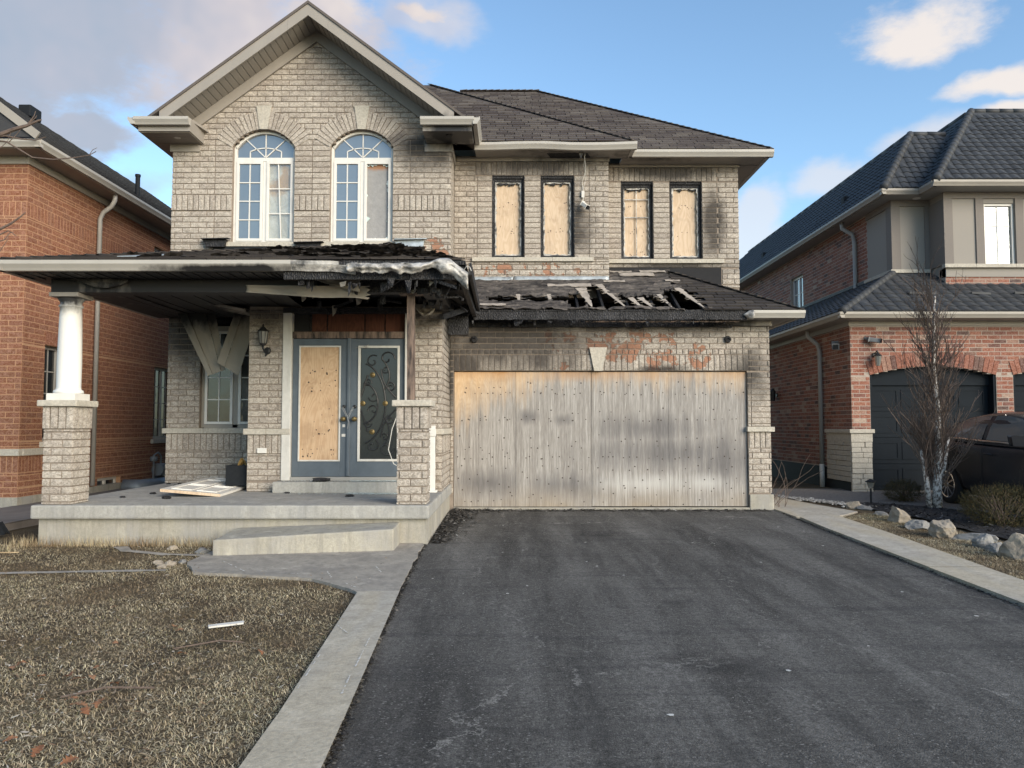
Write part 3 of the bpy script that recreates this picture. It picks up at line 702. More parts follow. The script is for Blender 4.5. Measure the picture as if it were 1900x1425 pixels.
# --- window wall and gable
gx = -3.44
gw = [(-4.80, -3.74), (-3.12, -2.05)]
win_low = (-5.28, -3.9, 1.36, 3.3)
holes_g = [(a, b, 4.53, 6.21) for a, b in gw]
ARC = .63; ACZ = 6.50 - ARC
gab = MB()
wall_sheet(gab, -5.84 + RT, -1.05 - RT, .3, 6.21, YW + RT, .25, holes_g + [win_low])
for i in range(60):           # over the arches and up into the gable
    xa, xb = -5.84 + RT + i * 4.772 / 60, -5.84 + RT + (i + 1) * 4.772 / 60; xm = (xa + xb) / 2; z0 = 6.21
    for a, b in gw:
        c = (a + b) / 2
        if abs(xm - c) < ARC and abs(xm - c) < .53: z0 = max(z0, ACZ + math.sqrt(ARC ** 2 - (xm - c) ** 2))
    z1 = max(6.3, 8.27 - .75 * abs(xm - gx))
    gab.box(xa, xb, YW + RT, YW + RT + .25, z0, z1)
gab.box(-1.30, -1.05 - RT, YW + RT + .25, 14.5, 3.0, 6.4); gab.box(-5.84 + RT, -5.6, YW + RT + .25, 23, .0, 6.4)
gab = gab.build(W_, MO, house)
sol_g = [(-5.84, -4.80, 5.08, 5.355), (-3.74, -3.12, 5.08, 5.355), (-2.05, -1.05, 5.08, 5.355)]
def gclip(z):
    if z < 6.35: return None if False else (-9, 9)
    h = (8.22 - z) / .75
    return (gx - h, gx + h) if h > .05 else None
stk = [(-5.10, -4.80, 4.4, 6.3), (-3.74, -3.43, 4.4, 6.3), (-3.43, -3.12, 4.4, 6.3), (-2.05, -1.75, 4.4, 6.3)]
courses(HB, (0, YW, 0), X_, nY, -5.84, -1.05, 4.3, 8.2, gab, holes=holes_g + sol_g, arches=[((a + b) / 2, ACZ, ARC, ARC + .30, math.asin(.53 / ARC)) for a, b in gw], stacks=stk, clip=gclip, vis=lambda c: c.z > 4.6)
for a, b, c, d in sol_g: soldiers(HB, (0, YW, 0), X_, nY, a, b, c, d, gab, proud=.012)
courses(HB, (0, YW, 0), X_, nY, -5.84, -3.88, .44, 3.3, gab, holes=[win_low, band, (-9, 9, .99, 1.27)])
soldiers(HB, (0, YW, 0), X_, nY, -5.84, -3.88, .99, 1.27, gab)
courses(HB, (-1.05, 0, 0), Y_, pX, YW, YM, 3.9, 6.2, gab, phase=1)
for a, b in ((-5.89, -5.2), (-5.196, -4.5), (-4.496, -3.9)): stone(a, b, YW - .035, YW + .06, 1.272, 1.358)
for a, b in ((-5.0, -4.33), (-4.326, -3.655), (-3.26, -2.6), (-2.596, -1.94)): stone(a, b, YW - .045, YW + .06, 4.452, 4.53)
def wedge(mb, c, zc, r0, r1, t0, t1, y0, y1):
    pts = [(c + r * math.sin(t), y0, zc + r * math.cos(t)) for r, t in ((r0, t0), (r0, t1), (r1, t1), (r1, t0))]
    mb.prism(pts, (0, y1 - y0, 0))
tmax = math.asin(.53 / ARC)
for a, b in gw:
    c = (a + b) / 2
    for sgn in (-1, 1):
        n = 10; t0 = .12
        for i in range(n):
            ta = t0 + (tmax + .06 - t0) * i / n; tb = t0 + (tmax + .06 - t0) * (i + 1) / n - .020
            mb = MB(); r1 = ARC + .31 if i < n - 1 else ARC + .30
            wedge(mb, c, ACZ, ARC + .004, r1, sgn * ta, sgn * tb, YW - .014, YW + .03); mb.build('arch_brick', BR, gab, bevel=.003)
    MB().prism([(c - .065, YW - .03, 6.50), (c + .065, YW - .03, 6.50), (c + .125, YW - .03, 6.90), (c - .125, YW - .03, 6.90)], (0, .06, 0)).build('keystone', MAT['stone'], gab, bevel=.006)
# --- garage
gd = (-.97, 3.92, .055, 2.315)
gar = MB(); wall_sheet(gar, -1.03, 4.30 - RT, 0, 3.10, YG + RT, .25, [(gd[0], gd[1], -.1, gd[3])]); gar.box(4.05, 4.30 - RT, YG + RT + .25, 23, -.1, 3.2)
gar = gar.build(W_, MO, house)
courses(HB, (0, YG, 0), X_, nY, -1.03, 4.30, .27, 3.08, gar, holes=[(gd[0], gd[1], -.1, gd[3]), (-.97, 3.95, 2.315, 2.68), (3.92, 5, 1.30, 1.385), (3.92, 5, 1.03, 1.30)], stacks=[(3.98, 4.30, 1.4, 2.2)])
soldiers(HB, (0, YG, 0), X_, nY, -.97, 3.95, 2.315, 2.588, gar); soldiers(HB, (0, YG, 0), X_, nY, -.97, 3.95, 2.588, 2.68, gar, .1)
soldiers(HB, (0, YG, 0), X_, nY, 3.935, 4.30, 1.03, 1.30, gar)
courses(HB, (4.30, 0, 0), Y_, pX, YG, 15.2, .27, 3.1, gar, phase=1, vis=lambda c: False)
stone(3.90, 4.35, YG - .045, YG + .06, 1.302, 1.383)
box('foundation_block', MAT['conc_found'], house, 3.93, 4.325, YG - .02, YG + .5, -.12, .268, .012)
box('garage_sill', MAT['conc_found'], house, -.97, 3.925, YG - .012, YG + .2, -.08, .052, .008)
MB().prism([(1.37, YG - .04, 2.318), (1.50, YG - .04, 2.318), (1.575, YG - .04, 2.70), (1.295, YG - .04, 2.70)], (0, .07, 0)).build('keystone', MAT['stone'], gar, bevel=.006)
box('garage_backing', MAT['inside'], house, -.96, 3.91, YG + .10, YG + .12, .06, 2.31)
# plywood over the garage opening: four sheets and their screws
seams = (-.965, .063, 1.329, 2.613, 3.917)
for i in range(4):
    x0, x1 = seams[i] + .0025, seams[i + 1] - .0025; y = YG + .045 + (.005 if i % 2 else 0)
    z0 = .062 + (.006 if i > 1 else 0)
    p = box('plywood_sheet', MAT['ply_gar'], house, x0, x1, y, y + .018, z0, 2.30, .002)
    sp = MB(); rr = random.Random(i)
    for zrow in (.16, .30, .46, .66, .87, 1.02, 1.22, 1.50, 1.62, 1.94, 2.05):
        k = rr.randint(3, 7); ln = zrow in (.87, 1.5, 1.94)
        if ln: k = 9
        for q in range(k):
            x = x0 + .06 + (x1 - x0 - .12) * ((q + .5) / k) + rr.uniform(-.09, .09); z = zrow + rr.uniform(-.07, .07) * (.35 if ln else 1.2)
            r_ = rr.uniform(.008, .013)
            sp.lathe([(r_, -.003), (r_ * .7, 0)][::-1], (x, y - .0005, z), 7, 'y')
    s = sp.build('screw_heads', MAT['spot'], p); s['kind'] = 'stuff'
# --- upper middle and upper right walls
mw = [(-.362, .224), (.519, 1.129)]; rw = [(2.031, 2.629), (2.936, 3.539)]
hm = [(a, b, 4.43, 5.944) for a, b in mw]; hr = [(a, b, 4.485, 5.955) for a, b in rw]
mid = MB(); wall_sheet(mid, -1.06, 1.76 - RT, 3.7, 6.3, YM + RT, .2, hm); mid.box(1.5, 1.76 - RT, YM + RT + .2, YR + .3, 3.7, 6.3); mid = mid.build(W_, MO, house)
ms = [(-.63, -.362, 4.45, 5.94), (.224, .519, 4.45, 5.94), (1.129, 1.40, 4.45, 5.94)]
courses(HB, (0, YM, 0), X_, nY, -1.05, 1.76, 3.9, 6.21, mid, holes=hm + [(-.70, 1.46, 4.355, 4.43), (-.66, 1.40, 5.944, 6.20)], stacks=ms, vis=lambda c: c.z > 4.05)
soldiers(HB, (0, YM, 0), X_, nY, -.66, 1.40, 5.944, 6.20, mid)
for a, b in ((-.72, .02), (.024, .72), (.724, 1.47)): stone(a, b, YM - .05, YM + .06, 4.357, 4.43)
rgt = MB(); wall_sheet(rgt, 1.76, 4.225 - RT, 3.7, 6.3, YR + RT, .2, hr); rgt.box(4.0, 4.225 - RT, YR + RT + .2, 23, 2.8, 6.3); rgt = rgt.build(W_, MO, house)
rs = [(1.77, 2.031, 4.5, 5.95), (2.629, 2.936, 4.5, 5.95), (3.539, 3.82, 4.5, 5.95)]
courses(HB, (0, YR, 0), X_, nY, 1.77, 4.225, 3.95, 6.24, rgt, holes=hr + [(1.78, 3.92, 4.40, 4.485), (1.80, 3.82, 5.955, 6.22), (1.5, 3.9, 4.0, 4.33)], stacks=rs, vis=lambda c: c.z > 4.3)
soldiers(HB, (0, YR, 0), X_, nY, 1.80, 3.82, 5.955, 6.22, rgt)
for a, b in ((1.775, 2.55), (2.554, 3.05), (3.054, 3.925)): stone(a, b, YR - .05, YR + .06, 4.405, 4.482)
box('scorched_sheathing', MAT['inside'], house, 1.765, 3.88, YR - .002, YR + .02, 4.0, 4.33)
# dark rooms behind the openings
box('room_backing', MAT['inside'], house, -5.6, -1.3, YW + .6, YW + .62, .5, 6.6); box('room_backing', MAT['inside'], house, -3.6, -1.3, YD + .5, YD + .52, .5, 3.15)
box('house_core', MO, house, -5.6, 4.0, 15.2, 23, 0, 6.3)

# --- windows
def frame4(x0, x1, z0, z1, y, w, d, m, parent, name='window_frame', bev=.004):
    mb = MB(); mb.box(x0, x0 + w, y, y + d, z0, z1).box(x1 - w, x1, y, y + d, z0, z1).box(x0 + w, x1 - w, y, y + d, z0, z0 + w).box(x0 + w, x1 - w, y, y + d, z1 - w, z1)
    return mb.build(name, m, parent, bevel=bev)
def casement(par, x0, x1, z0, z1, y, nx, nz, glassm, fr=.045, m=None, back=None, sash=True, lean=0.):
    m = m or MAT['white']
    s = frame4(x0, x1, z0, z1, y, fr, .05, m, par, 'sash') if sash else None
    a, b, c, d = x0 + fr, x1 - fr, z0 + fr, z1 - fr
    for i in range(nx):
        for j in range(nz):
            if glassm: box('pane', glassm, par, a + (b - a) * i / nx, a + (b - a) * (i + 1) / nx, y + .025, y + .030, c + (d - c) * j / nz, c + (d - c) * (j + 1) / nz)
    for i in range(1, nx):
        x = a + (b - a) * i / nx; MB().prism([(x - .009 - lean, y + .012, d), (x + .009 - lean, y + .012, d), (x + .009 + lean, y + .012, c), (x - .009 + lean, y + .012, c)], (0, .010, 0)).build('muntin', m, par)
    for j in range(1, nz):
        z = c + (d - c) * j / nz; box('muntin', m, par, a, b, y + .010, y + .020, z - .009, z + .009)
    if back: box('plywood_board', back, par, a - .02, b + .02, y + .055, y + .07, c - .02, d + .02)
for wi, (a, b) in enumerate(gw):
    y = YW + .085; c = (a + b) / 2
    fr = MB(); fr.box(a, a + .04, y, y + .08, 4.535, 6.21).box(b - .04, b, y, y + .08, 4.535, 6.21).box(a + .04, b - .04, y, y + .08, 4.535, 4.57).box(a + .04, b - .04, y - .004, y + .08, 5.965, 6.03).box(c - .028, c + .028, y + .004, y + .08, 4.57, 5.965)
    n = 18
    for i in range(n):
        ta, tb = -tmax + 2 * tmax * i / n, -tmax + 2 * tmax * (i + 1) / n; wedge(fr, c, ACZ, ARC - .045, ARC - .002, ta, tb, y, y + .08)
    par = fr.build('window', MAT['white'], house)
    par['label'] = ('arched upper window with cracked boarded right casement', 'arched upper window with empty boarded right casement')[wi]
    # arched light and its fan of bars
    pts = [(a + .04, y + .04, 6.03)] + [(b - .04, y + .04, 6.03)] + [(c + (ARC - .03) * math.sin(t), y + .04, ACZ + (ARC - .03) * math.cos(t)) for t in [tmax * (.93 - 1.86 * i / 16) for i in range(17)]]
    MB().prism(pts, (0, .006, 0)).build('pane', MAT['glass'], par)
    bars = MB(); bars.bar((c, y + .03, 6.03), (c, y + .03, 6.46), .016, .01, (0, 1, 0))
    for sg in (-1, 1):
        bars.bar((c, y + .03, 6.04), (c + sg * .34, y + .03, 6.36), .016, .01, (0, 1, 0)); bars.bar((c + sg * .27, y + .03, 6.03), (c + sg * .27, y + .03, 6.15), .016, .01, (0, 1, 0))
    for i in range(10):
        f = lambda q: (c + .27 * (q / 5 - 1), y + .03, 6.15 + .06 * (1 - (q / 5 - 1) ** 2))
        bars.bar(f(i), f(i + 1), .016, .01, (0, 1, 0))
    bars.build('muntin', MAT['white'], par)
    casement(par, a + .042, c - .032, 4.572, 5.963, y - .012, 2, 4, MAT['glass'])
    if wi == 0:
        casement(par, c + .032, b - .042, 4.572, 5.963, y - .012, 2, 3, MAT['pane'], back=MAT['film'], lean=.03)
    else:
        casement(par, c + .032, b - .042, 4.572, 5.963, y - .012, 1, 1, None, back=MAT['ply_st'])
        sh = MB(); rr = random.Random(4); x0, x1, z0, z1 = c + .077, b - .087, 4.617, 5.918
        for q in range(26):      # shards of glass left round the sash
            t = rr.random(); s = rr.uniform(.03, .09); side = rr.choice('LRTB')
            if side in 'LR':
                x = x0 if side == 'L' else x1; d = s if side == 'L' else -s; z = z0 + (z1 - z0) * t; sh.prism([(x, y + .02, z - s * .6), (x, y + .02, z + s * .6), (x + d * rr.uniform(.3, .8), y + .02, z + rr.uniform(-.03, .03))], (0, .004, 0))
            else:
                z = z0 if side == 'B' else z1; d = s if side == 'B' else -s; x = x0 + (x1 - x0) * t; sh.prism([(x - s * .6, y + .02, z), (x + s * .6, y + .02, z), (x + rr.uniform(-.03, .03), y + .02, z + d * rr.uniform(.3, .8))], (0, .004, 0))
        sh.build('glass_shards', MAT['shard'], par)['kind'] = 'stuff'
# ground floor window on the porch
a, b = -5.28, -3.9; y = YW + .09
lw = MB(); lw.box(a, a + .05, y, y + .08, 1.37, 3.3).box(-4.75, -4.66, y, y + .08, 1.37, 3.02).box(a + .05, b, y, y + .08, 1.36, 1.42).box(a + .05, b, y - .003, y + .08, 3.02, 3.10)
lw = lw.build('window', MAT['alu_clean'], house); lw['label'] = 'porch window behind the hanging soffit panels'
casement(lw, a + .052, -4.752, 1.425, 3.015, y - .012, 2, 4, MAT['glass_dark'], m=MAT['white'])
casement(lw, -4.658, -3.95, 1.425, 3.015, y - .012, 2, 4, MAT['glass_dark'], m=MAT['white'])
box('pane', MAT['glass_dark'], lw, a + .05, b, y + .02, y + .03, 3.1, 3.3)
# burnt upper windows
def burnt_window(x0, x1, z0, z1, Y, seed, bars=False, pale=True, board=None):
    rr = random.Random(seed); y = Y + .06
    def ragged(a, b, c, d, w, jit, step=.05):
        mb = MB()
        def strip(p, q, inw):
            p, q = Vector(p), Vector(q); L = (q - p).length; n = max(2, int(L / step)); inw = Vector(inw)
            prevw = w
            for i in range(n):
                pa, pb = p.lerp(q, i / n), p.lerp(q, (i + 1) / n); nw = w + rr.uniform(-jit, jit)
                mb.prism([pa, pb, pb + inw * nw, pa + inw * prevw], (0, .03 + rr.uniform(0, .008), 0)); prevw = nw
        return mb, strip
    mb, st = ragged(x0, x1, z0, z1, .055, .006)
    st((x0, y, z0), (x0, y, z1), (1, 0, 0)); st((x1, y, z0), (x1, y, z1), (-1, 0, 0)); st((x0, y + .002, z0), (x1, y + .002, z0), (0, 0, 1)); st((x0, y + .002, z1 - .05), (x1, y + .002, z1 - .05), (0, 0, -1))
    mb.box(x0, x1, y - .03, y + .02, z1 - .05, z1)
    fr = mb.build('window', MAT['char'], house); fr['label'] = 'burnt narrow upper window boarded with plywood'
    # reveal lining, scorched
    MB().box(x0, x0 + .012, Y + .012, Y + .2, z0, z1).box(x1 - .012, x1, Y + .012, Y + .2, z0, z1).box(x0, x1, Y + .012, Y + .2, z1 - .012, z1).build('reveal', MAT['char'], fr)
    b, st2 = ragged(x0, x1, z0, z1, .02 if not pale else .026, .012, .04)
    q = .052
    st2((x0 + q, y + .022, z0 + q), (x0 + q, y + .022, z1 - q - .05), (1, 0, 0)); st2((x1 - q, y + .022, z0 + q), (x1 - q, y + .022, z1 - q - .05), (-1, 0, 0)); st2((x0 + q, y + .024, z0 + q), (x1 - q, y + .024, z0 + q), (0, 0, 1))
    if pale: st2((x0 + q, y + .024, z1 - q - .05), (x1 - q, y + .024, z1 - q - .05), (0, 0, -1))
    b.build('melted_sash', MAT['melt'], fr)
    hd, st3 = ragged(x0, x1, z0, z1, .05, .04, .03); st3((x0 + .04, y + .03, z1 - .09), (x1 - .04, y + .03, z1 - .09), (0, 0, -1)); hd.build('charred_drip', MAT['char'], fr)
    box('plywood_board', board or MAT['ply_pale'], fr, x0 + .02, x1 - .02, y + .07, y + .088, z0 + .01, z1 - .06)
    sp = MB()
    for k in range(14): sp.lathe([(.006, 0), (.009, -.003)], (rr.uniform(x0 + .1, x1 - .1), y + .0695, rr.choice((z0 + .12, z0 + .5, z0 + .55, z0 + 1.0)) + rr.uniform(-.05, .05)), 6, 'y')
    sp.build('screw_heads', MAT['spot'], fr)['kind'] = 'stuff'
    if bars:
        box('muntin', MAT['melt'], fr, (x0 + x1) / 2 - .008, (x0 + x1) / 2 + .008, y + .03, y + .04, z0 + .06, z1 - .12)
        for t in (.55, .78): box('muntin', MAT['melt'], fr, x0 + .07, x1 - .07, y + .028, y + .038, z0 + (z1 - z0) * t - .008, z0 + (z1 - z0) * t + .008)
burnt_window(*mw[0], 4.43, 5.944, YM, 1); burnt_window(*mw[1], 4.43, 5.944, YM, 2); burnt_window(*rw[0], 4.485, 5.955, YR, 3, bars=True); burnt_window(*rw[1], 4.485, 5.955, YR, 4)

# --- entrance: frame, transom, two leaves
ent = MB(); y = YD + .05
ent.box(-3.375, -3.243, YD - .025, YD + .10, .60, 3.12).box(-1.577, -1.50, YD - .025, YD + .10, .60, 3.12)
ent = ent.build('door_frame', MAT['white_old'], house, bevel=.012)
box('door_head', MAT['burnt'], ent, -3.243, -1.577, YD + .01, YD + .10, 2.69, 2.79, .008); box('door_head', MAT['char'], ent, -3.375, -1.50, YD - .03, YD + .10, 3.06, 3.14, .006)
for i, (a, b) in enumerate(((-3.24, -3.02), (-2.975, -2.76), (-2.74, -2.20), (-2.18, -1.9), (-1.88, -1.58))): box('transom_board', MAT['inside'] if i == 0 else MAT['ply_red'], ent, a, b, YD + .09, YD + .105, 2.79, 3.06)
box('transom_backing', MAT['char'], ent, -3.243, -1.577, YD + .11, YD + .12, 2.79, 3.06)
box('mullion', MAT['door'], ent, -2.432, -2.382, YD + .015, YD + .06, .66, 2.70, .012)
box('threshold', MAT['alu_grey'], ent, -3.243, -1.577, YD - .02, YD + .1, .60, .652, .004)
for li, (x0, x1) in enumerate(((-3.238, -2.425), (-2.39, -1.58))):
    lf = MB(); y = YD + .04; gx0, gx1, gz0, gz1 = x0 + (.105 if li == 0 else .13), x1 - (.115 if li == 0 else .09), .89, 2.57
    lf.box(x0, gx0, y, y + .045, .655, 2.685).box(gx1, x1, y, y + .045, .655, 2.685).box(gx0, gx1, y, y + .045, .655, gz0).box(gx0, gx1, y, y + .045, gz1, 2.685)
    lf = lf.build('door', MAT['door'], house, bevel=.003); lf['label'] = ('left entrance door with plywood in its glazing', 'right entrance door with iron scroll glazing')[li]
    frame4(gx0 - .012, gx1 + .012, gz0 - .012, gz1 + .012, y - .016, .034 if li else .022, .03, MAT['white_old'], lf, 'glazing_bead')
    if li == 0:
        p = box('plywood_board', MAT['ply'], lf, gx0 + .008, gx1 - .008, y + .004, y + .018, gz0 + .008, gz1 - .008)
        sp = MB(); rr = random.Random(2)
        for k in range(44):
            zz_ = rr.choice((1.0, 1.02, 1.28, 1.5, 1.7, 1.95, 2.05, 2.2)) + rr.uniform(-.06, .06); r_ = rr.uniform(.006, .014); sp.lathe([(r_ * .5, 0), (r_, -.003)], (rr.uniform(gx0 + .05, gx1 - .05), y + .0035, zz_), 7, 'y')
        sp.build('screw_heads', MAT['spot'], lf)['kind'] = 'stuff'
    else:
        box('glazing', MAT['glass_smoke'], lf, gx0 + .01, gx1 - .01, y + .02, y + .026, gz0 + .01, gz1 - .01)
        sc_ = MB(); yy = y + .008; cx = gx0 + .06; cz = (gz0 + gz1) / 2
        def curve(fn, n=26, r_=.0115): sc_.tube([(fn(i / n)[0], yy, fn(i / n)[1]) for i in range(n + 1)], r_, 5)
        def spiral(cx_, cz_, r0, turns, a0, sg=1):
            curve(lambda t: (cx_ + r0 * (1 - .8 * t) * math.cos(a0 + sg * t * turns * 6.283), cz_ + r0 * (1 - .8 * t) * math.sin(a0 + sg * t * turns * 6.283)), 22, .010)
        W = gx1 - gx0 - .06
        for sg in (1, -1):
            curve(lambda t: (gx0 + .05 + .34 * math.cos(1.45 * (1 - t) - .02), cz + sg * (.60 * math.sin(1.35 * (1 - t)))))
            curve(lambda t: (gx0 + .05 + .23 * math.cos(1.5 * (1 - t)), cz + sg * (.30 * math.sin(1.5 * (1 - t)))))
            curve(lambda t: (gx1 - .04 - .22 * t - .06 * math.sin(3.14 * t), cz + sg * (.08 + .42 * t)))
            curve(lambda t: (gx0 + .03 + .1 * t, cz + sg * (.10 + .32 * t)))
            curve(lambda t: (gx0 + .36 + .09 * math.sin(t * 3.1), cz + sg * (.18 + .45 * t)))
            spiral(gx0 + .13, cz + sg * .30, .06, 1.3, 0, sg); spiral(gx1 - .12, cz + sg * .24, .07, 1.3, 2.0, -sg); spiral(gx1 - .2, cz + sg * .50, .06, 1.2, 3, sg); spiral(gx0 + .22, cz + sg * .10, .085, 1.0, 3.3, sg); spiral(gx0 + .2, cz + sg * .62, .10, 1.0, 1.0, sg); spiral(gx1 - .18, cz + sg * .66, .12, 1.0, 0, sg)
        sc_.build('iron_scrollwork', MAT['iron'], lf)
        for rx, rz in ((gx0 + .06, cz), (gx0 + .39, cz), (gx0 + .2, cz + .42), (gx0 + .2, cz - .42)):
            MB().lathe([(.036, 0), (.038, -.006), (.024, -.012), (.022, -.007), (.012, -.016), (.004, -.018)], (rx, yy - .006, rz), 14, 'y').build('rosette', MAT['brass'], lf)
    hx = x1 - .05 if li == 0 else x0 + .075
    MB().lathe([(.035, 0), (.036, -.012), (.018, -.016), (.018, -.04), (.032, -.05), (.034, -.075), (.02, -.085)], (hx, y, 1.50), 14, 'y').build('door_knob', MAT['brass'], lf, True)
    MB().lathe([(.026, 0), (.026, -.014), (.012, -.02)], (hx, y, 1.68), 12, 'y').build('deadbolt', MAT['iron'], lf, True)
    if li == 0:
        box('lock_plate', MAT['white_old'], lf, hx - .02, hx + .02, y - .004, y, 1.38, 1.42); box('lock_plate', MAT['white_old'], lf, hx - .03, hx + .025, y - .004, y, 1.24, 1.28)
ch = MB()
for i in range(7):
    for sgn in (-1, 1):
        t = i / 6; p = Vector((-2.407 + sgn * (.075 * (1 - t)), YD - .02, 1.66 - .14 * t))
        pts = [(p.x + .010 * math.cos(q) , p.y + (.006 if i % 2 else 0), p.z + .015 * math.sin(q)) for q in np.linspace(0, 6.283, 9)]; ch.tube(pts, .003, 5, False)
ch.tube([(-2.41, YD - .02, 1.53), (-2.39, YD - .03, 1.45), (-2.41, YD - .02, 1.36)], .009, 5)
ch.build('door_chain', MAT['steel'], house)
# torn glazing film at the right leaf
mb = MB(); rr = random.Random(8)
for k in range(5):
    p = Vector((-2.26 + .03 * k, YD + .015, 2.56)); q = p + Vector((rr.uniform(-.12, .1), rr.uniform(-.05, -.01), rr.uniform(-.03, .07))); mb.prism([p, p + Vector((.035, 0, 0)), q], (0, .004, 0))
mb.build('torn_film', MAT['melt'], house)

# --- porch: slab, piers, column, post
slab = MB(); slab.box(-5.82, -1.0, 9.36, YW + .02, .275, .44); slab = slab.build('porch_slab', MAT['conc'], house, bevel=.022); 
fd = MB().box(-5.76, -1.06, 9.44, YW, -.25, .275).build('porch_foundation', MAT['conc_found'], house, bevel=.006)
MB().box(-1.06, -1.028, 9.44, YG - .002, -.2, .43).build('porch_foundation', MAT['conc_found'], house)
st = box('entrance_step', MAT['conc'], house, -3.42, -1.55, YD - .26, YD + .02, .44, .598, .012)
def pier(xr, name):
    p = MB().box(xr - .365 + RT, xr - RT, 9.44 + RT, 9.84 - RT, .44, 1.70).build('porch_pier', MO, house)
    x0, x1 = xr - .365, xr; y0, y1 = 9.44, 9.84
    for O, ux, un, a, b, ph in (((0, y0, 0), X_, nY, x0, x1, 0), ((x1, 0, 0), Y_, pX, y0, y1, 1), ((x0, 0, 0), -Y_, -pX, -y1, -y0, 0)):
        courses(HB, O, ux, un, a, b, .44, 1.36, p, weight=3, L=.275, phase=ph, H=.0945)
        soldiers(HB, O, ux, un, a - .01, b + .01, 1.36, 1.635, p, proud=.012, weight=3)
    box('pier_cap', MAT['stone'], p, x0 - .06, x1 + .06, y0 - .055, y1 + .055, 1.637, 1.715, .014)
    return p
pl = pier(-5.375, 'l'); pr_ = pier(-1.043, 'r')
cx, cy = -5.56, 9.64
colm = MB(); colm.lathe([(.165, 1.80), (.172, 1.815), (.165, 1.84), (.145, 1.85), (.138, 1.87), (.140, 2.2), (.128, 2.75), (.122, 2.88), (.136, 2.885), (.138, 2.91), (.124, 2.915), (.124, 2.95), (.15, 2.985), (.152, 3.0), (.165, 3.005)], (cx, cy, 0), 32)
colm = colm.build('porch_column', alu('white_column_paint', (.70, .69, .66), (((-5.56, 9.64, 3.06), (.35, .35, .22)),), .55), house, True)
colm.data.polygons.foreach_set('use_smooth', [len(p.vertices) == 4 for p in colm.data.polygons])
box('column_base', MAT['white'], colm, cx - .175, cx + .175, cy - .175, cy + .175, 1.715, 1.80, .006); box('column_capital', MAT['alu'], colm, cx - .18, cx + .18, cy - .18, cy + .18, 3.002, 3.055, .006)
MB().prism([(-1.31, 9.60, 1.715), (-1.22, 9.60, 1.715), (-1.235, 9.60, 3.06), (-1.315, 9.60, 3.06)], (0, .09, 0)).build('porch_post', MAT['burnt'], house, bevel=.004)['label'] = 'scorched bare timber post on the right pier'
box('post_cap', MAT['burnt'], house, -1.42, -1.12, 9.55, 9.75, 3.05, 3.13, .01)
rp = MB().box(-1.205, -1.115, YD - .14, YD - .05, .44, 1.40); rp = rp.build('railing_post', MAT['white'], house, bevel=.006)
box('post_foot', MAT['white'], rp, -1.235, -1.085, YD - .17, YD - .02, .44, .47, .006); box('railing_bracket', MAT['white'], rp, -1.22, -1.10, YD - .155, YD - .14, 1.25, 1.36, .004)
o = MB().box(-3.72, -3.585, YD - .035, YD - .005, 1.0, 1.075).build('outlet_cover', MAT['white'], house, bevel=.006)
# lantern beside the door
lx, ly = -3.635, YD
la = MB().lathe([(.05, 0), (.055, -.015), (.04, -.03)], (lx + .035, ly - .002, 2.50), 16, 'y').tube([(lx + .035, ly - .02, 2.50), (lx + .02, ly - .09, 2.48), (lx, ly - .12, 2.53), (lx, ly - .12, 2.575)], .014, 8).tube([(lx + .03, ly - .02, 2.45), (lx + .02, ly - .06, 2.42), (lx + .03, ly - .075, 2.46)], .008, 6).build('wall_lantern', MAT['iron'], house, True)
MB().lathe([(.03, 2.57), (.045, 2.585), (.058, 2.60)], (lx, ly - .12, 0), 8).build('lantern_cup', MAT['iron'], la); MB().lathe([(.085, 2.77), (.08, 2.785), (.05, 2.81), (.03, 2.835), (.012, 2.85), (.016, 2.862), (.004, 2.89)], (lx, ly - .12, 0), 8).build('lantern_cage', MAT['iron'], la)
MB().lathe([(.05, 2.60), (.072, 2.77)], (lx, ly - .12, 0), 8).build('lantern_glass', MAT['lamp_glass'], la)
rb = MB()
for k in range(8): t = k * math.pi / 4; rb.tube([(lx + .053 * math.cos(t), ly - .12 + .053 * math.sin(t), 2.60), (lx + .076 * math.cos(t), ly - .12 + .076 * math.sin(t), 2.77)], .005, 4)
rb.build('lantern_rib', MAT['iron'], la)
# two lamp stubs left over the garage door
for x in (-.63, 3.60): MB().lathe([(.055, 0), (.06, -.02), (.05, -.05), (.03, -.055)], (x, YG, 2.84), 12, 'y').tube([(x - .03, YG - .05, 2.84), (x + .01, YG - .075, 2.86), (x + .04, YG - .05, 2.82)], .010, 5).build('lamp_stub', MAT['char'], house)
# ------------------------------------------------------------------ roofs, eaves and fire damage
def slab(name, pts, th, m, parent, ext=None):
    return MB().prism(pts, ext or (0, 0, -th)).build(name, m, parent)
SH, SHB, AL, GU, CH = MAT['shingle'], MAT['shingle_b'], MAT['alu'], MAT['gutter'], MAT['char']
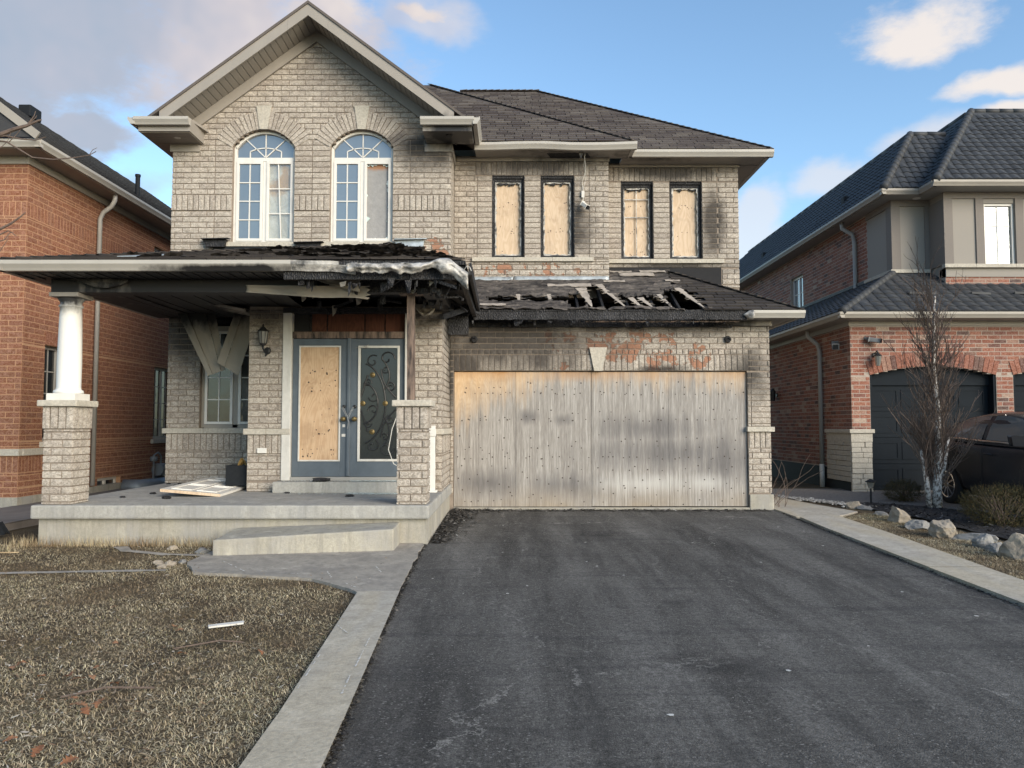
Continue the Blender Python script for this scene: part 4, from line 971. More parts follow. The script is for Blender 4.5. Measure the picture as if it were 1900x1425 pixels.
# --- gable roof
YK, AX, AZ, GS = 12.40, -3.38, 8.42, .75
eL, eR = -6.18, -.62
zl, zr = AZ - GS * (AX - eL), AZ - GS * (eR - AX)
gr = MB().prism([(AX, YK - .02, AZ + .02), (eL, YK - .02, zl + .02), (eL, 18.2, zl + .02), (AX, 18.2, AZ + .02)], (0, 0, -.05)).prism([(AX, YK - .02, AZ + .02), (eR, YK - .02, zr + .02), (eR, 18.2, zr + .02), (AX, 18.2, AZ + .02)], (0, 0, -.05)).build('gable_roof', SH, house)
for sg, ex, ez in ((-1, eL, zl), (1, eR, zr)):
    d = Vector((ex - AX, 0, ez - AZ)).normalized(); nrm = Vector((-d.z * sg, 0, d.x * sg)); nrm = nrm if nrm.z > 0 else -nrm
    A = Vector((AX, YK, AZ - .03)); E_ = Vector((ex, YK, ez - .03)); Ls = (E_ - A).length
    Ls = (A.z - .17 - 6.40) / -d.z; E_ = A + d * Ls
    dn = Vector((0, 0, -.195))
    # rake board, in lengths
    cuts = (0, .42, Ls)
    for i in range(2):
        p, q = A + d * cuts[i], A + d * (cuts[i + 1] - .002)
        MB().prism([p, q, q + dn, p + dn], (0, .03 + .001 * i, 0)).build('rake_board', AL, gr)
    # soffit panels under the rake
    n = int(Ls / .115); inn = dn * .93
    so = MB().prism([A + dn * .72 + Vector((0, .035, 0)), E_ + dn * .72 + Vector((0, .035, 0)), E_ + dn * .72 + Vector((0, .59, 0)), A + dn * .72 + Vector((0, .59, 0))], (0, 0, .02)).build('rake_soffit', AL, gr)
    for i in range(n):
        p, q = A + d * (i * Ls / n + .008) + dn * .76, A + d * ((i + 1) * Ls / n - .008) + dn * .76
        MB().prism([p + Vector((0, .04, 0)), q + Vector((0, .04, 0)), q + Vector((0, .585, 0)), p + Vector((0, .585, 0))], (0, 0, -.012)).build('soffit_panel', AL, gr)
    # frieze board against the brick
    p, q = A + Vector((0, .60 - .045, 0)) + dn * .80, E_ + Vector((0, .60 - .045, 0)) + dn * .80
    MB().prism([p, q, q + Vector((0, 0, -.20)), p + Vector((0, 0, -.20))], (0, .04, 0)).build('frieze_board', AL, gr)
# eave returns and side eaves of the gable
zt = 6.44
gutter((eL - .0, YK - .0, zt - .12), (-5.28, YK, zt - .12), (0, -1, 0), gr, GU); gutter((eL + .02, YK - .1, zt - .12), (eL + .02, 18, zt - .12), (-1, 0, 0), gr, GU)
gutter((-1.50, YK, zt - .12), (eR + .0, YK, zt - .12), (0, -1, 0), gr, GU); gutter((eR - .02, YK - .1, zt - .12), (eR - .02, 13.30, zt - .12), (1, 0, 0), gr, GU)
MB().box(eL + .03, -5.30, YK + .01, YW + .0, zt - .20, zt + .0).build('eave_return', AL, gr); MB().box(-1.47, eR - .04, YK + .01, YW, zt - .20, zt).build('eave_return', AL, gr)
MB().prism([(-5.33, YK + .02, zt), (-5.22, YW - .01, zt), (-5.33, YW - .01, zt)], (0, 0, .04)).build('return_cap', AL, gr)
MB().box(eL + .03, -5.84, YW, 18, zt - .20, zt - .17).build('side_soffit', AL, gr)
for q in range(10): MB().box(eL + .05, -5.32, YK + .05 + q * .055, YK + .09 + q * .055, zt - .212, zt - .201).build('soffit_panel', AL, gr)
MB().lathe([(.045, 6.225), (.06, 6.232), (.06, 6.238)], (-5.62, 12.68, 0), 14).build('soffit_light', MAT['white_old'], gr); MB().lathe([(.045, 6.225), (.06, 6.232), (.06, 6.238)], (-1.05, 12.6, 0), 14).build('soffit_light', CH, gr)
box('frieze_board', AL, gr, -5.87, -5.36, YW - .03, YW + .01, 6.10, 6.235); box('frieze_board', AL, gr, -1.50, -1.02, YW - .03, YW + .01, 6.10, 6.235); box('frieze_board', AL, gr, -1.06, -1.02, YW + .015, YM, 6.10, 6.235)
# --- main hip roofs
PT = .70; s_ = math.sqrt(1 + PT * PT); ez = 6.385
mr_ = MB()
ry = 13.63 + 4.08; rz = ez + PT * 4.08
mr_.add([(4.72, 13.63, ez - .02), (.64, ry, rz - .02), (-2.2, ry, rz - .02), (-2.2, 13.63, ez - .02), (4.72, 25, ez - .02), (.64, 21, rz - .02), (-2.2, 21, rz - .02)], [(3, 0, 1, 2), (0, 4, 5, 1), (1, 5, 6, 2)])
by = 13.25 + 4.03; bz = ez + PT * 4.03
mr_.add([(2.17, 13.25, ez - .02), (-1.86, by, bz - .02), (-3.4, by, bz - .02), (-3.4, 13.25, ez - .02), (2.17, 19, ez - .02), (-1.86, 21, bz - .02), (-3.4, 21, bz - .02)], [(3, 0, 1, 2), (0, 4, 5, 1), (1, 5, 6, 2)])
mr_ = mr_.build('main_roof', SH, house)
uv = Vector((0, 1, PT)).normalized()
roof_pieces(HS, (-2.2, 13.63, ez), X_, uv, [(3.2, 0), (6.92, 0), (2.84, 4.08 * s_), (.4, 4.08 * s_), (.4, 2.6)], .32, .145, mr_)
roof_pieces(HS, (-3.4, 13.25, ez), X_, uv, [(2.2, 0), (5.57, 0), (1.54, 4.03 * s_), (.4, 4.03 * s_), (.4, 2.0)], .32, .145, mr_)
def caps(p, q, m, parent, w=.17, L=.15):
    p, q = Vector(p), Vector(q); n = int((q - p).length / L); d = (q - p) / n
    for i in range(n):
        a, b = p + d * i, p + d * (i + 1.15); MB().bar(a + Vector((0, 0, .028)), b + Vector((0, 0, .010)), w, .012).build('ridge_cap', m, parent)
caps((4.70, 13.65, ez), (.64, ry, rz), SH, mr_); caps((.64, ry, rz), (-1.2, ry, rz), SH, mr_); caps((2.15, 13.27, ez), (-1.86, by, bz), SH, mr_)
gm = MB(); prev = None          # the middle gutter has softened and sags a little
xs = np.linspace(-.66, 2.20, 16)
for i in range(15):
    f = lambda x: ez - .125 + .012 * math.sin(x * 3.1) - .012 * math.exp(-((x - 1.0) / .4) ** 2)
    gm.sweep(GPROF, (xs[i], 13.36, f(xs[i])), (xs[i + 1], 13.36, f(xs[i + 1])), (0, -1, 0))
gm.build('gutter', GU, mr_); gutter((2.10, 13.36, ez - .125), (2.10, 13.74, ez - .125), (1, 0, 0), mr_, GU)
gutter((2.13, 13.74, ez - .125), (4.73, 13.74, ez - .125), (0, -1, 0), mr_, GU); gutter((4.61, 13.70, ez - .125), (4.61, 24, ez - .125), (1, 0, 0), mr_, GU)
MB().box(-.65, 2.09, 13.365, YM + .02, 6.262, 6.29).build('eave_soffit', AL, mr_); MB().box(2.0, 4.60, 13.745, YR + .02, 6.262, 6.29).build('eave_soffit', AL, mr_); MB().box(4.2, 4.60, YR, 24, 6.262, 6.29).build('eave_soffit', AL, mr_)
box('frieze_board', AL, mr_, -1.0, 1.77, YM - .03, YM + .02, 6.195, 6.262); box('frieze_board', AL, mr_, 1.77, 4.25, YR - .03, YR + .02, 6.215, 6.262)
MB().prism([(.62, 13.5, 6.26), (1.35, 13.5, 6.255), (1.42, 13.7, 6.25), (.7, 13.7, 6.245)], (0, 0, .012)).build('soffit_hole', CH, mr_)
MB().prism([(1.18, 13.42, 6.26), (1.27, 13.42, 6.26), (1.225, 13.44, 6.13)], (0, .006, 0)).build('hanging_soffit_scrap', AL, mr_)
# --- porch roof
PP = .277; px0, px1, py0, pz = -6.1, -.55, 8.95, 3.35; sp_ = math.sqrt(1 + PP * PP); run = YW - py0
pf = MB(); zt2 = pz + PP * run
pf.prism([(px0, py0, pz - .012), (px1, py0, pz - .012), (px1 - 1.40, YW, zt2 - .012), (px0 + run, YW, zt2 - .012)], (0, 0, -.05))
pf.prism([(px0, py0, pz - .012), (px0 + run, YW, zt2 - .012), (px0, YW, pz - .012)], (0, 0, -.05)); pf.prism([(px1, py0, pz - .012), (px1, YW, pz - .012), (px1 - 1.40, YW, zt2 - .012)], (0, 0, -.05))
pr = pf.build('porch_roof', CH, house)
HS2 = Pieces()
roof_pieces(HS2, (px0, py0, pz), X_, Vector((0, 1, PP)).normalized(), [(0, 0), (5.55, 0), (4.15, run * sp_), (4.05, run * sp_)], .32, .145, pr, jitter=.02)
caps((px0 + .05, py0 + .05, pz), (px0 + run, YW, zt2), SHB, pr)
# heaved and curled shingles
cs = MB(); rr = random.Random(21)
for k in range(330):
    X = px1 - abs(rr.gauss(0, 1.3)) - .25 if k < 250 else rr.uniform(-5.6, -.9); Y = rr.uniform(9.0, 12.9)
    if X < px0 + (Y - py0) + .1 or X > px1 - .346 * (Y - py0) - .05: continue
    z = pz + PP * (Y - py0) + .012; wd, hd = rr.uniform(.10, .34), rr.uniform(.06, .18); li = rr.uniform(.0, .055); tw = rr.uniform(-.03, .03); ro = rr.uniform(-.5, .5)
    c, s = math.cos(ro), math.sin(ro); pts = []
    for a in np.linspace(-.5, .5, 4):
        for b_ in (0, .5, 1):
            u, v = a * wd, b_ * hd; pts.append((X + c * u - s * v, Y + s * u + c * v, z + PP * (s * u + c * v) + li * (1 - b_) ** 2 + tw * a + .012 * math.sin(a * 9 + k)))
    cs.add(pts, [(i * 3 + j, i * 3 + 3 + j, i * 3 + 4 + j, i * 3 + 1 + j) for i in range(3) for j in range(2)])
cs.build('curled_shingles', SHB, pr)['kind'] = 'stuff'
MB().prism([(-4.72, 9.1, 3.42), (-4.42, 9.15, 3.43), (-4.22, 9.75, 3.595), (-4.44, 9.7, 3.58)], (0, 0, .006)).build('bare_sheet_scrap', MAT['flash'], pr)
# lumps of step flashing along the wall
for (a, b, c, d, m) in ((-5.18, -4.88, 4.43, 4.56, CH), (-3.62, -3.28, 4.40, 4.50, CH), (-1.92, -1.52, 4.36, 4.55, MAT['flash'])):
    mb = MB().prism([(a, YW - .13, c), (b, YW - .12, c), (b + .03, YW - .10, d), (a - .07, YW - .10, d - .015)], (0, .10, 0)).prism([(a - .07, YW - .17, d - .01), (b + .08, YW - .17, d), (b + .08, YW - .03, d + .015), (a - .1, YW - .03, d)], (0, 0, .012)); mb.build('wall_flashing', m, pr)
box('wall_flashing', MAT['black'], pr, -5.1, -1.9, YW - .03, YW - .005, 4.36, 4.445)
# gutter: straight on the left, softened to the right, torn and curled at the end
gutter((px0 + .0, py0 + .10, pz - .125), (-2.6, py0 + .10, pz - .125), (0, -1, 0), pr, GU); gutter((px0 + .1, py0, pz - .125), (px0 + .1, YW, pz - .125), (-1, 0, 0), pr, MAT['alu_clean'])
gm = MB(); xs = np.linspace(-2.6, -1.85, 9)
for i in range(8):
    f = lambda x: pz - .125 - .03 * ((x + 2.6) / .75) ** 1.5 + .012 * math.sin(x * 11) * ((x + 2.6) / .75)
    gm.sweep([(a * (1 - .2 * i / 8), b) for a, b in GPROF], (xs[i], py0 + .10, f(xs[i])), (xs[i + 1], py0 + .10, f(xs[i + 1])), (0, -1, 0))
gm.build('gutter', MAT['melt'], pr)
def crumple(name, m, parent, fn, nu, nv, th=.004):
    V = []; F = []
    for j in range(nv + 1):
        for i in range(nu + 1): V.append(fn(i / nu, j / nv))
    F = [(j * (nu + 1) + i, j * (nu + 1) + i + 1, (j + 1) * (nu + 1) + i + 1, (j + 1) * (nu + 1) + i) for j in range(nv) for i in range(nu)]
    me = bpy.data.meshes.new(name); me.from_pydata([tuple(v) for v in V], [], F); me.update()
    o = link(name, me, m, parent, True); md = o.modifiers.new('s', 'SOLIDIFY'); md.thickness = th; return o
def torn(u, v):
    x = -1.93 + 1.42 * u; top = 3.30 + .05 * math.exp(-((u - .80) / .13) ** 2) - .12 * max(0, u - .86) / .14 + .016 * fbm(u * 7, 0, 3)
    bot = 3.20 - .05 * u + .07 * math.exp(-((u - .70) / .10) ** 2) - .17 * max(0, u - .86) / .14 + .04 * fbm(u * 12, 5, 3)
    n = fbm(u * 9, v * 3, 2); y = 8.90 - .035 * math.sin(v * 3.1) * (1 + .8 * u) + .035 * n
    return (x, y, bot + (top - bot) * v + .012 * n)
crumple('torn_gutter', MAT['melt'], pr, torn, 60, 10)
MB().tube([(-.56, 8.84, 3.20), (-.53, 8.82, 3.24), (-.49, 8.82, 3.235), (-.47, 8.82, 3.19)], .006, 5).build('bent_gutter_strip', MAT['melt'], pr)
# burnt structure under the roof
cm = MB()
cm.box(-2.7, -.62, 9.02, 9.07, 3.13, 3.27).box(-.64, -.575, 9.0, 12.5, 3.16, 3.335)
for k in range(7): cm.bar((-2.9 + k * .4, 9.1, 3.27 + .01 * (k % 2)), (-2.95 + k * .4, 12.9, 3.27 + .2 * (1 if k < 4 else .3)), .04, .14)
cm.box(-2.4, -1.02, 9.52, 9.70, 3.06, 3.22).box(-1.16, -.9, 9.7, 12.7, 3.10, 3.22).bar((-1.15, 9.4, 3.05), (-.7, 10.2, 3.25), .05, .07).bar((-.95, 9.3, 3.02), (-.95, 9.3, 3.25), .05, .05).bar((-1.0, 10.9, 2.95), (-.62, 11.9, 3.25), .06, .08).box(-.98, -.68, 9.9, 9.93, 3.055, 3.075)
cm.box(-1.02, -.70, 12.2, 12.35, 2.85, 3.3)
cm.build('charred_framing', CH, pr)
box('charred_decking', CH, pr, -5.9, -.62, 9.78, YW - .02, 3.30, 3.315)
# ceiling panels, sooty, some sagging
rr = random.Random(12)
for k in range(17):
    x0 = -5.80 + k * .17
    if x0 > -3.1: break
    sag = rr.uniform(0, .03) + (.05 if k > 11 else 0)
    mb = MB()
    for j in range(6):
        ya, yb = 9.80 + j * .53, 9.80 + (j + 1) * .53; q = lambda t: 3.235 - sag * math.sin(t / 6 * 3.14)
        mb.prism([(x0, ya, q(j)), (x0 + .155, ya, q(j)), (x0 + .155, yb, q(j + 1)), (x0, yb, q(j + 1))], (0, 0, .006))
    mb.build('ceiling_panel', MAT['soffit'], pr)
MB().box(-6.0, -2.5, 9.08, 9.50, 3.225, 3.24).box(-6.0, -5.75, 9.5, YW, 3.225, 3.24).build('porch_soffit', MAT['soffit'], pr)
sf = MB()
for k in range(24): sf.box(-5.95 + k * .142, -5.95 + k * .142 + .012, 9.09, 9.49, 3.212, 3.225)
sf.build('soffit_rib', MAT['soffit'], pr)
MB().box(-5.74, -2.42, 9.50, 9.74, 3.058, 3.225).build('porch_beam', MAT['soffit'], pr, bevel=.006)
# beam wrap torn loose
def wrap(u, v):
    n = fbm(u * 6, v * 2, 5); x = -3.30 + 1.52 * u + (.04 * math.sin(v * 20) if u > .97 else 0)
    top = 3.14 - .02 * u; bot = 3.055 - .075 * min(1, u * 1.6) - .03 * max(0, u - .9) * 8
    return (x, 9.46 - .05 * u + .025 * n + .03 * math.sin(v * 3.1), bot + (top - bot) * v + .006 * n)
crumple('torn_beam_wrap', MAT['hang'], pr, wrap, 40, 8)
crumple('torn_soffit_scrap', MAT['hang'], pr, lambda u, v: (-2.42 + .55 * u, 9.40 - .04 * v + .03 * fbm(u * 5, v * 5, 1), 3.235 - (.05 + .15 * u) * v + .01 * fbm(u * 7, v, 4)), 14, 8)
crumple('torn_soffit_scrap', MAT['hang'], pr, lambda u, v: (-1.42 + .28 * u + .02 * v, 11.1 + .12 * fbm(u * 4, v * 4, 7), 3.16 - (.05 + .13 * math.sin(u * 3)) * v), 10, 8)
crumple('torn_soffit_scrap', MAT['soffit'], pr, lambda u, v: (-5.5 + .75 * u, 9.44 + .02 * fbm(u * 4, v * 4, 9), 3.23 - (.03 + .10 * math.sin(u * 2.6) ** 2) * v), 14, 6)
# soffit panels hanging in a V before the porch window
def hung(tl, tr, br, bl, n, y, name, lab):
    mb = []
    par = None
    for i in range(n):
        L = lambda p, q, t: Vector(p).lerp(Vector(q), t)
        a, b, c, d = L(tl, tr, i / n), L(tl, tr, (i + 1) / n), L(bl, br, (i + 1) / n), L(bl, br, i / n)
        off = Vector((0, .018 * (i % 2), 0))
        o = MB().prism([a + off, b + off, c + off, d + off], (0, .008, 0)).build('hanging_panel' if par is None else 'panel_strip', MAT['hang'], house if par is None else par)
        if par is None: par = o; o['label'] = lab
    return par
hung((-5.50, 12.45, 3.34), (-4.86, 12.45, 3.34), (-4.60, 12.3, 2.30), (-4.87, 12.3, 2.20), 4, 0, 'l', 'soffit strips hanging down to the right')
hung((-4.42, 12.25, 3.28), (-4.03, 12.25, 3.30), (-4.32, 12.12, 2.19), (-4.66, 12.12, 2.40), 3, 0, 'r', 'soffit strips hanging down to the left')
crumple('bent_soffit_panel', MAT['hang'], pr, lambda u, v: (-4.5 + .5 * u, 11.4 + .5 * v, 3.24 - .10 * u + .02 * math.sin(v * 18) - .03 * v), 10, 20)
# --- garage roof skirt
GP = .545; gz, gy = 3.27, 12.35; sg_ = math.sqrt(1 + GP * GP); uvg = Vector((0, 1, GP)).normalized(); ung = X_.cross(uvg)
HOLES = [(-.40, 1.02, 12.70, 12.93), (.95, 1.36, 12.48, 13.08), (1.24, 1.62, 12.40, 13.42), (1.58, 2.1, 12.44, 12.93), (2.02, 2.56, 12.44, 12.97), (2.58, 3.12, 12.40, 13.27)]
def in_hole(x, y):
    jx = x + .07 * fbm(x * 5, y * 5, 1); jy = y + .09 * fbm(x * 4, y * 6, 8)
    return any(a < jx < b and c < jy < d for a, b, c, d in HOLES)
def is_burnt(x, y): return x < 2.95 + .35 * fbm(x * 3, y * 3, 4) + .25 * (13.3 - y)
def gpt(x, b, lift=0): return Vector((x, gy, gz)) + uvg * b + ung * lift
ga = MB(); step = .04
def gtop(x): return 1.40 * sg_ if x < 1.76 else min(1.78, 4.72 - x) * sg_
nx = int((4.72 + .80) / step)
bs = MB(); vid = {}
def bvert(i, j):
    if (i, j) not in vid:
        x = -.80 + i * step; b = j * step; y = gy + b / sg_
        row = (b / .145) % 1.0; wav = .035 * fbm(x * 1.7, b * 2.5, 3) + .020 * fbm(x * 4, b * 9, 6); row = ((b + .05 * fbm(x * 2.2, b * 2, 7)) / .145) % 1.0
        near = any(in_hole(x + a, y + c) for a, c in ((.05, 0), (-.05, 0), (0, .05), (0, -.05)))
        l = .014 + .026 * (1 - row) + max(-.02, wav) + (.03 * fbm(x * 11, b * 11, 1) - .01 if near else 0)
        vid[(i, j)] = len(bs.v); bs.v.append(tuple(gpt(x, b, l)))
    return vid[(i, j)]
dk = MB()
for i in range(nx):
    x = -.80 + (i + .5) * step
    for j in range(int(gtop(x) / step) + 1):
        b = (j + .5) * step; y = gy + b / sg_
        if b > gtop(x) or in_hole(x, y): continue
        if is_burnt(x, y): bs.f.append((bvert(i, j), bvert(i + 1, j), bvert(i + 1, j + 1), bvert(i, j + 1)))
        p = [gpt(x - step / 2, b - step / 2, -.02), gpt(x + step / 2, b - step / 2, -.02), gpt(x + step / 2, b + step / 2, -.02), gpt(x - step / 2, b + step / 2, -.02)]
        dk.add(p, [(0, 1, 2, 3)])
gr2 = dk.build('garage_roof', CH, house); gr2['label'] = 'burnt-through shingle roof over the garage'
o = bs.build('melted_shingle_sheet', MAT['meltsh'], gr2); md = o.modifiers.new('s', 'SOLIDIFY'); md.thickness = .012; md.offset = -1
uvx = lambda a, b: is_burnt(-.8 + a, gy + b / sg_) or in_hole(-.8 + a, gy + b / sg_)
roof_pieces(HS2, (-.80, gy, gz), X_, uvg, [(2.56, 0), (5.52, 0), (3.74, 1.78 * sg_), (2.56, 1.78 * sg_)], .32, .145, gr2, skip=uvx, jitter=.008)
caps((4.70, gy + .02, gz), (2.94, 14.13, gz + GP * 1.78), SHB, gr2)
MB().add([(4.72, gy, gz - .02), (4.72, 20, gz - .02), (2.94, 20, gz + GP * 1.78 - .02), (2.94, 14.13, gz + GP * 1.78 - .02)], [(0, 1, 2, 3)]).build('roof_side', SHB, gr2)
bk = MB().box(-1.0, 4.2, 14.35, 14.4, 3.0, 4.3).box(-1.0, 4.25, 12.85, 14.35, 3.10, 3.12)
for k in range(10): x = -.6 + k * .42; bk.prism([(x, gy + .1, gz - .04), (x, gy + 1.75, gz + GP * 1.65 - .04), (x, gy + 1.75, gz + GP * 1.65 - .16), (x, gy + .1, gz - .12)], (.04, 0, 0))
bk.build('charred_rafters', CH, gr2)
# fascia and header, alligatored by the fire
def ragged_board(name, x0, x1, y, d, z0, z1, jit, m, step=.04, seed=1):
    mb = MB(); rr = random.Random(seed); n = int((x1 - x0) / step); V = []; pa = z0
    for i in range(n):
        a, b = x0 + (x1 - x0) * i / n, x0 + (x1 - x0) * (i + 1) / n; nb = z0 + rr.uniform(-jit, jit); ta = z1 + rr.uniform(-jit, jit) * .4; dy = rr.uniform(-.004, .004)
        mb.prism([(a, y + dy, pa), (b, y + dy, nb), (b, y + dy, ta), (a, y + dy, ta)], (0, d, 0)); pa = nb
    return mb.build(name, m, gr2)
ragged_board('charred_fascia', -.62, 3.80, gy + .02, .035, 3.115, 3.275, .008, CH); ragged_board('charred_header', -1.02, 3.60, YG - .055, .05, 3.045, 3.185, .006, CH, seed=2)
ragged_board('charred_soffit_edge', 1.2, 3.7, gy + .10, .03, 3.085, 3.105, .006, MAT['burnt'], seed=5)
ragged_board('charred_plate', -.95, 3.6, YG - .03, .03, 3.19, 3.3, .01, CH, seed=8)
gutter((3.86, gy + .10, gz - .125), (4.74, gy + .10, gz - .125), (0, -1, 0), gr2, GU); gutter((4.63, gy + .05, gz - .125), (4.63, 20, gz - .125), (1, 0, 0), gr2, GU)
crumple('melted_gutter_end', MAT['melt'], gr2, lambda u, v: (3.74 + .15 * u, gy - .02 - .07 * math.sin(u * 1.57) * math.sin(v * 6.28) + .07 * fbm(u * 3, v * 3, 1) * .3, gz - .08 + .075 * math.sin(u * 1.57) * math.cos(v * 6.28) + .01 * fbm(u * 6, v * 6, 3)), 10, 14)
crumple('frieze_wrap', AL, gr2, lambda u, v: (3.46 + .87 * u + (.03 * math.sin(v * 9) if u < .05 else 0), YG - .06 + .012 * fbm(u * 4, v * 2, 2), 3.06 + (.12 + .015 * math.sin(u * 5)) * v), 20, 4)
MB().box(3.55, 4.60, gy + .12, YG - .065, 3.15, 3.165).box(4.28, 4.60, YG - .06, 20, 3.15, 3.165).build('eave_soffit', MAT['soffit'], gr2)
# flashing at the foot of the middle wall
for a, b, z in ((-.88, .02, 4.0), (.03, 1.74, 4.01)):
    crumple('wall_flashing', MAT['flash'], gr2, lambda u, v: (a + (b - a) * u, YM - .055 + .035 * (1 - v) * -1 + .008 * fbm(u * 9, v, 3), z + .075 * v + .006 * fbm(u * 8, v * 2, 9)), 24, 3)
# pale felt scraps, and shreds of underlay bridging the holes
def patch(x0, x1, y0, y1, seed):
    rr = random.Random(seed); n = 7; lo = []; hi = []
    for i in range(n + 1):
        x = x0 + (x1 - x0) * i / n
        lo.append(gpt(x, (y0 - gy + rr.uniform(-.02, .02)) * sg_, .050)); hi.append(gpt(x, (y1 - gy + rr.uniform(-.02, .02)) * sg_, .047))
    MB().prism(lo + hi[::-1], ung * .004).build('felt_scrap', MAT['paper'], gr2)
for k, q in enumerate(((1.95, 2.58, 13.80, 13.98), (2.35, 2.82, 14.0, 14.10), (1.80, 2.2, 14.0, 14.06), (.62, 1.02, 13.28, 13.40), (1.62, 2.0, 13.50, 13.58), (2.72, 2.98, 13.53, 13.6), (.98, 1.38, 13.26, 13.42))): patch(*q, k)
patch(-.62, -.1, 12.42, 12.50, 11)
def shred(x0, y0, x1, y1, w, spikes, seed):
    rr = random.Random(seed); A = gpt(x0, (y0 - gy) * sg_, .03); B = gpt(x1, (y1 - gy) * sg_, .012); mb = MB(); d = (B - A); side = ung.cross(d).normalized(); n = 7
    for i in range(n):
        wa, wb = w * (1 - i / n) ** .7 * rr.uniform(.6, 1.1) + .010, w * (1 - (i + 1) / n) ** .7 * rr.uniform(.6, 1.1) + .010
        p, q = A + d * (i / n), A + d * ((i + 1) / n); mb.prism([p - side * wa, q - side * wb, q + side * wb, p + side * wa], ung * .004)
    for k in range(spikes):
        t = rr.uniform(0, .8); p = A + d * t; s = rr.choice((-1, 1)); L = rr.uniform(.06, .2) * (1 - t * .5); e = p + side * (s * L) + d.normalized() * rr.uniform(.02, .10) + ung * rr.uniform(0, .03)
        mb.prism([p - d.normalized() * .010, p + d.normalized() * .012, e], ung * .003)
    mb.build('underlay_shred', MAT['paper'], gr2)
shred(1.18, 13.35, 1.30, 12.46, .10, 16, 1); shred(1.52, 13.42, 1.86, 12.40, .05, 18, 2); shred(.10, 12.95, .12, 12.68, .035, 3, 3); shred(.62, 12.95, .64, 12.68, .035, 3, 4); shred(1.98, 12.80, 2.10, 12.44, .045, 6, 5); shred(2.14, 12.80, 2.28, 12.44, .05, 7, 6); shred(2.48, 12.95, 2.60, 12.43, .04, 5, 7); shred(2.86, 13.25, 3.12, 12.42, .06, 9, 8)
# security camera dangling from its cable on the middle wall
sx, sy = 1.29, YM - .06
cc = MB().box(sx - .035, sx + .02, YM - .05, YM, 5.52, 5.64).build('security_camera', MAT['white_old'], house, bevel=.006)
b0 = MB().bar((sx - .02, sy - .02, 5.40), (sx + .06, sy - .10, 5.31), .07, .07).build('camera_body', MAT['white'], cc, bevel=.012); MB().bar((sx + .06, sy - .10, 5.31), (sx + .075, sy - .115, 5.293), .055, .055).build('camera_lens', MAT['black'], cc, bevel=.006)
MB().tube([(sx, YM - .25, 6.26), (sx + .04, YM - .1, 6.0), (sx - .02, YM - .03, 5.8), (sx, YM - .03, 5.62)], .006, 5).tube([(sx + .02, YM - .25, 6.26), (sx + .0, YM - .12, 6.08), (sx + .05, YM - .05, 5.9), (sx - .01, YM - .04, 5.63)], .004, 5).tube([(sx, YM - .04, 5.53), (sx - .01, YM - .06, 5.45), (sx, sy - .03, 5.40)], .007, 5).build('camera_cable', MAT['white_old'], cc)
# charred scraps and torn sheet hanging below the burnt eaves
rr = random.Random(55)
for nm, m_, n_, zone in (('charred_scraps', CH, 70, 0), ('torn_metal_scraps', MAT['hang'], 9, 0), ('charred_scraps', CH, 60, 1)):
    mb = MB()
    for k in range(n_):
        if zone == 0: x, y, z = rr.uniform(-2.7, -.58), rr.choice((9.0, 9.1, 9.5, 9.75, 10.4, 11.2, 12.0)) + rr.uniform(-.06, .06), rr.uniform(3.08, 3.24)
        else: x, y, z = rr.uniform(-.7, 3.7), rr.choice((12.40, 12.5, 12.72)) + rr.uniform(-.03, .03), rr.uniform(3.07, 3.14)
        w_ = rr.uniform(.02, .12); h_ = rr.uniform(.03, .17) * (1 if zone == 0 else .45); a = rr.uniform(-.9, .9); dx, dy = math.cos(a), math.sin(a)
        q = [(x - dx * w_ / 2, y - dy * w_ / 2, z), (x + dx * w_ / 2, y + dy * w_ / 2, z + rr.uniform(-.02, .02)), (x + dx * w_ * rr.uniform(.1, .5), y + rr.uniform(-.03, .03), z - h_ * rr.uniform(.6, 1)), (x - dx * w_ * rr.uniform(.0, .5), y + rr.uniform(-.03, .03), z - h_)]
        mb.prism(q, (-dy * .006, dx * .006, 0))
    if zone == 0 and m_ is CH:
        for k in range(22):
            x, y = rr.uniform(-2.4, -.62), rr.uniform(9.05, 12.2); p = Vector((x, y, rr.uniform(3.12, 3.26))); mb.bar(p, p + Vector((rr.uniform(-.35, .35), rr.uniform(-.3, .3), rr.uniform(-.2, .02))), rr.uniform(.012, .035), rr.uniform(.012, .04))
    mb.build(nm, m_, pr if zone == 0 else gr2)['kind'] = 'stuff'
# a cable hanging by the door
MB().tube([(-1.66, YD - .05, 1.60), (-1.75, YD - .06, 1.35), (-1.80, YD - .06, 1.05), (-1.72, YD - .08, .85), (-1.55, YD - .1, .75)], .006, 5).build('door_cable', MAT['white_old'], house)
HB.finish('brick', 'brickwork', BR, house, BT)
HS.finish('shingle', 'shingle_field', SH, mr_, ST, 190)
HS2.finish('shingle', 'scorched_shingle_field', SHB, pr, ST, 110)
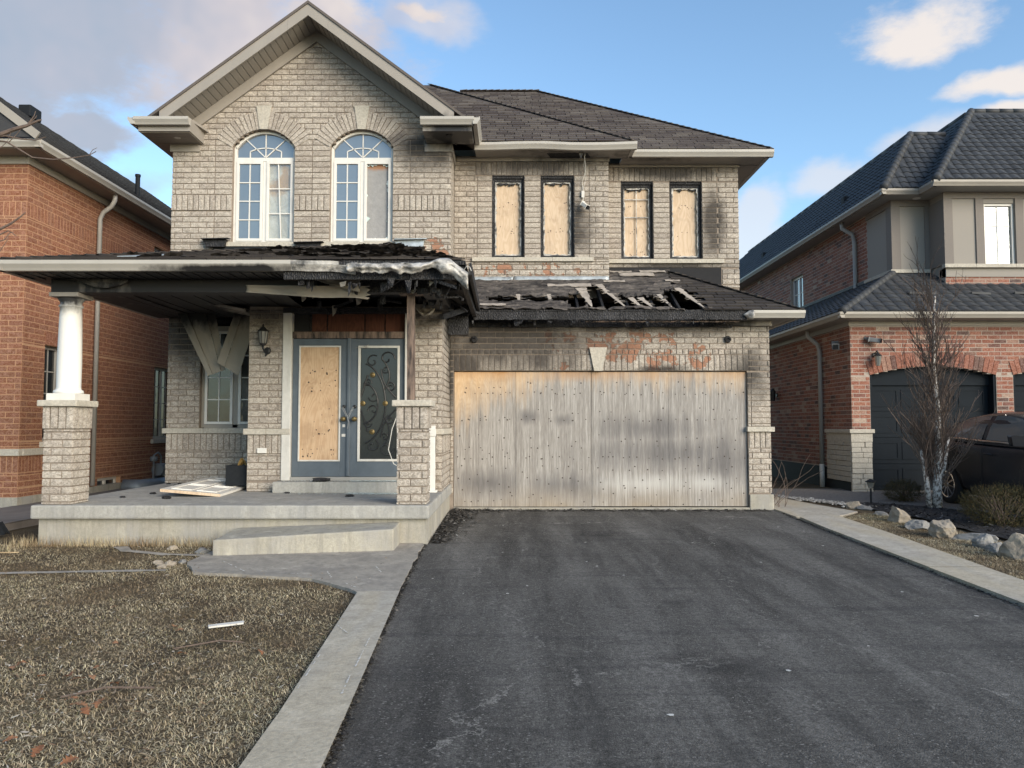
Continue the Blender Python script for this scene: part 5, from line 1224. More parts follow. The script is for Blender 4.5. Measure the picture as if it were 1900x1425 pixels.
# ------------------------------------------------------------------ left neighbour
RT = .003; BT_F = brick_templates(6, 3, 2, .002, .012)
lh = thing('brick_house', 'orange brick neighbour house on the left with dark shingle roof', 'house', (-10, 14, 0))
LB = Pieces(); LX, LY = -8.15, 12.75; BO, MOo = MAT['brick_o'], MAT['mortar_o']
sw = MB(); so_ = [(13.38, 14.4, 1.13, 2.81), (17.5, 18.6, 1.1, 2.75), (15.2, 16.1, .02, .36), (17.35, 18.3, 4.2, 5.5)]
xs = sorted({LY, 24} | {q for h in so_ for q in h[:2]}); zs = sorted({.1, 5.95} | {q for h in so_ for q in h[2:]})
for a, b in zip(xs[:-1], xs[1:]):
    for c, d in zip(zs[:-1], zs[1:]):
        if not any(h[0] < (a + b) / 2 < h[1] and h[2] < (c + d) / 2 < h[3] for h in so_): sw.box(LX - .25, LX - RT, max(a, LY + RT), b, c, d)
sw = sw.build('wall', MOo, lh); fw = MB().box(-12, LX - .25, LY + RT, LY + .25, .1, 5.95).build('wall', MOo, lh)
vis = lambda c: c.z > 3.9 or (c.z < 3.2 and c.y < 15.0)
bh = [(h[0], h[1], h[2], h[3]) for h in so_] + [(0, 99, 4.92, 5.17)]
bhl = bh + [(LY, 13.38, .90, 1.02), (LY, 13.38, .62, .90)]
courses(LB, (LX, 0, 0), Y_, pX, LY, 19.2, .22, 5.80, sw, holes=bhl, vis=vis); soldiers(LB, (LX, 0, 0), Y_, pX, LY, 19.0, 4.92, 5.17, sw, vis=vis)
soldiers(LB, (LX, 0, 0), Y_, pX, 13.38, 14.4, 2.81, 3.06, sw, proud=.006, vis=lambda c: False); soldiers(LB, (LX, 0, 0), Y_, pX, LY, 13.38, .62, .90, sw)
courses(LB, (0, LY, 0), X_, nY, -10.2, LX, .22, 5.80, fw, holes=[(-99, 99, 4.92, 5.17), (-99, 99, .90, 1.02), (-99, 99, .62, .9)], phase=1); soldiers(LB, (0, LY, 0), X_, nY, -10.2, LX, 4.92, 5.17, fw); soldiers(LB, (0, LY, 0), X_, nY, -10.2, LX, .62, .90, fw)
stone(-10.2, LX + .03, LY - .05, LY + .05, .905, 1.015, lh); stone(LX - .05, LX + .05, LY + .055, 13.45, .905, 1.015, lh)
box('foundation', MAT['conc_found'], lh, -12, LX + .02, LY - .02, 24, -.2, .22, .004)
def side_window(y0, y1, z0, z1, par, X, nz, sg=1, m=None, g=None, ny=2):
    m = m or MAT['alu_grey']; x = X - sg * .09
    def b(nm, mt, p, ya, yb, za, zb, xa, xb): return box(nm, mt, p, min(xa, xb), max(xa, xb), ya, yb, za, zb, .003 if nm == 'window' else 0)
    fr = MB()
    for ya, yb, za, zb in ((y0, y0 + .06, z0, z1), (y1 - .06, y1, z0, z1), (y0 + .06, y1 - .06, z0, z0 + .06), (y0 + .06, y1 - .06, z1 - .06, z1), ((y0 + y1) / 2 - .035, (y0 + y1) / 2 + .035, z0 + .06, z1 - .06)):
        fr.box(min(x, x - sg * .06), max(x, x - sg * .06), ya, yb, za, zb)
    f = fr.build('window', m, par); mid_ = (y0 + y1) / 2
    for ya, yb in ((y0 + .06, mid_ - .035), (mid_ + .035, y1 - .06)):
        for i in range(nz):
            za, zb = z0 + .06 + (z1 - z0 - .12) * i / nz, z0 + .06 + (z1 - z0 - .12) * (i + 1) / nz
            b('pane', g or MAT['glass_dark'], f, ya, yb, za, zb, x - sg * .03, x - sg * .036)
            if i: b('muntin', m, f, ya, yb, za - .01, za + .01, x - sg * .018, x - sg * .028)
        if ny > 1: ym = (ya + yb) / 2; b('muntin', m, f, ym - .01, ym + .01, z0 + .06, z1 - .06, x - sg * .016, x - sg * .026)
    b('window_backing', MAT['inside'], f, y0, y1, z0, z1, x - sg * .12, x - sg * .14)
    return f
side_window(13.38, 14.4, 1.13, 2.81, lh, LX, 4); side_window(17.5, 18.6, 1.1, 2.75, lh, LX, 4); side_window(17.35, 18.3, 4.2, 5.5, lh, LX, 2, m=MAT['white'], g=MAT['glass']); side_window(15.2, 16.1, .02, .36, lh, LX, 1, m=MAT['white'], ny=1)
stone(LX - .02, LX + .06, 17.4, 18.7, 1.0, 1.095, lh); stone(LX - .02, LX + .06, 13.3, 14.5, 1.03, 1.125, lh)
# eaves, roof
box('frieze_board', MAT['alu_clean'], lh, LX - .02, LX + .03, LY - .03, 24, 5.80, 5.96); box('frieze_board', MAT['alu_clean'], lh, -12, LX - .025, LY - .03, LY + .02, 5.80, 5.96)
MB().box(LX - .1, -7.75, 12.35, 24, 5.93, 5.96).box(-12, LX - .1, 12.35, LY + .1, 5.93, 5.96).build('eave_soffit', MAT['alu_clean'], lh)
gutter((-7.78, 12.30, 5.94), (-7.78, 24, 5.94), (1, 0, 0), lh, GU); gutter((-12, 12.38, 5.94), (-7.68, 12.38, 5.94), (0, -1, 0), lh, GU)
lr = MB().add([(-7.7, 12.3, 6.05), (-12.2, 16.8, 9.2), (-12.2, 26, 9.2), (-7.7, 26, 6.05), (-14, 12.3, 6.05), (-14, 16.8, 9.2)], [(0, 3, 2, 1), (4, 0, 1, 5)]).build('roof', MAT['shingle_n'], lh)
mb = MB(); uvl = Vector((-1, 0, .7)).normalized()
for k in range(38):
    b = k * .145; p = Vector((-7.7, 12.3 + b * .819, 6.05)) + uvl * b; q = Vector((-7.7, 25.5, 6.05)) + uvl * b; up = Vector((.573, 0, .819))
    n = 44
    for i in range(n):
        a_, b_ = p.lerp(q, i / n), p.lerp(q, (i + .97) / n); l = .02 + .006 * ((i * 7 + k * 3) % 3); mb.prism([a_ + up * l, b_ + up * l, b_ + uvl * .15 + up * .01, a_ + uvl * .15 + up * .01], -up * .012)
mb.build('shingle_field', MAT['shingle_n'], lr)['kind'] = 'stuff'
box('roof_vent', MAT['black'], lr, -11.9, -11.6, 18.15, 18.6, 8.85, 9.14, .03); MB().lathe([(.05, 6.3), (.05, 6.95), (.06, 6.95), (.06, 7.0)], (-8.35, 16.9, 0), 10).build('vent_pipe', MAT['black'], lr)
MB().bar((-7.66, 12.20, 6.08), (-9.2, 12.20, 7.25), .03, .13, (0, 0, 1)).build('rake_board', MAT['alu_clean'], lr); MB().prism([(-7.75, 12.22, 6.07), (-9.4, 12.22, 7.3), (-9.4, 12.22, 6.07)], (0, .03, 0)).build('gable_face', MAT['shingle_n'], lr)
def spout(par, pts, m, r=.042, name='downspout'):
    return MB().tube(pts, r, 8).build(name, m, par, True)
spout(lh, [(-7.80, 14.9, 5.93), (-7.80, 14.9, 5.82), (-7.86, 14.9, 5.70), (-8.02, 14.9, 5.58), (-8.08, 14.9, 5.45), (-8.08, 14.9, .25)], MAT['alu_grey'], .045)
# basement window well and gas meter
MB().tube([(LX + .04, 16.15, .12), (LX + .35, 16.2, .12), (LX + .5, 16.6, .12), (LX + .5, 17.2, .12), (LX + .3, 17.6, .12), (LX + .04, 17.65, .12)], .17, 6).build('window_well', MAT['steel_well'], lh, True)
gmx = MB().box(LX + .12, LX + .38, 17.3, 17.62, .28, .55).lathe([(.13, 0), (.15, -.04), (.13, -.08)], (LX + .25, 17.29, .42), 14, 'y').build('gas_meter', MAT['grey_plastic'], lh, bevel=.01)
MB().tube([(LX + .22, 17.1, -.1), (LX + .22, 17.1, .75), (LX + .22, 17.3, .80), (LX + .22, 17.45, .72), (LX + .22, 17.45, .55)], .022, 7).lathe([(.07, .62), (.08, .66), (.07, .72)], (LX + .22, 17.1, 0), 12).build('gas_pipe', MAT['grey_plastic'], gmx)
LB.finish('brick', 'brickwork', BO, lh, BT_F)

# ------------------------------------------------------------------ right neighbour
rh = thing('brick_house', 'red brick and grey stucco neighbour house on the right with charcoal tile roof', 'house', (9, 17, 0))
RB = Pieces(); RTi = Pieces(); RX, RY = 6.97, 15.8; BRr, MOr = MAT['brick_r'], MAT['mortar_r']; Lr, Hr = .255, .086
go = [(7.36, 9.96), (10.31, 12.9)]; gc_ = 2.62; GR = 4.80
zs_ = 2.43
rf = MB(); wall_sheet(rf, RX + RT, 14, 0, 2.43, RY + RT, .3, [(a, b, -.1, 2.43) for a, b in go])
for a, b in go:
    n = 14
    for i in range(n):
        xa, xb = a + (b - a) * i / n, a + (b - a) * (i + 1) / n; xm = (xa + xb) / 2 - (a + b) / 2; rf.box(xa, xb, RY + RT, RY + RT + .3, gc_ - GR + math.sqrt(GR ** 2 - xm ** 2), 3.46)
for a, b in ((RX + RT, 7.36), (9.96, 10.31), (12.9, 14)): rf.box(a, b, RY + RT, RY + RT + .3, 2.43, 3.46)
rf.box(RX + RT, RX + .3, RY + RT + .3, 26, 0, 3.5)
rf = rf.build('wall', MOr, rh)
arcs = [((a + b) / 2, gc_ - GR, GR) for a, b in go]
def rclip(z): return (RX, 14)
for a, b in ((RX, 7.36), (9.96, 10.31), (12.9, 13.2)):
    courses(RB, (0, RY, 0), X_, nY, a, b, 1.32 if a == RX else .05, 2.43, rf, L=Lr, H=Hr)
# above the doors, bricks stop at the arch rings
courses(RB, (0, RY, 0), X_, nY, RX, 13.2, 2.43, 3.46, rf, L=Lr, H=Hr, arches=[(c, zc, r_ + .02) for c, zc, r_ in arcs])
courses(RB, (RX, 0, 0), -Y_, -pX, -22, -RY, .5, 3.5, rf, L=Lr, H=Hr, phase=1)
for a, b in go:
    c = (a + b) / 2; t = math.asin((b - a) / 2 / GR) * 1.0; n = 27
    for i in range(n):
        ta, tb = -t + 2 * t * i / n, -t + 2 * t * (i + .90) / n; mb = MB(); wedge(mb, c, gc_ - GR, GR + .004, GR + .29, ta, tb, RY - .012, RY + .03); mb.build('arch_brick', BRr, rf)
    for q in (a, b - .05): box('door_jamb', MAT['garage_door'], rf, q, q + .05, RY + .02, RY + .3, 0, 2.45)
    gdr = box('garage_door', MAT['garage_door'], rh, a + .05, b - .05, RY + .22, RY + .26, .06, 2.30); box('door_header', MAT['garage_door'], gdr, a + .05, b - .05, RY + .16, RY + .24, 2.24, 2.62)
    n = 4
    for r_ in range(4):
        box('door_section', MAT['garage_door'], gdr, a + .055, b - .055, RY + .205, RY + .225, .07 + r_ * .545, .07 + r_ * .545 + .535, .004)
        for k in range(n):
            x0 = a + .13 + k * (b - a - .2) / n; frame4(x0, x0 + (b - a - .2) / n - .07, .07 + r_ * .545 + .09, .07 + r_ * .545 + .45, RY + .195, .03, .012, MAT['garage_door'], gdr, 'door_panel', 0)
# stone base and cap
stp = []
rr = random.Random(6)
for k in range(10):
    z0 = .0 + k * .107
    if z0 > 1.0: break
    x = RX - .03
    while x < 7.36: w_ = rr.uniform(.16, .34); x2 = min(7.37, x + w_); box('ledge_stone', MAT['stone'], rf, x, x2 - .008, RY - .045 + rr.uniform(0, .02), RY + .03, z0, z0 + .10, .008); x = x2
    y = RY - .03
    while y < 16.95: w_ = rr.uniform(.2, .45); y2 = min(16.97, y + w_); box('ledge_stone', MAT['stone'], rf, RX - .05 + rr.uniform(0, .02), RX + .02, y + .035, y2 + .027, z0 + .25, z0 + .35, .008); y = y2
box('smooth_stone', MAT['stone'], rf, RX - .04, 7.37, RY - .04, RY + .03, 1.07, 1.245, .004); box('smooth_stone', MAT['stone'], rf, RX - .045, RX + .02, RY + .035, 16.97, 1.07, 1.245, .004)
box('stone_cap', MAT['stone'], rf, RX - .08, 7.40, RY - .08, RY + .05, 1.25, 1.33, .008); box('stone_cap', MAT['stone'], rf, RX - .08, RX + .04, RY + .055, 17.0, 1.25, 1.33, .008)
box('foundation', MAT['black'], rh, RX - .012, RX + .25, RY + .03, 26, -.1, .5)
# lower eave, skirt roof
LE = 3.68
box('frieze_board', MAT['alu_clean'], rh, RX - .03, 14, RY - .03, RY + .02, 3.46, 3.56); box('frieze_board', MAT['alu_grey'], rh, RX - .03, RX + .02, RY + .025, 26, 3.46, 3.56)
MB().box(6.62, 14, 15.38, RY + .05, 3.555, 3.575).box(6.62, RX + .05, RY + .05, 26, 3.555, 3.575).build('eave_soffit', MAT['alu_grey'], rh)
gutter((6.56, 15.40, LE - .12), (14, 15.40, LE - .12), (0, -1, 0), rh, MAT['alu_clean']); gutter((6.66, 15.30, LE - .12), (6.66, 26, LE - .12), (-1, 0, 0), rh, MAT['alu_clean'])
sk = MB().add([(6.6, 15.3, LE), (8.5, 17.0, 4.79), (14, 17.0, 4.79), (14, 15.3, LE), (6.6, 27, LE), (8.5, 27, 4.79)], [(0, 3, 2, 1), (0, 1, 5, 4)]).build('skirt_roof', MAT['tile'], rh)
u2 = Vector((0, 1.7, 1.11)); l2 = u2.length; roof_pieces(RTi, (6.6, 15.3, LE), X_, u2.normalized(), [(0, 0), (6.6, 0), (6.6, l2), (1.9, l2)], .24, .21, sk, stagger=False, lift=.02, jitter=0)
u3 = Vector((1.9, 0, 1.11)); l3 = u3.length; roof_pieces(RTi, (6.6, 15.3, LE), -Y_, u3.normalized(), [(0, 0), (-1.7, l3), (-7, l3), (-7, 0)], .24, .21, sk, stagger=False, lift=.02, jitter=0)
def hipcap(p, q, par, r=.085, L=.19):
    p, q = Vector(p), Vector(q); n = max(2, int((q - p).length / L)); d = (q - p) / n
    for i in range(n): MB().tube([p + d * i + Vector((0, 0, .01)), p + d * (i + 1.12) + Vector((0, 0, .01))], [r, r * .93], 10).build('hip_cap', MAT['tile'], par, True)
hipcap((6.6, 15.3, LE), (8.5, 17.0, 4.79), sk)
for x0, x1, z in ((8.3, 8.9, .42), (9.6, 10.0, .42), (10.5, 11.4, .42)): MB().bar((x0, 15.3 + .65, LE + .425 + .07), (x1, 15.95, LE + .425 + .05), .03, .045).build('snow_guard', MAT['tile'], sk)
# upper storey
UX, UY, UP = 8.5, 17.0, 16.4
uw = MB().box(UX, 9.40, UY, UY + .2, 4.6, 6.5).box(UX, UX + .2, UY + .2, 18.2, 4.5, 6.5).build('stucco_wall', MAT['stucco'], rh)
MB().box(9.34, 10.18, UP, UP + .2, 4.6, 6.5).box(10.85, 14, UP, UP + .2, 4.6, 6.5).box(10.18, 10.85, UP, UP + .2, 4.6, 4.80).box(10.18, 10.85, UP, UP + .2, 6.2, 6.5).box(9.34, 9.5, UP + .2, UY, 4.6, 6.5).build('stucco_wall', MAT['stucco'], rh)
tr = MAT['stucco_d']
for x0, x1, y0, y1, z0, z1 in ((UX - .03, UX + .17, UY - .03, UY - .002, 4.87, 6.3), (UX - .028, UX - .002, UY - .001, UY + .22, 4.87, 6.3), (9.22, 9.335, UY - .03, UY - .002, 4.87, 6.3), (UX - .03, 9.336, UY - .035, UY - .003, 6.3, 6.5), (UX - .033, UX - .003, UY - .002, 18.2, 6.3, 6.5),
                               (9.31, 9.50, UP - .03, UP - .002, 4.87, 6.3), (9.312, 9.338, UP - .001, UY - .04, 4.87, 6.3), (9.31, 14, UP - .035, UP - .003, 6.3, 6.5), (10.0, 10.175, UP - .03, UP - .002, 4.87, 6.3), (10.855, 11.03, UP - .03, UP - .002, 4.87, 6.3)):
    box('stucco_trim', tr, uw, x0, x1, y0, y1, z0, z1)
for x0, x1, y in ((UX - .08, 9.30, UY), (9.28, 9.95, UP), (9.954, 10.8, UP), (10.804, 12, UP)): stone(x0, x1, y - .08, y + .05, 4.79, 4.868, rh)
stone(UX - .08, UX + .04, UY + .055, 18.25, 4.79, 4.868, rh)
fb = MB().box(9.34, 14, UP + RT + .02, UP + .25, 4.2, 4.79).build('wall', MOr, rh); courses(RB, (0, UP + .02, 0), X_, nY, 9.34, 13, 4.36, 4.78, fb, L=Lr, H=Hr)
box('wall_flashing', MAT['tile'], rh, 9.30, 14, UP - .04, UP + .02, 4.28, 4.37); box('wall_flashing', MAT['tile'], rh, UX, 9.3, UY - .05, UY + .02, 4.70, 4.79)
sbw = MB(); hs = (24.7, 25.6, 4.25, 5.75)
sbw.box(UX + RT, UX + .2, 18.2, 22.3, 4.3, 6.5).box(UX + RT, UX + .2, 23.3, 31, 4.3, 6.5).box(UX + RT, UX + .2, 22.3, 23.3, 5.85, 6.5).box(UX + RT, UX + .2, 22.3, 23.3, 4.3, 4.4); sbw = sbw.build('wall', MOr, rh)
courses(RB, (UX, 0, 0), -Y_, -pX, -31, -18.2, 4.5, 6.42, sbw, L=Lr, H=Hr, holes=[(-23.3, -22.3, 4.4, 5.85)], vis=lambda c: c.y < 21)
side_window(22.3, 23.3, 4.4, 5.85, rh, UX, 3, -1, MAT['white'], MAT['glass'])
MB().box(UX - .06, UX, 18.2, 25, 4.80, 4.87).build('wall_flashing', MAT['tile'], rh)
w2 = frame4(10.182, 10.848, 4.802, 6.198, UP + .03, .05, .07, MAT['white'], rh, 'window'); w2['label'] = 'white upper window with a half drawn blind'
for k in range(22): box('blind_slat', MAT['blind'], w2, 10.23, 10.80, UP + .095, UP + .115, 4.87 + k * .06, 4.87 + k * .06 + .045)
casement(w2, 10.22, 10.81, 4.84, 6.16, UP + .05, 2, 3, MAT['pane'], sash=False, fr=.01)
# upper eaves
UE = 6.56
gutter((8.05, 16.60, UE - .12), (8.95, 16.60, UE - .12), (0, -1, 0), rh, MAT['alu_clean']); gutter((8.15, 16.5, UE - .12), (8.15, 32, UE - .12), (-1, 0, 0), rh, MAT['alu_clean'])
gutter((8.85, 16.0, UE - .12), (14, 16.0, UE - .12), (0, -1, 0), rh, MAT['alu_clean']); gutter((8.95, 15.95, UE - .12), (8.95, 16.6, UE - .12), (-1, 0, 0), rh, MAT['alu_clean'])
MB().box(8.16, 9.4, 16.6, UY, 6.44, 6.46).box(8.96, 14, 16.0, UP + .02, 6.441, 6.461).box(8.16, UX, UY, 32, 6.44, 6.46).box(8.96, 9.4, UP + .02, 16.6, 6.4415, 6.4615).build('eave_soffit', MAT['alu_grey'], rh)
MB().lathe([(.05, 6.428), (.08, 6.432), (.085, 6.439)], (8.98, 16.83, 0), 16).build('soffit_light', MAT['white'], rh)
ur = MB(); A0 = (8.09, 16.5, UE); T0 = (9.38, 17.79, 8.24)
ur.add([A0, (10.4, 16.5, UE), (10.4, 17.79, 8.24), T0, (8.09, 33, UE), (9.38, 33, 8.24)], [(0, 1, 2, 3), (0, 3, 5, 4)])
B0 = (8.9, 15.9, UE); T1 = (10.9, 17.9, 8.84)
ur.add([B0, (15, 15.9, UE), (15, 17.9, 8.84), T1, (8.9, 30, UE), (10.9, 30, 8.84)], [(0, 1, 2, 3), (0, 3, 5, 4)])
ur = ur.build('roof', MAT['tile'], rh)
ua = Vector((0, 1.29, 1.68)); la_ = ua.length; roof_pieces(RTi, A0, X_, ua.normalized(), [(0, 0), (2.0, 0), (2.0, la_), (1.29, la_)], .2, .19, ur, stagger=False, lift=.02, jitter=0)
ub = Vector((1.29, 0, 1.68)); roof_pieces(RTi, A0, -Y_, ub.normalized(), [(0, 0), (-1.29, la_), (-14, la_), (-14, 0)], .2, .19, ur, stagger=False, lift=.02, jitter=0)
uc = Vector((0, 2.0, 2.28)); lc = uc.length; roof_pieces(RTi, B0, X_, uc.normalized(), [(0, 0), (4.6, 0), (4.6, lc), (2.0, lc)], .2, .19, ur, stagger=False, lift=.02, jitter=0)
ud = Vector((2.0, 0, 2.28)); roof_pieces(RTi, B0, -Y_, ud.normalized(), [(0, 0), (-2.0, lc), (-3.4, lc), (-3.4, 0)], .2, .19, ur, stagger=False, lift=.02, jitter=0)
hipcap(A0, T0, ur, .09); hipcap(B0, T1, ur, .09); hipcap(T0, (10.15, 17.79, 8.24), ur, .07, .3); hipcap(T1, (13.5, 17.9, 8.84), ur, .07, .3); hipcap((9.38, 17.9, 8.24), (9.38, 30, 8.24), ur, .07, .6); hipcap((10.9, 18.1, 8.84), (10.9, 24, 8.84), ur, .07, .6)
for y in (19.2, 25.5): box('roof_vent', MAT['black'], ur, 8.4, 8.55, y, y + .15, 6.9, 7.2)
spout(rh, [(8.2, 18.9, 6.44), (8.2, 18.9, 6.30), (8.42, 18.8, 6.12), (8.44, 18.75, 5.9), (8.44, 18.75, 4.75), (8.35, 18.7, 4.66)], MAT['alu_grey'], .05)
spout(rh, [(6.72, 17.4, 3.55), (6.72, 17.4, 3.42), (6.88, 17.25, 3.22), (6.90, 17.2, 3.05), (6.90, 17.2, .5)], MAT['alu_grey'], .05); MB().tube([(6.90, 17.2, .55), (6.90, 17.2, .02)], .056, 8).build('downspout', MAT['white_old'], rh, True)
# cameras and lantern on the garage front
def cctv(p, q, par):
    c = MB().bar(p, q, .10, .09).build('security_camera', MAT['grey_plastic'], par, bevel=.02); p, q = Vector(p), Vector(q); d = (q - p).normalized(); MB().bar(q, q + d * .03, .085, .075).build('camera_lens', MAT['black'], c, bevel=.01); MB().tube([p, p - d * .06 + Vector((0, .04, .03))], .03, 8).build('camera_mount', MAT['grey_plastic'], c)
cctv((7.33, RY - .06, 3.17), (7.52, RY - .16, 3.13), rh); cctv((RX - .12, 16.25, 3.13), (RX - .20, 16.03, 3.05), rh)
lx, ly = 7.47, RY
la = MB().lathe([(.05, 0), (.05, -.03)], (lx, ly, 2.86), 12, 'y').tube([(lx, ly - .02, 2.88), (lx, ly - .12, 2.94), (lx, ly - .14, 2.86)], .012, 6).lathe([(.09, 2.82), (.03, 2.88), (.01, 2.91)], (lx, ly - .14, 0), 8).build('wall_lantern', MAT['iron'], rh); MB().lathe([(.045, 2.62), (.075, 2.82)], (lx, ly - .14, 0), 8).build('lantern_glass', MAT['lamp_glass'], la)
MB().lathe([(.05, 0), (.05, -.03)], (RX - .0, 20.2, 2.2), 8, 'x').lathe([(.06, 2.05), (.08, 2.3), (.02, 2.38)], (RX - .12, 20.2, 0), 8).build('wall_lantern', MAT['iron'], rh)
RB.finish('brick', 'brickwork', BRr, rh, BT_S); RTi.finish('roof_tile', 'tile_field', MAT['tile'], rh, TT)
# ------------------------------------------------------------------ things on and round the site
# concrete step before the porch
mb = MB().prism([(-3.32, 8.61, -.08), (-1.36, 8.93, -.08), (-1.36, 9.435, -.08), (-3.32, 9.435, -.08)], (0, 0, .1))
v = [Vector((-3.32, 8.61, -.08)), Vector((-1.36, 8.93, -.08)), Vector((-1.36, 9.435, -.08)), Vector((-3.32, 9.435, -.08))]
t = [(-3.32, 8.61, .135), (-1.36, 8.93, .215), (-1.36, 9.435, .235), (-3.32, 9.435, .165)]
mb = MB().add([*v, *t], [(3, 2, 1, 0), (4, 5, 6, 7), (0, 1, 5, 4), (1, 2, 6, 5), (2, 3, 7, 6), (3, 0, 4, 7)])
tag(mb.build('concrete_step', MAT['conc_found'], bevel=.02), 'long sunken concrete step in front of the porch slab', 'step')
# white panel door lying on the porch
pd = thing('panel_door', 'white panel door lying flat on the porch slab', 'door', (-4.4, 11.4, .44))
rt = Vector((.74, .10, -.075)).normalized(); fwd_ = Vector((-.06, 1, .01)).normalized(); up = rt.cross(fwd_).normalized(); A = Vector((-4.72, 10.38, .52))
MB().prism([A, A + rt * .78, A + rt * .78 + fwd_ * 2.03, A + fwd_ * 2.03], up * .036).build('door_slab', MAT['white'], pd, bevel=.003)
for u0, u1, v0, v1 in ((.10, .35, .14, .75), (.43, .68, .14, .75), (.10, .35, .88, 1.55), (.43, .68, .88, 1.55), (.10, .35, 1.66, 1.92), (.43, .68, 1.66, 1.92)):
    B = A + up * .036; P4 = lambda u, v, h: B + rt * u + fwd_ * v + up * h
    m4 = MB()
    for q in (((u0, v0), (u1, v0)), ((u1, v0), (u1, v1)), ((u1, v1), (u0, v1)), ((u0, v1), (u0, v0))): m4.bar(P4(*q[0], .004), P4(*q[1], .004), .022, .012, up)
    m4.build('moulding', MAT['white'], pd)
MB().prism([A + up * -.002, A + rt * .78 + up * -.002, A + rt * .78 + up * .034, A + up * .034], fwd_ * -.006).build('raw_edge', MAT['ply_pale'], pd)
# black box with a paper bag stuck in it
bx = thing('storage_box', 'open black box by the porch wall with brown paper inside', 'box', (-4.07, 11.6, .50))
z0 = .515
MB().box(-4.24, -3.93, 11.45, 11.46, z0, z0 + .30).box(-4.24, -3.93, 11.74, 11.75, z0, z0 + .30).box(-4.24, -4.23, 11.46, 11.74, z0, z0 + .30).box(-3.94, -3.93, 11.46, 11.74, z0, z0 + .30).box(-4.23, -3.94, 11.46, 11.74, z0, z0 + .012).build('box_shell', MAT['black'], bx)
crumple('paper_bag', MAT['card'], bx, lambda u, v: (-4.12 + .16 * u + .02 * fbm(u * 3, v * 3, 1), 11.55 + .12 * v, z0 + .22 + .19 * math.sin(u * 3.1) * (1 - .5 * v) + .02 * fbm(u * 5, v * 5, 2)), 10, 8)
# charred bits on the porch
rr = random.Random(31)
spots = [(-5.66, 12.75), (-5.45, 12.7), (-5.2, 12.8), (-5.0, 12.6), (-5.35, 12.3), (-5.05, 12.75), (-5.05, 10.9), (-4.55, 10.2), (-5.2, 10.35), (-4.5, 12.7), (-2.75, 11.12, .6), (-3.2, 11.0), (-2.2, 10.5)]
for k, s in enumerate(spots):
    bm = bmesh.new(); bmesh.ops.create_icosphere(bm, subdivisions=2, radius=1.0); a = rr.uniform(.025, .05) * (2.2 if len(s) > 2 else 1)
    for v in bm.verts: v.co = Vector((v.co.x * a * 1.4, v.co.y * a, v.co.z * a * (.35 if len(s) > 2 else .6))) * (1 + .5 * fbm(v.co.x * 2 + k, v.co.y * 2, v.co.z * 2))
    me = bpy.data.meshes.new('charred_scrap'); bm.to_mesh(me); bm.free()
    o = link('charred_scrap', me, CH, None, False, (s[0], s[1], (s[2] if len(s) > 2 else .44) + a * .3)); tag(o, 'small lump of charred debris on the porch slab' if len(s) < 3 else 'flat black melted scrap on the entrance step', 'debris', 'charred debris on the porch' if len(s) < 3 else None)
# crumbled asphalt along both curbs
V = []
for k in range(5200):
    y = rng.uniform(2.6, 12.4) if k % 2 else 2.6 + 9.5 * rng.random() ** 2
    if k % 3: x = np.interp(y, [2.6, 3.57, 5.2, 7, 9.15, 12.6], [-.82, -.84, -.93, -1.0, -1.06, -1.03]) + abs(rng.normal(0, .022)) - .01
    else: x = np.interp(y, [2.6, 3.57, 6.37, 12.8], [4.12, 4.13, 4.17, 4.31]) - abs(rng.normal(0, .03)) + .02
    a = rng.uniform(0, 6.28); s = rng.uniform(.004, .013); c = np.array([x, y, zg(y) + .014 + rng.uniform(0, .012)])
    d = np.array([math.cos(a), math.sin(a), rng.uniform(-.5, .5)]); e = np.array([-math.sin(a), math.cos(a), rng.uniform(-.5, .5)]) * rng.uniform(.4, .9)
    for p in ((-1, -1), (1, -.7), (.8, 1), (-.9, .8)): V.append(c + d * s * p[0] + e * s * p[1])
tag(link('asphalt_crumbs', tri_mesh('asphalt_crumbs', np.array(V), 4), leafy('asphalt_crumb', ((0, (.012, .012, .012)), (.6, (.035, .032, .03)), (.9, (.09, .08, .065)), (1, (.22, .2, .17))))), 'crumbled asphalt and grit along the driveway edges', 'grit', kind='stuff')
# broken glass on the slab by the door
V = []
for k in range(2600):
    c = np.array([rng.uniform(-2.35, -1.5), (rng.uniform(YD - .5, YD - .27) if rng.random() < .5 else rng.uniform(YD - .24, YD - .03)), 0.]); c[2] = .444 if c[1] < YD - .26 else .602
    if rng.random() < .15: c[0] = rng.uniform(-3.3, -1.5)
    a = rng.uniform(0, 6.28); s = rng.uniform(.006, .016)
    for q in (0, 2.1, 4.2): V.append(c + np.array([s * math.cos(a + q), s * math.sin(a + q), rng.uniform(0, .006)]))
tag(link('broken_glass', tri_mesh('broken_glass', np.array(V), 3), MAT['shard']), 'scattered broken glass below the front doors', 'glass', kind='stuff')
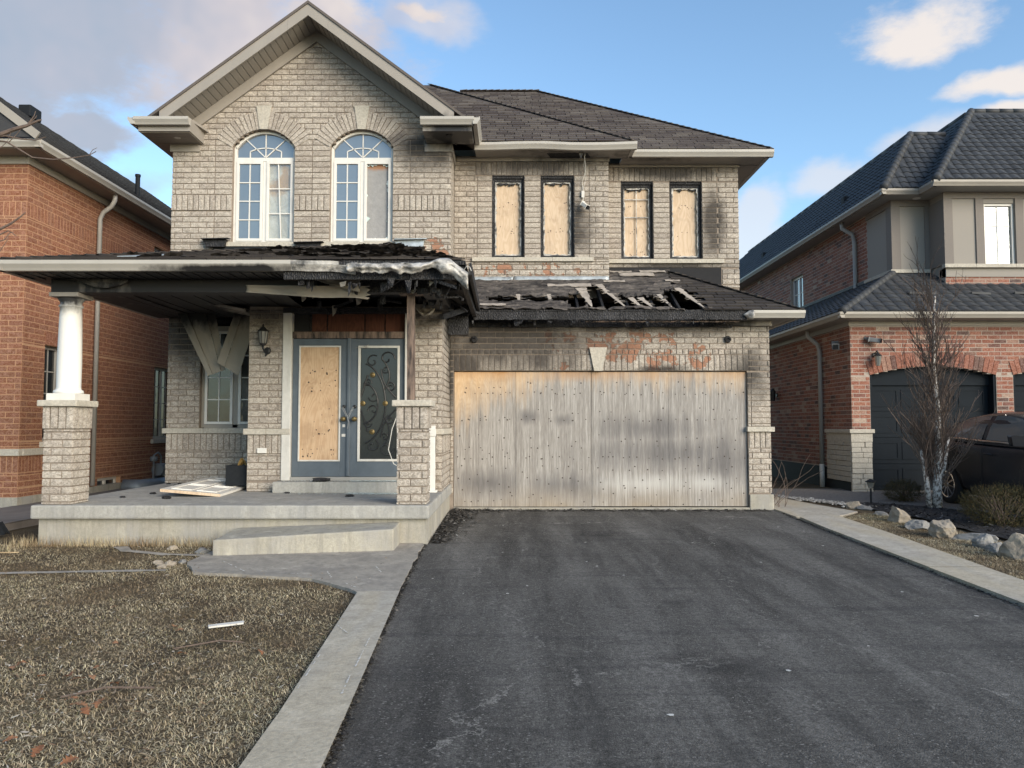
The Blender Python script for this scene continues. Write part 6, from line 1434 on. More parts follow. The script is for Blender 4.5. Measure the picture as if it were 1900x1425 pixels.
# debris along the garage sill and porch side
V = []
for k in range(3800):
    if k < 2300: x = -1.0 + abs(rng.normal(0, .28)); y = rng.uniform(9.5, 12.75); x = -1.0 + (x + 1.0) * (.35 + .65 * (y - 9.5) / 3.2)
    else: x = rng.uniform(-.9, 4.2); y = 12.77 - abs(rng.normal(0, .13))
    a = rng.uniform(0, 6.28); s = rng.uniform(.006, .028); st_ = rng.uniform(.15, .8); z = zg(y) + .016 + rng.uniform(0, .02) * (1.6 if k < 2300 else 1)
    d = np.array([math.cos(a), math.sin(a), rng.uniform(-.3, .3)]); e = np.array([-math.sin(a), math.cos(a), rng.uniform(-.4, .4)]) * st_
    c = np.array([x, y, z])
    for p in ((-1, -1), (1, -.7), (.8, 1), (-.9, .8)): V.append(c + d * s * p[0] + e * s * p[1])
tag(link('burnt_debris', tri_mesh('burnt_debris', np.array(V), 4), leafy('burnt_debris_bits', ((0, (.012, .012, .013)), (.55, (.03, .028, .027)), (.8, (.09, .08, .07)), (.97, (.2, .19, .18)), (1, (.5, .5, .48)))), None), 'black burnt debris heaped along the garage sill and porch side', 'debris', kind='stuff')
V = []
for k in range(26):
    x, y = rng.uniform(-.9, 4.0), rng.uniform(3.8, 11.5); a0 = rng.uniform(0, 6.28); s = rng.uniform(.008, .02)
    for q in range(5): V.append(np.array([x + s * math.cos(a0 + q * 1.257) * rng.uniform(.6, 1.3), y + s * math.sin(a0 + q * 1.257) * rng.uniform(.6, 1.3), zg(y) + .018]))
tag(link('white_chips', tri_mesh('white_chips', np.array(V), 5), MAT['white_old']), 'small white chips scattered on the asphalt driveway', 'debris', kind='stuff')
# ------------------------------------------------------------------ grass
def inside(poly, x, y):
    r = np.zeros(len(x), bool); n = len(poly)
    for i in range(n):
        (x0, y0), (x1, y1) = poly[i], poly[(i + 1) % n]
        c = ((y0 > y) != (y1 > y)) & (x < (x1 - x0) * (y - y0) / (y1 - y0 + 1e-12) + x0); r ^= c
    return r
def zga(y): return -.2 + .015625 * np.minimum(y, 16)
def grass(name, poly, n, label, bb, hmin=.008, hmax=.024, near=True, avoid=()):
    x = rng.uniform(bb[0], bb[1], n); y = rng.uniform(0, 1, n); y = bb[2] + (bb[3] - bb[2]) * (y ** 1.7 if near else y)
    k = inside(poly, x, y)
    for p in avoid: k &= ~inside(p, x, y)
    x, y = x[k], y[k]; n = len(x)
    dn_ = np.array([fbm(a * 1.1, b * 1.1, 14) + .5 * fbm(a * 4, b * 4, 2) for a, b in zip(x[::4], y[::4])]).repeat(4); dn_ = np.resize(dn_, n); q = np.arange(n); pid = rng.uniform(-.55, .15, n) < dn_; x, y = x[pid], y[pid]; n = len(x)
    cl = np.array([fbm(a * 1.4, b * 1.4, 3) for a, b in zip(x[::8], y[::8])]).repeat(8)[:n]; cl = np.resize(cl, n)
    h = rng.uniform(hmin, hmax, n) * (1 + .5 * cl); az = rng.uniform(0, 6.283, n); lean = rng.uniform(.6, 1.56, n); w = rng.uniform(.0009, .0020, n)
    dx, dy = np.cos(az) * np.sin(lean), np.sin(az) * np.sin(lean); dzv = np.cos(lean); L = h * rng.uniform(1.0, 2.3, n)
    sx, sy = -np.sin(az) * w, np.cos(az) * w; z = zga(y) + .002 + rng.uniform(0, .012, n)
    p0 = np.stack([x, y, z], 1); s = np.stack([sx, sy, 0 * sx], 1); m_ = p0 + np.stack([dx, dy, dzv], 1) * (L * .55)[:, None]
    tip = m_ + np.stack([dx * 1.15, dy * 1.15, dzv * .25], 1) * (L * .5)[:, None]; tip[:, 2] = np.maximum(tip[:, 2], z)
    V = np.empty((n, 5, 3)); V[:, 0] = p0 - s; V[:, 1] = p0 + s; V[:, 2] = m_ + s * .8; V[:, 3] = tip; V[:, 4] = m_ - s * .8
    return tag(link(name, blade_mesh(name, V), MAT['grass']), label, 'grass', kind='stuff')
lawn = [(-9, 2.2), (-1.14, 2.2), (-1.19, 3.57), (-1.345, 6.8), (-1.6, 7.1), (-1.9, 7.40), (-2.35, 7.53), (-3.15, 7.70), (-3.45, 8.25), (-3.42, 9.42), (-9, 9.42)]
o = sheet('lawn', lawn, MAT['soil'], .006)
arc1 = [(-5.6 + .0, 7.65), (-3.5, 7.85), (-3.5, 7.95), (-5.0, 7.80), (-5.6, 7.74)]
arc2 = [(-4.75, 9.25), (-4.5, 8.95), (-3.9, 8.72), (-3.45, 8.66), (-3.45, 8.76), (-3.9, 8.82), (-4.42, 9.05), (-4.6, 9.3)]
for p in (arc1, arc2):
    o = sheet('garden_edging', wob(p, .03, .1, 2), MAT['conc_walk'], .016); 
grass('lawn_grass', lawn, 430000, 'short dead brown grass over the front lawn', (-7.2, -1.1, 2.9, 9.45), avoid=(arc1, arc2))
strip = [(4.69, 4.6), (4.80, 7.9), (4.93, 10.4), (4.99, 11.86), (5.5, 12.4), (5.85, 12.4), (6.0, 11.6), (6.05, 10.6), (6.1, 9.2), (6.2, 4.6)]
grass('verge_grass', strip, 130000, 'dead straw-coloured grass strip beside the driveway curb', (4.6, 6.3, 4.6, 12.5), near=False)
# clumps along the walls and edges
V = []
for k in range(2600):
    if k < 1500: x = rng.uniform(-5.9, -3.3); y = 9.40 - abs(rng.normal(0, .05))
    else: x = rng.uniform(-7.5, -5.7); y = rng.uniform(8.2, 9.6)
    h = rng.uniform(.04, .16); a = rng.uniform(0, 6.28); l = rng.uniform(.1, .9); p = np.array([x, y, zg(y)]); d = np.array([math.cos(a) * l, math.sin(a) * l, 1]); s = np.array([-math.sin(a), math.cos(a), 0]) * .0025
    V += [p - s, p + s, p + d * h]
tag(link('tall_weeds', tri_mesh('tall_weeds', np.array(V), 3), MAT['grass']), 'dry weeds along the foot of the porch foundation', 'weeds', kind='stuff')
# straw and leaf fragments mixed in the lawn
V = []
for k in range(9500):
    x, y = rng.normal(-3.0, 1.3), 3.0 + abs(rng.normal(1.6, 1.6))
    if y > 9.3 or x > -1.4 + .02 * y or x < -7: continue
    a = rng.uniform(0, 6.28); s = rng.uniform(.004, .012); st_ = rng.uniform(.08, .6); c = np.array([x, y, zg(y) + rng.uniform(.015, .05)]); d = np.array([math.cos(a), math.sin(a), rng.uniform(-.4, .4)]); e = np.array([-math.sin(a), math.cos(a), rng.uniform(-.4, .4)]) * st_
    if st_ < .3: s *= 2.2
    for p in ((-1, -.5), (.4, -1), (1, .3), (-.4, 1)): V.append(c + d * s * p[0] + e * s * p[1])
tag(link('leaf_litter', tri_mesh('leaf_litter', np.array(V), 4), MAT['litter']), 'broken leaf litter and straw strewn in the lawn', 'litter', kind='stuff')
# the larger fallen leaves
def leaf(k, x, y, s, rz):
    rr = random.Random(k); mb = MB(); out = []
    n = 13; cen = Vector((0, 0, .012))
    pts = []
    for i in range(n):
        t = i / (n - 1); lob = .28 + .16 * math.sin(i * 2.6 + k); w = math.sin(math.pi * (t * .92 + .05)) * lob; pts.append((t - .5, w))
    V = [(a, 0, .10 * math.sin((a + .5) * 3.1)) for a, w in pts] + [(a, w, .10 * math.sin((a + .5) * 3.1) + .55 * w * w + rr.uniform(-.03, .05)) for a, w in pts] + [(a, -w, .10 * math.sin((a + .5) * 3.1) + .45 * w * w + rr.uniform(-.03, .05)) for a, w in pts]
    F = []
    for i in range(n - 1): F += [(i, i + 1, n + i + 1, n + i), (i + 1, i, 2 * n + i, 2 * n + i + 1)]
    mb.add([(a * s, b * s, c * s) for a, b, c in V], F); o = mb.build('fallen_leaf', MAT['leaf']); o.location = (x, y, zg(y) + .035); o.rotation_euler = (rr.uniform(-.4, .4), rr.uniform(-.4, .4), rz)
    return tag(o, 'curled orange-brown leaf lying on the dead lawn', 'leaf', 'fallen leaves on the lawn')
for k, (px_, py_, s) in enumerate(((178, 1310, .10), (215, 1305, .09), (165, 1298, .07), (62, 1240, .09), (75, 1232, .06), (160, 1255, .09), (175, 1262, .08), (200, 1258, .06), (212, 1240, .07), (110, 1256, .06), (240, 1270, .07), (360, 1215, .07), (108, 1392, .08), (58, 1372, .07), (345, 1165, .07), (355, 1172, .06), (22, 1182, .07), (235, 1130, .06), (500, 1212, .06), (165, 1410, .08), (190, 1320, .07), (108, 1300, .05), (240, 1195, .05))):
    hh = (py_ - 790) / 1428; Y = 1.6 / (.015625 + hh); X = (px_ - 950) / 1428 * Y * 1.02
    leaf(k, X, Y, s, k * 1.7)
# sticks and strips of debris on the lawn
def stick(name, pts, r, m, label, cat, group=None):
    return tag(MB().tube([(x, y, zg(y) + z) for x, y, z in pts], r, 6).build(name, m), label, cat, group)
o = MB().prism([(-2.22, 5.72, zg(5.7) + .03), (-2.0, 5.82, zg(5.7) + .035), (-2.01, 5.86, zg(5.7) + .04), (-2.24, 5.755, zg(5.7) + .035)], (0, 0, .012)).build('trim_strip', MAT['white_old']); tag(o, 'broken strip of white trim lying in the lawn', 'debris')
stick('twig', [(-2.5, 4.35, .03), (-2.3, 4.45, .05), (-2.05, 4.5, .03)], .006, MAT['twig'], 'thin brown twig on the near part of the lawn', 'twig')
stick('twig', [(-6.1, 8.3, .05), (-5.8, 8.5, .08), (-5.55, 8.75, .04)], .007, MAT['grass'], 'pale stalk lying at the left end of the lawn', 'twig')
stick('twig', [(-6.3, 8.0, .05), (-5.9, 8.1, .07), (-5.5, 8.15, .04)], .006, MAT['white_old'], 'whitish bent stalk at the far left of the lawn', 'twig')
stick('twig', [(-2.25, 5.2, .04), (-2.0, 5.35, .05), (-1.85, 5.38, .03)], .005, MAT['twig'], 'short dark twig below the white trim strip', 'twig')
# white paint scrapes on the walkway and curb
mb = MB(); rr = random.Random(9)
def scrape(p0, p1, lift, w_):
    a = Vector((*GPq(*p0), 0)); b = Vector((*GPq(*p1), 0)); n = 9; sd_ = (b - a).cross(Vector((0, 0, 1))).normalized()
    for i in range(n):
        if rr.random() < .22: continue
        p, q = a.lerp(b, i / n), a.lerp(b, (i + .8) / n); ww = w_ * rr.uniform(.4, 1.2); mb.add([tuple(v + Vector((0, 0, zg(v.y) + lift))) for v in (p - sd_ * ww, q - sd_ * ww * .7, q + sd_ * ww, p + sd_ * ww * .6)], [(0, 1, 2, 3)])
def GPq(px_, py_):
    hh = (py_ - 790) / 1428; Y = 1.6 / (.015625 + hh) * 1.012; return (px_ - 950) / 1428 * Y, Y
for p0, p1 in (((420, 1047), (460, 1066)), ((540, 1070), (563, 1070)), ((611, 1066), (620, 1079)), ((645, 1088), (664, 1096)), ((700, 1056), (710, 1068))): scrape(p0, p1, .0335, .009)
for p0, p1 in (((632, 1172), (650, 1186)), ((690, 1195), (664, 1250)), ((655, 1265), (640, 1300)), ((560, 1290), (600, 1225))): scrape(p0, p1, .0512, .006)
tag(mb.build('paint_scrapes', MAT['white_old']), 'white scrape marks on the walkway and left curb', 'marks', kind='stuff')
# bits of rubble beside the step
for k, (x, y, s, m_) in enumerate(((-3.75, 8.25, .05, 'rock'), (-3.6, 8.18, .06, 'rock'), (-3.52, 8.3, .045, 'rock_g'), (-3.62, 8.05, .05, 'rock'), (-3.55, 8.9, .07, 'rock_g'), (-4.0, 9.15, .05, 'rock'))):
    bm = bmesh.new(); bmesh.ops.create_icosphere(bm, subdivisions=2, radius=s)
    for v in bm.verts: v.co *= 1 + .6 * mnoise.noise(v.co * 22 + Vector((k, 0, 0))); v.co.z *= .6
    me = bpy.data.meshes.new('rubble_piece'); bm.to_mesh(me); bm.free(); tag(link('rubble_piece', me, MAT[m_], None, False, (x, y, zg(y) + .02)), 'pale chunk of rubble in the grass left of the concrete step', 'rubble', 'rubble beside the step')
# ------------------------------------------------------------------ planting bed on the right
def boulder(k, x, y, w, d, h, m, label, rz=0, flatn=1.0):
    bm = bmesh.new(); bmesh.ops.create_icosphere(bm, subdivisions=4, radius=1.0)
    rr = random.Random(k); planes = []
    for q in range(17):
        n = Vector((rr.gauss(0, 1), rr.gauss(0, 1), rr.gauss(.1, .8))).normalized(); planes.append((n, rr.uniform(.55, .88)))
    for v in bm.verts:
        for n, dd in planes:
            e = v.co.dot(n) - dd
            if e > 0: v.co -= n * e
        v.co *= 1 + .10 * fbm(v.co.x * 2.5 + k, v.co.y * 2.5, v.co.z * 4) + .05 * abs(fbm(v.co.x * 7 + k, v.co.y * 7, v.co.z * 12))
        v.co = Vector((v.co.x * w * .62, v.co.y * d * .62, max(v.co.z, -.5) * h * .72))
    me = bpy.data.meshes.new('boulder'); bm.to_mesh(me); bm.free(); o = link('boulder', me, MAT[m], None, False, (x, y, zg(y) + h * .17)); o.rotation_euler.z = rz
    return tag(o, label, 'rock', 'boulders edging the planting bed')
def GP_(px_, py_):
    hh = (py_ - 790) / 1428; Y = 1.6 / (.015625 + hh) * 1.012; return (px_ - 950) / 1428 * Y, Y
for k, (a, b, w_, h_, m_, lab, d_) in enumerate(((1582, 945, .26, .20, 'rock', 'small rounded pale boulder at the far left end of the bed', .24), (1606, 948, .28, .10, 'rock_g', 'low grey stone right of the small rounded boulder', .3), (1632, 958, .22, .10, 'rock_g', 'low pale stone just left of the pointed boulder', .25), (1668, 971, .36, .32, 'rock', 'pointed tan boulder at the left of the bed', .3),
        (1708, 984, .52, .16, 'rock_g', 'flat grey slab between the pointed and the tall boulder', .4), (1756, 1000, .48, .34, 'rock', 'tall tan boulder with a sloping top in the middle of the bed edge', .38), (1815, 1006, .62, .16, 'rock_g', 'wide flat whitish slab behind the small upright stone', .4), (1822, 1018, .26, .22, 'rock_g', 'small upright grey stone in front of the flat slab', .22), (1850, 1026, .34, .14, 'rock_g', 'low grey stone beside the rightmost boulder', .3), (1895, 1040, .5, .34, 'rock', 'large boulder at the right edge of the picture', .4))):
    X, Y = GP_(a, b); boulder(k + 3, X, Y + d_ * .3, w_ * .9, d_ * .85, h_ * .9, m_, lab, k * .9)
def shrub(x, y, w_, d_, h_, n, label, seed):
    r2 = np.random.default_rng(seed); sh = thing('yew_shrub', label, 'shrub', (x, y, zg(y)))
    mb = MB(); rr = random.Random(seed)
    for k in range(26):
        t = rr.uniform(0, 6.28); r_ = rr.uniform(.2, .8); mb.tube([(x + rr.uniform(-.1, .1) * w_, y + rr.uniform(-.1, .1) * d_, zg(y)), (x + .5 * w_ * r_ * math.cos(t) * .6, y + .5 * d_ * r_ * math.sin(t) * .6, zg(y) + h_ * .5), (x + .5 * w_ * r_ * math.cos(t), y + .5 * d_ * r_ * math.sin(t), zg(y) + h_ * rr.uniform(.7, .95))], [.008, .006, .003], 4)
    mb.build('stems', MAT['twig'], sh)
    V = []
    for k in range(n):
        u = r2.normal(size=3); u /= np.linalg.norm(u); rad = r2.uniform(.45, 1.0) ** .5 * (1 + .16 * fbm(u[0] * 3 + seed, u[1] * 3, u[2] * 3))
        c = np.array([x + u[0] * w_ / 2 * rad, y + u[1] * d_ / 2 * rad, zg(y) + h_ * .5 + u[2] * h_ * .5 * rad]);
        if c[2] < zg(y) + .02: c[2] = zg(y) + .02 + abs(r2.normal(0, .04))
        ax = u + np.array([0, 0, .9]) + r2.normal(size=3) * .45; ax /= np.linalg.norm(ax); L = r2.uniform(.05, .12)
        for q in range(9):
            tt = r2.uniform(.1, 1.0); side = np.cross(ax, r2.normal(size=3)); side /= np.linalg.norm(side) + 1e-9; p = c + ax * L * tt; d = (side * .8 + ax * .6) * r2.uniform(.012, .024); s = np.cross(ax, side) * .0028
            V += [p - s, p + s, p + d]
    link('foliage', tri_mesh('foliage', np.array(V), 3), MAT['shrub'], sh); return sh
X, Y = GP_(1681, 935); shrub(X, Y + .2, .62, .5, .36, 1700, 'small rounded yew shrub behind the pointed boulder', 3)
X, Y = GP_(1868, 985); shrub(X + .1, Y + .3, 1.15, .8, .56, 3600, 'larger brownish yew shrub in front of the dark car', 4)
# pale-barked bare tree with upright twigs
bt = thing('bare_tree', 'slender bare tree with white flaking trunk in front of the garage door', 'tree', (7.13, 12.99, 0))
rr = random.Random(77)
def wander(p, d, L, n, wig, up=.0):
    pts = [Vector(p)]; d = Vector(d).normalized()
    for i in range(n):
        d = (d + Vector((rr.uniform(-wig, wig), rr.uniform(-wig, wig), rr.uniform(-wig, wig) * .4 + up))).normalized(); pts.append(pts[-1] + d * (L / n))
    return pts
z0 = zg(13)
trunk = [Vector((7.13, 12.99, z0 - .05)), Vector((7.14, 12.99, z0 + .4)), Vector((7.18, 12.98, z0 + 1.0)), Vector((7.17, 12.98, z0 + 1.7)), Vector((7.13, 12.99, z0 + 2.3)), Vector((7.16, 13.0, z0 + 3.0)), Vector((7.2, 13.0, z0 + 3.6))]
MB().tube(trunk, [.085, .068, .058, .048, .038, .026, .014], 12).tube([(7.02, 13.02, z0 - .03), (6.98, 13.02, z0 + .45), (6.9, 13.03, z0 + 1.0)], [.05, .04, .025], 9).tube([trunk[1] - Vector((.01, 0, .1)), trunk[1] + Vector((.12, -.02, .35)), trunk[1] + Vector((.2, -.02, .8))], [.05, .035, .02], 8).build('trunk', MAT['bark'], bt, True)
cr = MB()
def tp(t):
    f = t * (len(trunk) - 1); i = min(int(f), len(trunk) - 2); return trunk[i].lerp(trunk[i + 1], f - i)
for k in range(115):
    t = rr.uniform(.10, .93) ** 1.0; a = rr.uniform(0, 6.28); p = tp(t); out = rr.uniform(.22, .75)
    if k % 5 == 0: p = Vector((6.95, 13.02, z0 + rr.uniform(.3, 1.0)))
    L = rr.uniform(.7, 1.55) * (1 - .35 * t); r0 = .011 * (1 - .45 * t) * rr.uniform(.6, 1.2)
    b = wander(p, (math.cos(a) * out, math.sin(a) * out * .8, 1), L, 9, .17, .03); cr.tube(b, [r0 * (1 - .08 * i) for i in range(10)], 4, False)
    for q in range(rr.randint(4, 8)):
        i = rr.randint(2, 8); d = b[i] - b[i - 1]; s = wander(b[i], d.normalized() + Vector((rr.uniform(-.7, .7), rr.uniform(-.7, .7), .25)), rr.uniform(.18, .6), 6, .25, .05); cr.tube(s, [.006, .0056, .0052, .0046, .004, .0036, .003], 3, False)
        if rr.random() < .7: j = rr.randint(2, 5); cr.tube(wander(s[j], (s[j] - s[j - 1]).normalized() + Vector((rr.uniform(-.8, .8), rr.uniform(-.8, .8), .2)), rr.uniform(.1, .32), 4, .3, .05), [.0036, .0034, .003, .0026, .0022], 3, False)
cr.build('crown', MAT['twig'], bt)
# bare tree at the left edge, only its branch ends reach into the picture
tl = thing('bare_tree', 'bare grey tree branches reaching in from the left edge above the porch roof', 'tree', (-6.6, 7.5, 0))
MB().tube([(-6.6, 7.5, -.15), (-6.55, 7.5, 1.2), (-6.5, 7.5, 2.4), (-6.55, 7.5, 3.6), (-6.6, 7.5, 5.0)], [.12, .10, .085, .06, .03], 10).build('trunk', MAT['twig'], tl, True)
def at75(px_, py_, Y=7.5):
    th = math.atan(77.5 / 1428); u = (px_ - 950) / 1428; v = (712.5 - py_) / 1428; t_ = Y / (math.cos(th) - v * math.sin(th)); return Vector((u * t_, Y, 1.4 + t_ * (math.sin(th) + v * math.cos(th))))
br = MB()
def branch(pts, r0, r1): 
    P = [at75(*p) for p in pts]; n = len(P); br.tube(P, [r0 + (r1 - r0) * i / (n - 1) for i in range(n)], 6)
s0 = (-300, 350)
branch([s0, (-120, 285), (0, 250), (25, 240), (50, 233), (70, 224), (77, 222)], .035, .006); branch([(50, 233), (58, 222), (63, 215), (66, 206)], .008, .003); branch([(55, 228), (66, 218), (68, 214)], .005, .003)
branch([(-80, 262), (10, 252), (40, 258), (66, 260), (85, 254)], .010, .004); branch([(-60, 255), (12, 263), (45, 283), (60, 292), (100, 296), (140, 292), (165, 288), (178, 281)], .010, .004); branch([(165, 288), (172, 278), (180, 274)], .004, .002); branch([(15, 265), (30, 250), (38, 240)], .005, .003); branch([(0, 275), (14, 262), (20, 245)], .004, .002)
branch([(-300, 520), (-80, 440), (0, 425), (20, 415), (38, 402), (47, 394)], .02, .004); branch([(-40, 440), (0, 435), (15, 428), (22, 432), (30, 438)], .008, .003); branch([(-60, 470), (-10, 450), (8, 445), (18, 432), (25, 430)], .007, .003); branch([(-60, 490), (0, 465), (12, 448), (16, 440)], .005, .002)
br.build('branches', MAT['twig'], tl)
# low spiky weeds beside the garage corner
wd = MB()
for k in range(16):
    p = Vector((4.5 + rr.uniform(-.1, .12), 13.1 + rr.uniform(-.1, .6), 0)); wd.tube(wander(p, (rr.uniform(-.4, .7), rr.uniform(-.5, .3), 1), rr.uniform(.4, 1.2), 7, .3), [.006, .005, .005, .004, .004, .003, .003, .002], 4, False)
tag(wd.build('dry_vine', MAT['twig']), 'dry reddish vine stems growing at the right garage corner', 'plant')
gp = thing('garden_gate', 'dark narrow gate post in the gap right of the garage corner', 'gate', (4.7, 16.6, 0))
MB().box(4.55, 4.64, 16.5, 16.58, 0, 1.75).build('gate_post', MAT['iron'], gp)
for k in range(5): box('gate_bar', MAT['iron'], gp, 4.68 + k * .10, 4.71 + k * .10, 16.53, 16.56, .1, 1.5)
# solar path light
X, Y = GP_(1612, 938); pl_ = thing('path_light', 'black solar path light standing behind the low grey stones', 'lamp', (X, Y, zg(Y)))
MB().tube([(X, Y, zg(Y)), (X, Y, zg(Y) + .30)], .018, 8).build('stake', MAT['black'], pl_); MB().lathe([(.04, .29), (.075, .40)], (X, Y, zg(Y)), 4).build('lamp_glass', MAT['lamp_glass'], pl_); MB().lathe([(.095, .40), (.10, .415), (.05, .44), (.02, .455)], (X, Y, zg(Y)), 4).build('lamp_cap', MAT['black'], pl_)
# black floodlight low at the left edge
fl = thing('floodlight', 'small black floodlight on the ground at the left edge', 'lamp', (-6.62, 9.9, -.03)); X, Y = -6.62, 9.9
MB().prism([(X - .12, Y, .10), (X + .05, Y, .16), (X + .13, Y + .02, .02), (X - .08, Y + .02, -.02)], (0, .10, 0)).build('housing', MAT['black'], fl, bevel=.01); MB().prism([(X - .10, Y - .004, .09), (X + .03, Y - .004, .135), (X + .05, Y - .004, .09), (X - .08, Y - .004, .05)], (0, .004, 0)).build('lens', MAT['chrome'], fl)
# river gravel beside the side walkway
V = []; F = []
def pebbles(name, fn, n, m, label, smin=.012, smax=.035):
    parts = []
    bm = bmesh.new(); bmesh.ops.create_icosphere(bm, subdivisions=1, radius=1); bv = np.array([v.co[:] for v in bm.verts]); bf = [tuple(v.index for v in f.verts) for f in bm.faces]; bm.free()
    for k in range(n):
        x, y = fn(); s = rng.uniform(smin, smax) * np.array([1, rng.uniform(.6, 1), rng.uniform(.35, .6)]); a = rng.uniform(0, 6.28); c, s2 = math.cos(a), math.sin(a)
        v = bv * s * (1 + rng.uniform(-.12, .12, bv.shape)); v = v @ np.array([[c, s2, 0], [-s2, c, 0], [0, 0, 1]]) + np.array([x, y, zg(y) + .03]); parts.append((v, bf))
    return tag(link(name, npmesh(name, parts), m), label, 'gravel', kind='stuff')
def f1():
    t = rng.uniform(0, 1); return 5.0 + 1.0 * t + rng.normal(0, .07), 14.9 - 1.75 * t + rng.normal(0, .16)
pebbles('gravel_strip', f1, 520, MAT['gravel'], 'white river gravel between the side walkway and the neighbour driveway')
V = []
for k in range(5200):
    x, y = rng.uniform(5.9, 7.9), rng.uniform(8.2, 13.6)
    if not inside([(5.9, 13.1), (6.1, 12.3), (6.2, 11.0), (6.3, 9.2), (6.4, 8.0), (8.2, 8.0), (7.8, 11.0), (7.5, 12.3), (7.1, 13.0), (6.3, 13.7)], np.array([x]), np.array([y]))[0]: continue
    a = rng.uniform(0, 6.28); s = rng.uniform(.012, .035); st_ = rng.uniform(.12, .35); c = np.array([x, y, zg(y) + rng.uniform(.032, .055)]); d = np.array([math.cos(a), math.sin(a), rng.uniform(-.5, .5)]); e = np.array([-math.sin(a), math.cos(a), rng.uniform(-.5, .5)]) * st_
    for p in ((-1, -1), (1, -.8), (.9, 1), (-.8, .8)): V.append(c + d * s * p[0] + e * s * p[1])
tag(link('mulch_chips', tri_mesh('mulch_chips', np.array(V), 4), leafy('mulch_chip', ((0, (.006, .006, .007)), (.7, (.022, .021, .023)), (.93, (.06, .056, .055)), (1, (.22, .22, .22))))), 'black wood chip mulch between the boulders and shrubs', 'mulch', kind='stuff')

# ------------------------------------------------------------------ dark car in the neighbour's driveway
car = thing('parked_car', 'dark sedan parked on the neighbour driveway, rear towards the garage', 'car', (8.63, 12.2, 0))
CXc, CY0 = 8.63, 14.75; gz_ = zg(13) + .02
st = [  # s from the tail, belt z, sill z, half width
 (0, .80, .42, .62), (.06, .98, .33, .78), (.25, 1.06, .26, .87), (.7, 1.08, .22, .905), (1.3, 1.035, .20, .915), (2.0, 1.0, .19, .92), (2.8, .975, .19, .92), (3.4, .955, .20, .915), (3.9, .90, .22, .90), (4.4, .82, .25, .87), (4.72, .72, .30, .78), (4.82, .60, .38, .62)]
V = []; n = 12
for s, zb, zs2, hw in st:
    half = [(0, zs2), (hw * .86, zs2), (hw * .965, zs2 + .10), (hw * 1.0, zs2 + .28), (hw * .995, zb - .26), (hw * .985, zb - .13), (hw * .94, zb - .03), (hw * .86, zb), (0, zb + .03)]
    ring = half + [(-a, b) for a, b in half[-2:0:-1]]
    V.append([(CXc + a, CY0 - s, gz_ + b * 1.09) for a, b in ring])
m_ = len(V[0]); vs = [p for r_ in V for p in r_]; fs = [(i * m_ + j, i * m_ + (j + 1) % m_, (i + 1) * m_ + (j + 1) % m_, (i + 1) * m_ + j) for i in range(len(V) - 1) for j in range(m_)] + [tuple(range(m_)), tuple(range((len(V) - 1) * m_, len(V) * m_))[::-1]]
me = bpy.data.meshes.new('car_body'); me.from_pydata(vs, [], fs); me.update()
tmp = bpy.data.objects.new('car_body', me); col.objects.link(tmp)
bmn = bmesh.new(); bmn.from_mesh(me); bmesh.ops.recalc_face_normals(bmn, faces=bmn.faces[:]); bmn.to_mesh(me); bmn.free()
md = tmp.modifiers.new('s', 'SUBSURF'); md.levels = md.render_levels = 2
WY = (CY0 - 1.02, CY0 - 3.80); cut = []
for wy in WY:
    c = MB().lathe([(.375, -1.2), (.375, 1.2)], (CXc, wy, gz_ + .34), 40, 'x').build('cutter', None); cut.append(c)
    bmn = bmesh.new(); bmn.from_mesh(c.data); bmesh.ops.recalc_face_normals(bmn, faces=bmn.faces[:]); bmn.to_mesh(c.data); bmn.free()
    b = tmp.modifiers.new('b', 'BOOLEAN'); b.object = c; b.operation = 'DIFFERENCE'; b.solver = 'EXACT'
dg = bpy.context.evaluated_depsgraph_get(); dg.update()
nm = bpy.data.meshes.new_from_object(tmp.evaluated_get(dg)); nm.name = 'body'
bpy.data.objects.remove(tmp)
for c in cut: bpy.data.objects.remove(c)
nm.materials.clear(); body = link('body', nm, MAT['carpaint'], car, True)
MB().box(CXc - .80, CXc + .80, CY0 - 4.4, CY0 - .5, gz_ + .20, gz_ + .5).build('underbody', MAT['tyre'], car)
# cabin
gs = [(.42, 1.07, .80, 1.09), (.95, 1.06, .78, 1.36), (1.5, 1.03, .80, 1.465), (2.1, 1.0, .81, 1.485), (2.7, .985, .81, 1.455), (3.2, .965, .79, 1.25), (3.62, .93, .74, .955)]
V = []
for s, zb, hw, zt_ in gs:
    f = (zt_ - zb) / .47; half = [(hw + .06, zb - .02), (hw + .05 - .05 * f, zb + (zt_ - zb) * .33), (hw - .10 * f + .02, zb + (zt_ - zb) * .68), (hw - .20 * f + .02, zb + (zt_ - zb) * .92), (hw * .55, zt_ - .005), (0, zt_ + .012)]
    ring = half + [(-a, b) for a, b in half[-2::-1]]; V.append([(CXc + a, CY0 - s, gz_ + b * 1.09) for a, b in ring])
m_ = len(V[0]); vs = [p for r_ in V for p in r_]; fs = [(i * m_ + j, i * m_ + j + 1, (i + 1) * m_ + j + 1, (i + 1) * m_ + j) for i in range(len(V) - 1) for j in range(m_ - 1)]
me = bpy.data.meshes.new('cabin'); me.from_pydata(vs, [], fs); me.update(); o = link('cabin', me, MAT['carpaint'], car, True); md = o.modifiers.new('s', 'SUBSURF'); md.levels = md.render_levels = 2
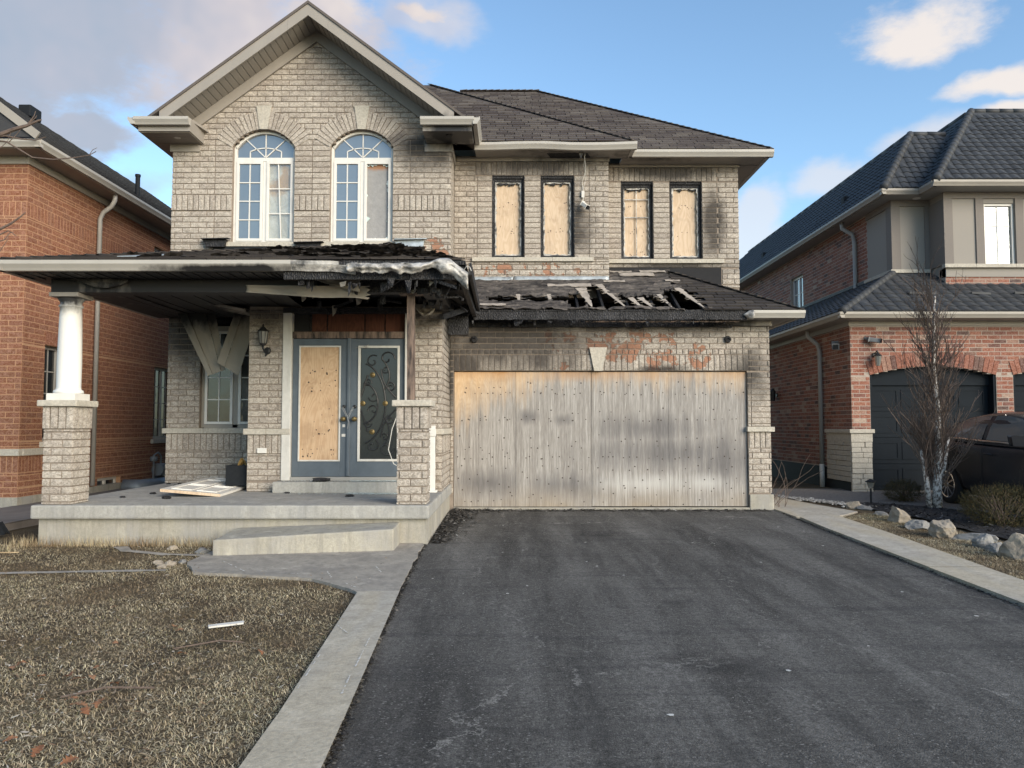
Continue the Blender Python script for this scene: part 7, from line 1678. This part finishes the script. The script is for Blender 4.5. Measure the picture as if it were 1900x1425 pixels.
def side_pt(s, f):      # point on the camera-side of the cabin, f = 0 belt .. 1 roof
    for i in range(len(gs) - 1):
        if gs[i][0] <= s <= gs[i + 1][0]:
            t = (s - gs[i][0]) / (gs[i + 1][0] - gs[i][0]); zb, hw, zt_ = (gs[i][k] + (gs[i + 1][k] - gs[i][k]) * t for k in (1, 2, 3)); q = (zt_ - zb) / .47
            prof = [(0, hw + .06), (.33, hw + .05 - .05 * q), (.68, hw - .10 * q + .02), (.92, hw - .20 * q + .02)]
            for (fa, wa), (fb_, wb) in zip(prof[:-1], prof[1:]):
                if fa <= f <= fb_: return Vector((CXc - (wa + (wb - wa) * (f - fa) / (fb_ - fa)) - .006, CY0 - s, gz_ + (zb + (zt_ - zb) * f) * 1.09))
    return Vector((CXc - .8, CY0 - s, gz_ + 1))
def pane(ss, name):
    mb = MB(); lo = [side_pt(s, a) for s, a, b in ss]; mi = [side_pt(s, (a + b) / 2) for s, a, b in ss]; hi = [side_pt(s, b) for s, a, b in ss]; n = len(ss)
    V = lo + mi + hi; F = [(i, i + 1, n + i + 1, n + i) for i in range(n - 1)] + [(n + i, n + i + 1, 2 * n + i + 1, 2 * n + i) for i in range(n - 1)]
    me = bpy.data.meshes.new(name); me.from_pydata([tuple(v) for v in V], [], F); me.update(); return link(name, me, MAT['glass_car'], car, True)
pane([(.86, .10, .12), (.95, .10, .34), (1.12, .10, .66)], 'quarter_window'); pane([(1.17, .10, .68), (1.4, .10, .80), (1.7, .10, .84), (1.98, .10, .86)], 'side_window'); pane([(2.1, .10, .86), (2.4, .10, .86), (2.75, .10, .84), (3.0, .10, .70), (3.2, .10, .3)], 'side_window')
MB().tube([side_pt(.84, .07), side_pt(1.1, .06), side_pt(1.5, .06), side_pt(2.0, .06), side_pt(2.5, .06), side_pt(3.1, .06)], .014, 6).tube([side_pt(.84, .07), side_pt(.95, .36), side_pt(1.12, .68), side_pt(1.4, .83), side_pt(1.8, .88), side_pt(2.3, .89)], .006, 6).build('chrome_trim', MAT['chrome'], car)
for s in (1.22, 2.04):
    q = [Vector((CXc - .925, CY0 - s - .02, gz_ + z)) for z in (.36, .66, .90)] + [side_pt(max(s, 1.1), .04)]; MB().tube(q, .004, 4).build('door_seam', MAT['tyre'], car)
for s in (1.34, 2.16): MB().tube([(CXc - .935, CY0 - s, gz_ + .92), (CXc - .962, CY0 - s - .03, gz_ + .925), (CXc - .962, CY0 - s - .17, gz_ + .92), (CXc - .935, CY0 - s - .2, gz_ + .915)], .014, 6).build('door_handle', MAT['carpaint'], car, True)
MB().prism([(CXc - .90, CY0 - 3.12, gz_ + 1.08), (CXc - 1.08, CY0 - 3.06, gz_ + 1.09), (CXc - 1.10, CY0 - 3.06, gz_ + 1.21), (CXc - .92, CY0 - 3.12, gz_ + 1.20)], (0, -.10, 0)).build('wing_mirror', MAT['carpaint'], car, bevel=.02)
MB().prism([(CXc - .80, CY0 - .02, gz_ + .86), (CXc - .50, CY0 + .0, gz_ + .86), (CXc - .50, CY0 - .0, gz_ + 1.0), (CXc - .82, CY0 - .05, gz_ + 1.0)], (0, -.12, 0)).build('tail_light', flat('red_tail_light', (.16, .012, .014), .2), car)
for wy in WY:
    for sg in (-1, 1):
        wx = CXc + sg * .80; w_ = MB().lathe([(.20, -.11), (.30, -.115), (.335, -.09), (.34, -.03), (.34, .05), (.33, .10), (.2, .11)], (wx, wy, gz_ + .34), 30, 'x').build('wheel', MAT['tyre'], car, True)
        rm = MB(); xo = wx + sg * .112
        rm.lathe([(.235, -.004), (.24, .0), (.22, .008), (.205, -.004)] if sg > 0 else [(.235, .004), (.24, 0), (.22, -.008), (.205, .004)], (xo, wy, gz_ + .34), 30, 'x')
        for k in range(10):
            a = k * .6283 + .1; rm.bar((xo, wy + .04 * math.cos(a), gz_ + .34 + .04 * math.sin(a)), (xo + sg * -.01, wy + .22 * math.cos(a + .06), gz_ + .34 + .22 * math.sin(a + .06)), .03, .02, (1, 0, 0))
        rm.lathe([(.055, -.01), (.05, .012)] if sg > 0 else [(.055, .01), (.05, -.012)], (xo, wy, gz_ + .34), 14, 'x'); rm.build('rim', MAT['chrome'], w_)
        MB().lathe([(.20, 0), (.20, -.004 * sg)], (xo - sg * .03, wy, gz_ + .34), 20, 'x').build('brake_disc', MAT['tyre'], w_)

for o in bpy.data.objects:
    if '_w' in o: del o['_w']
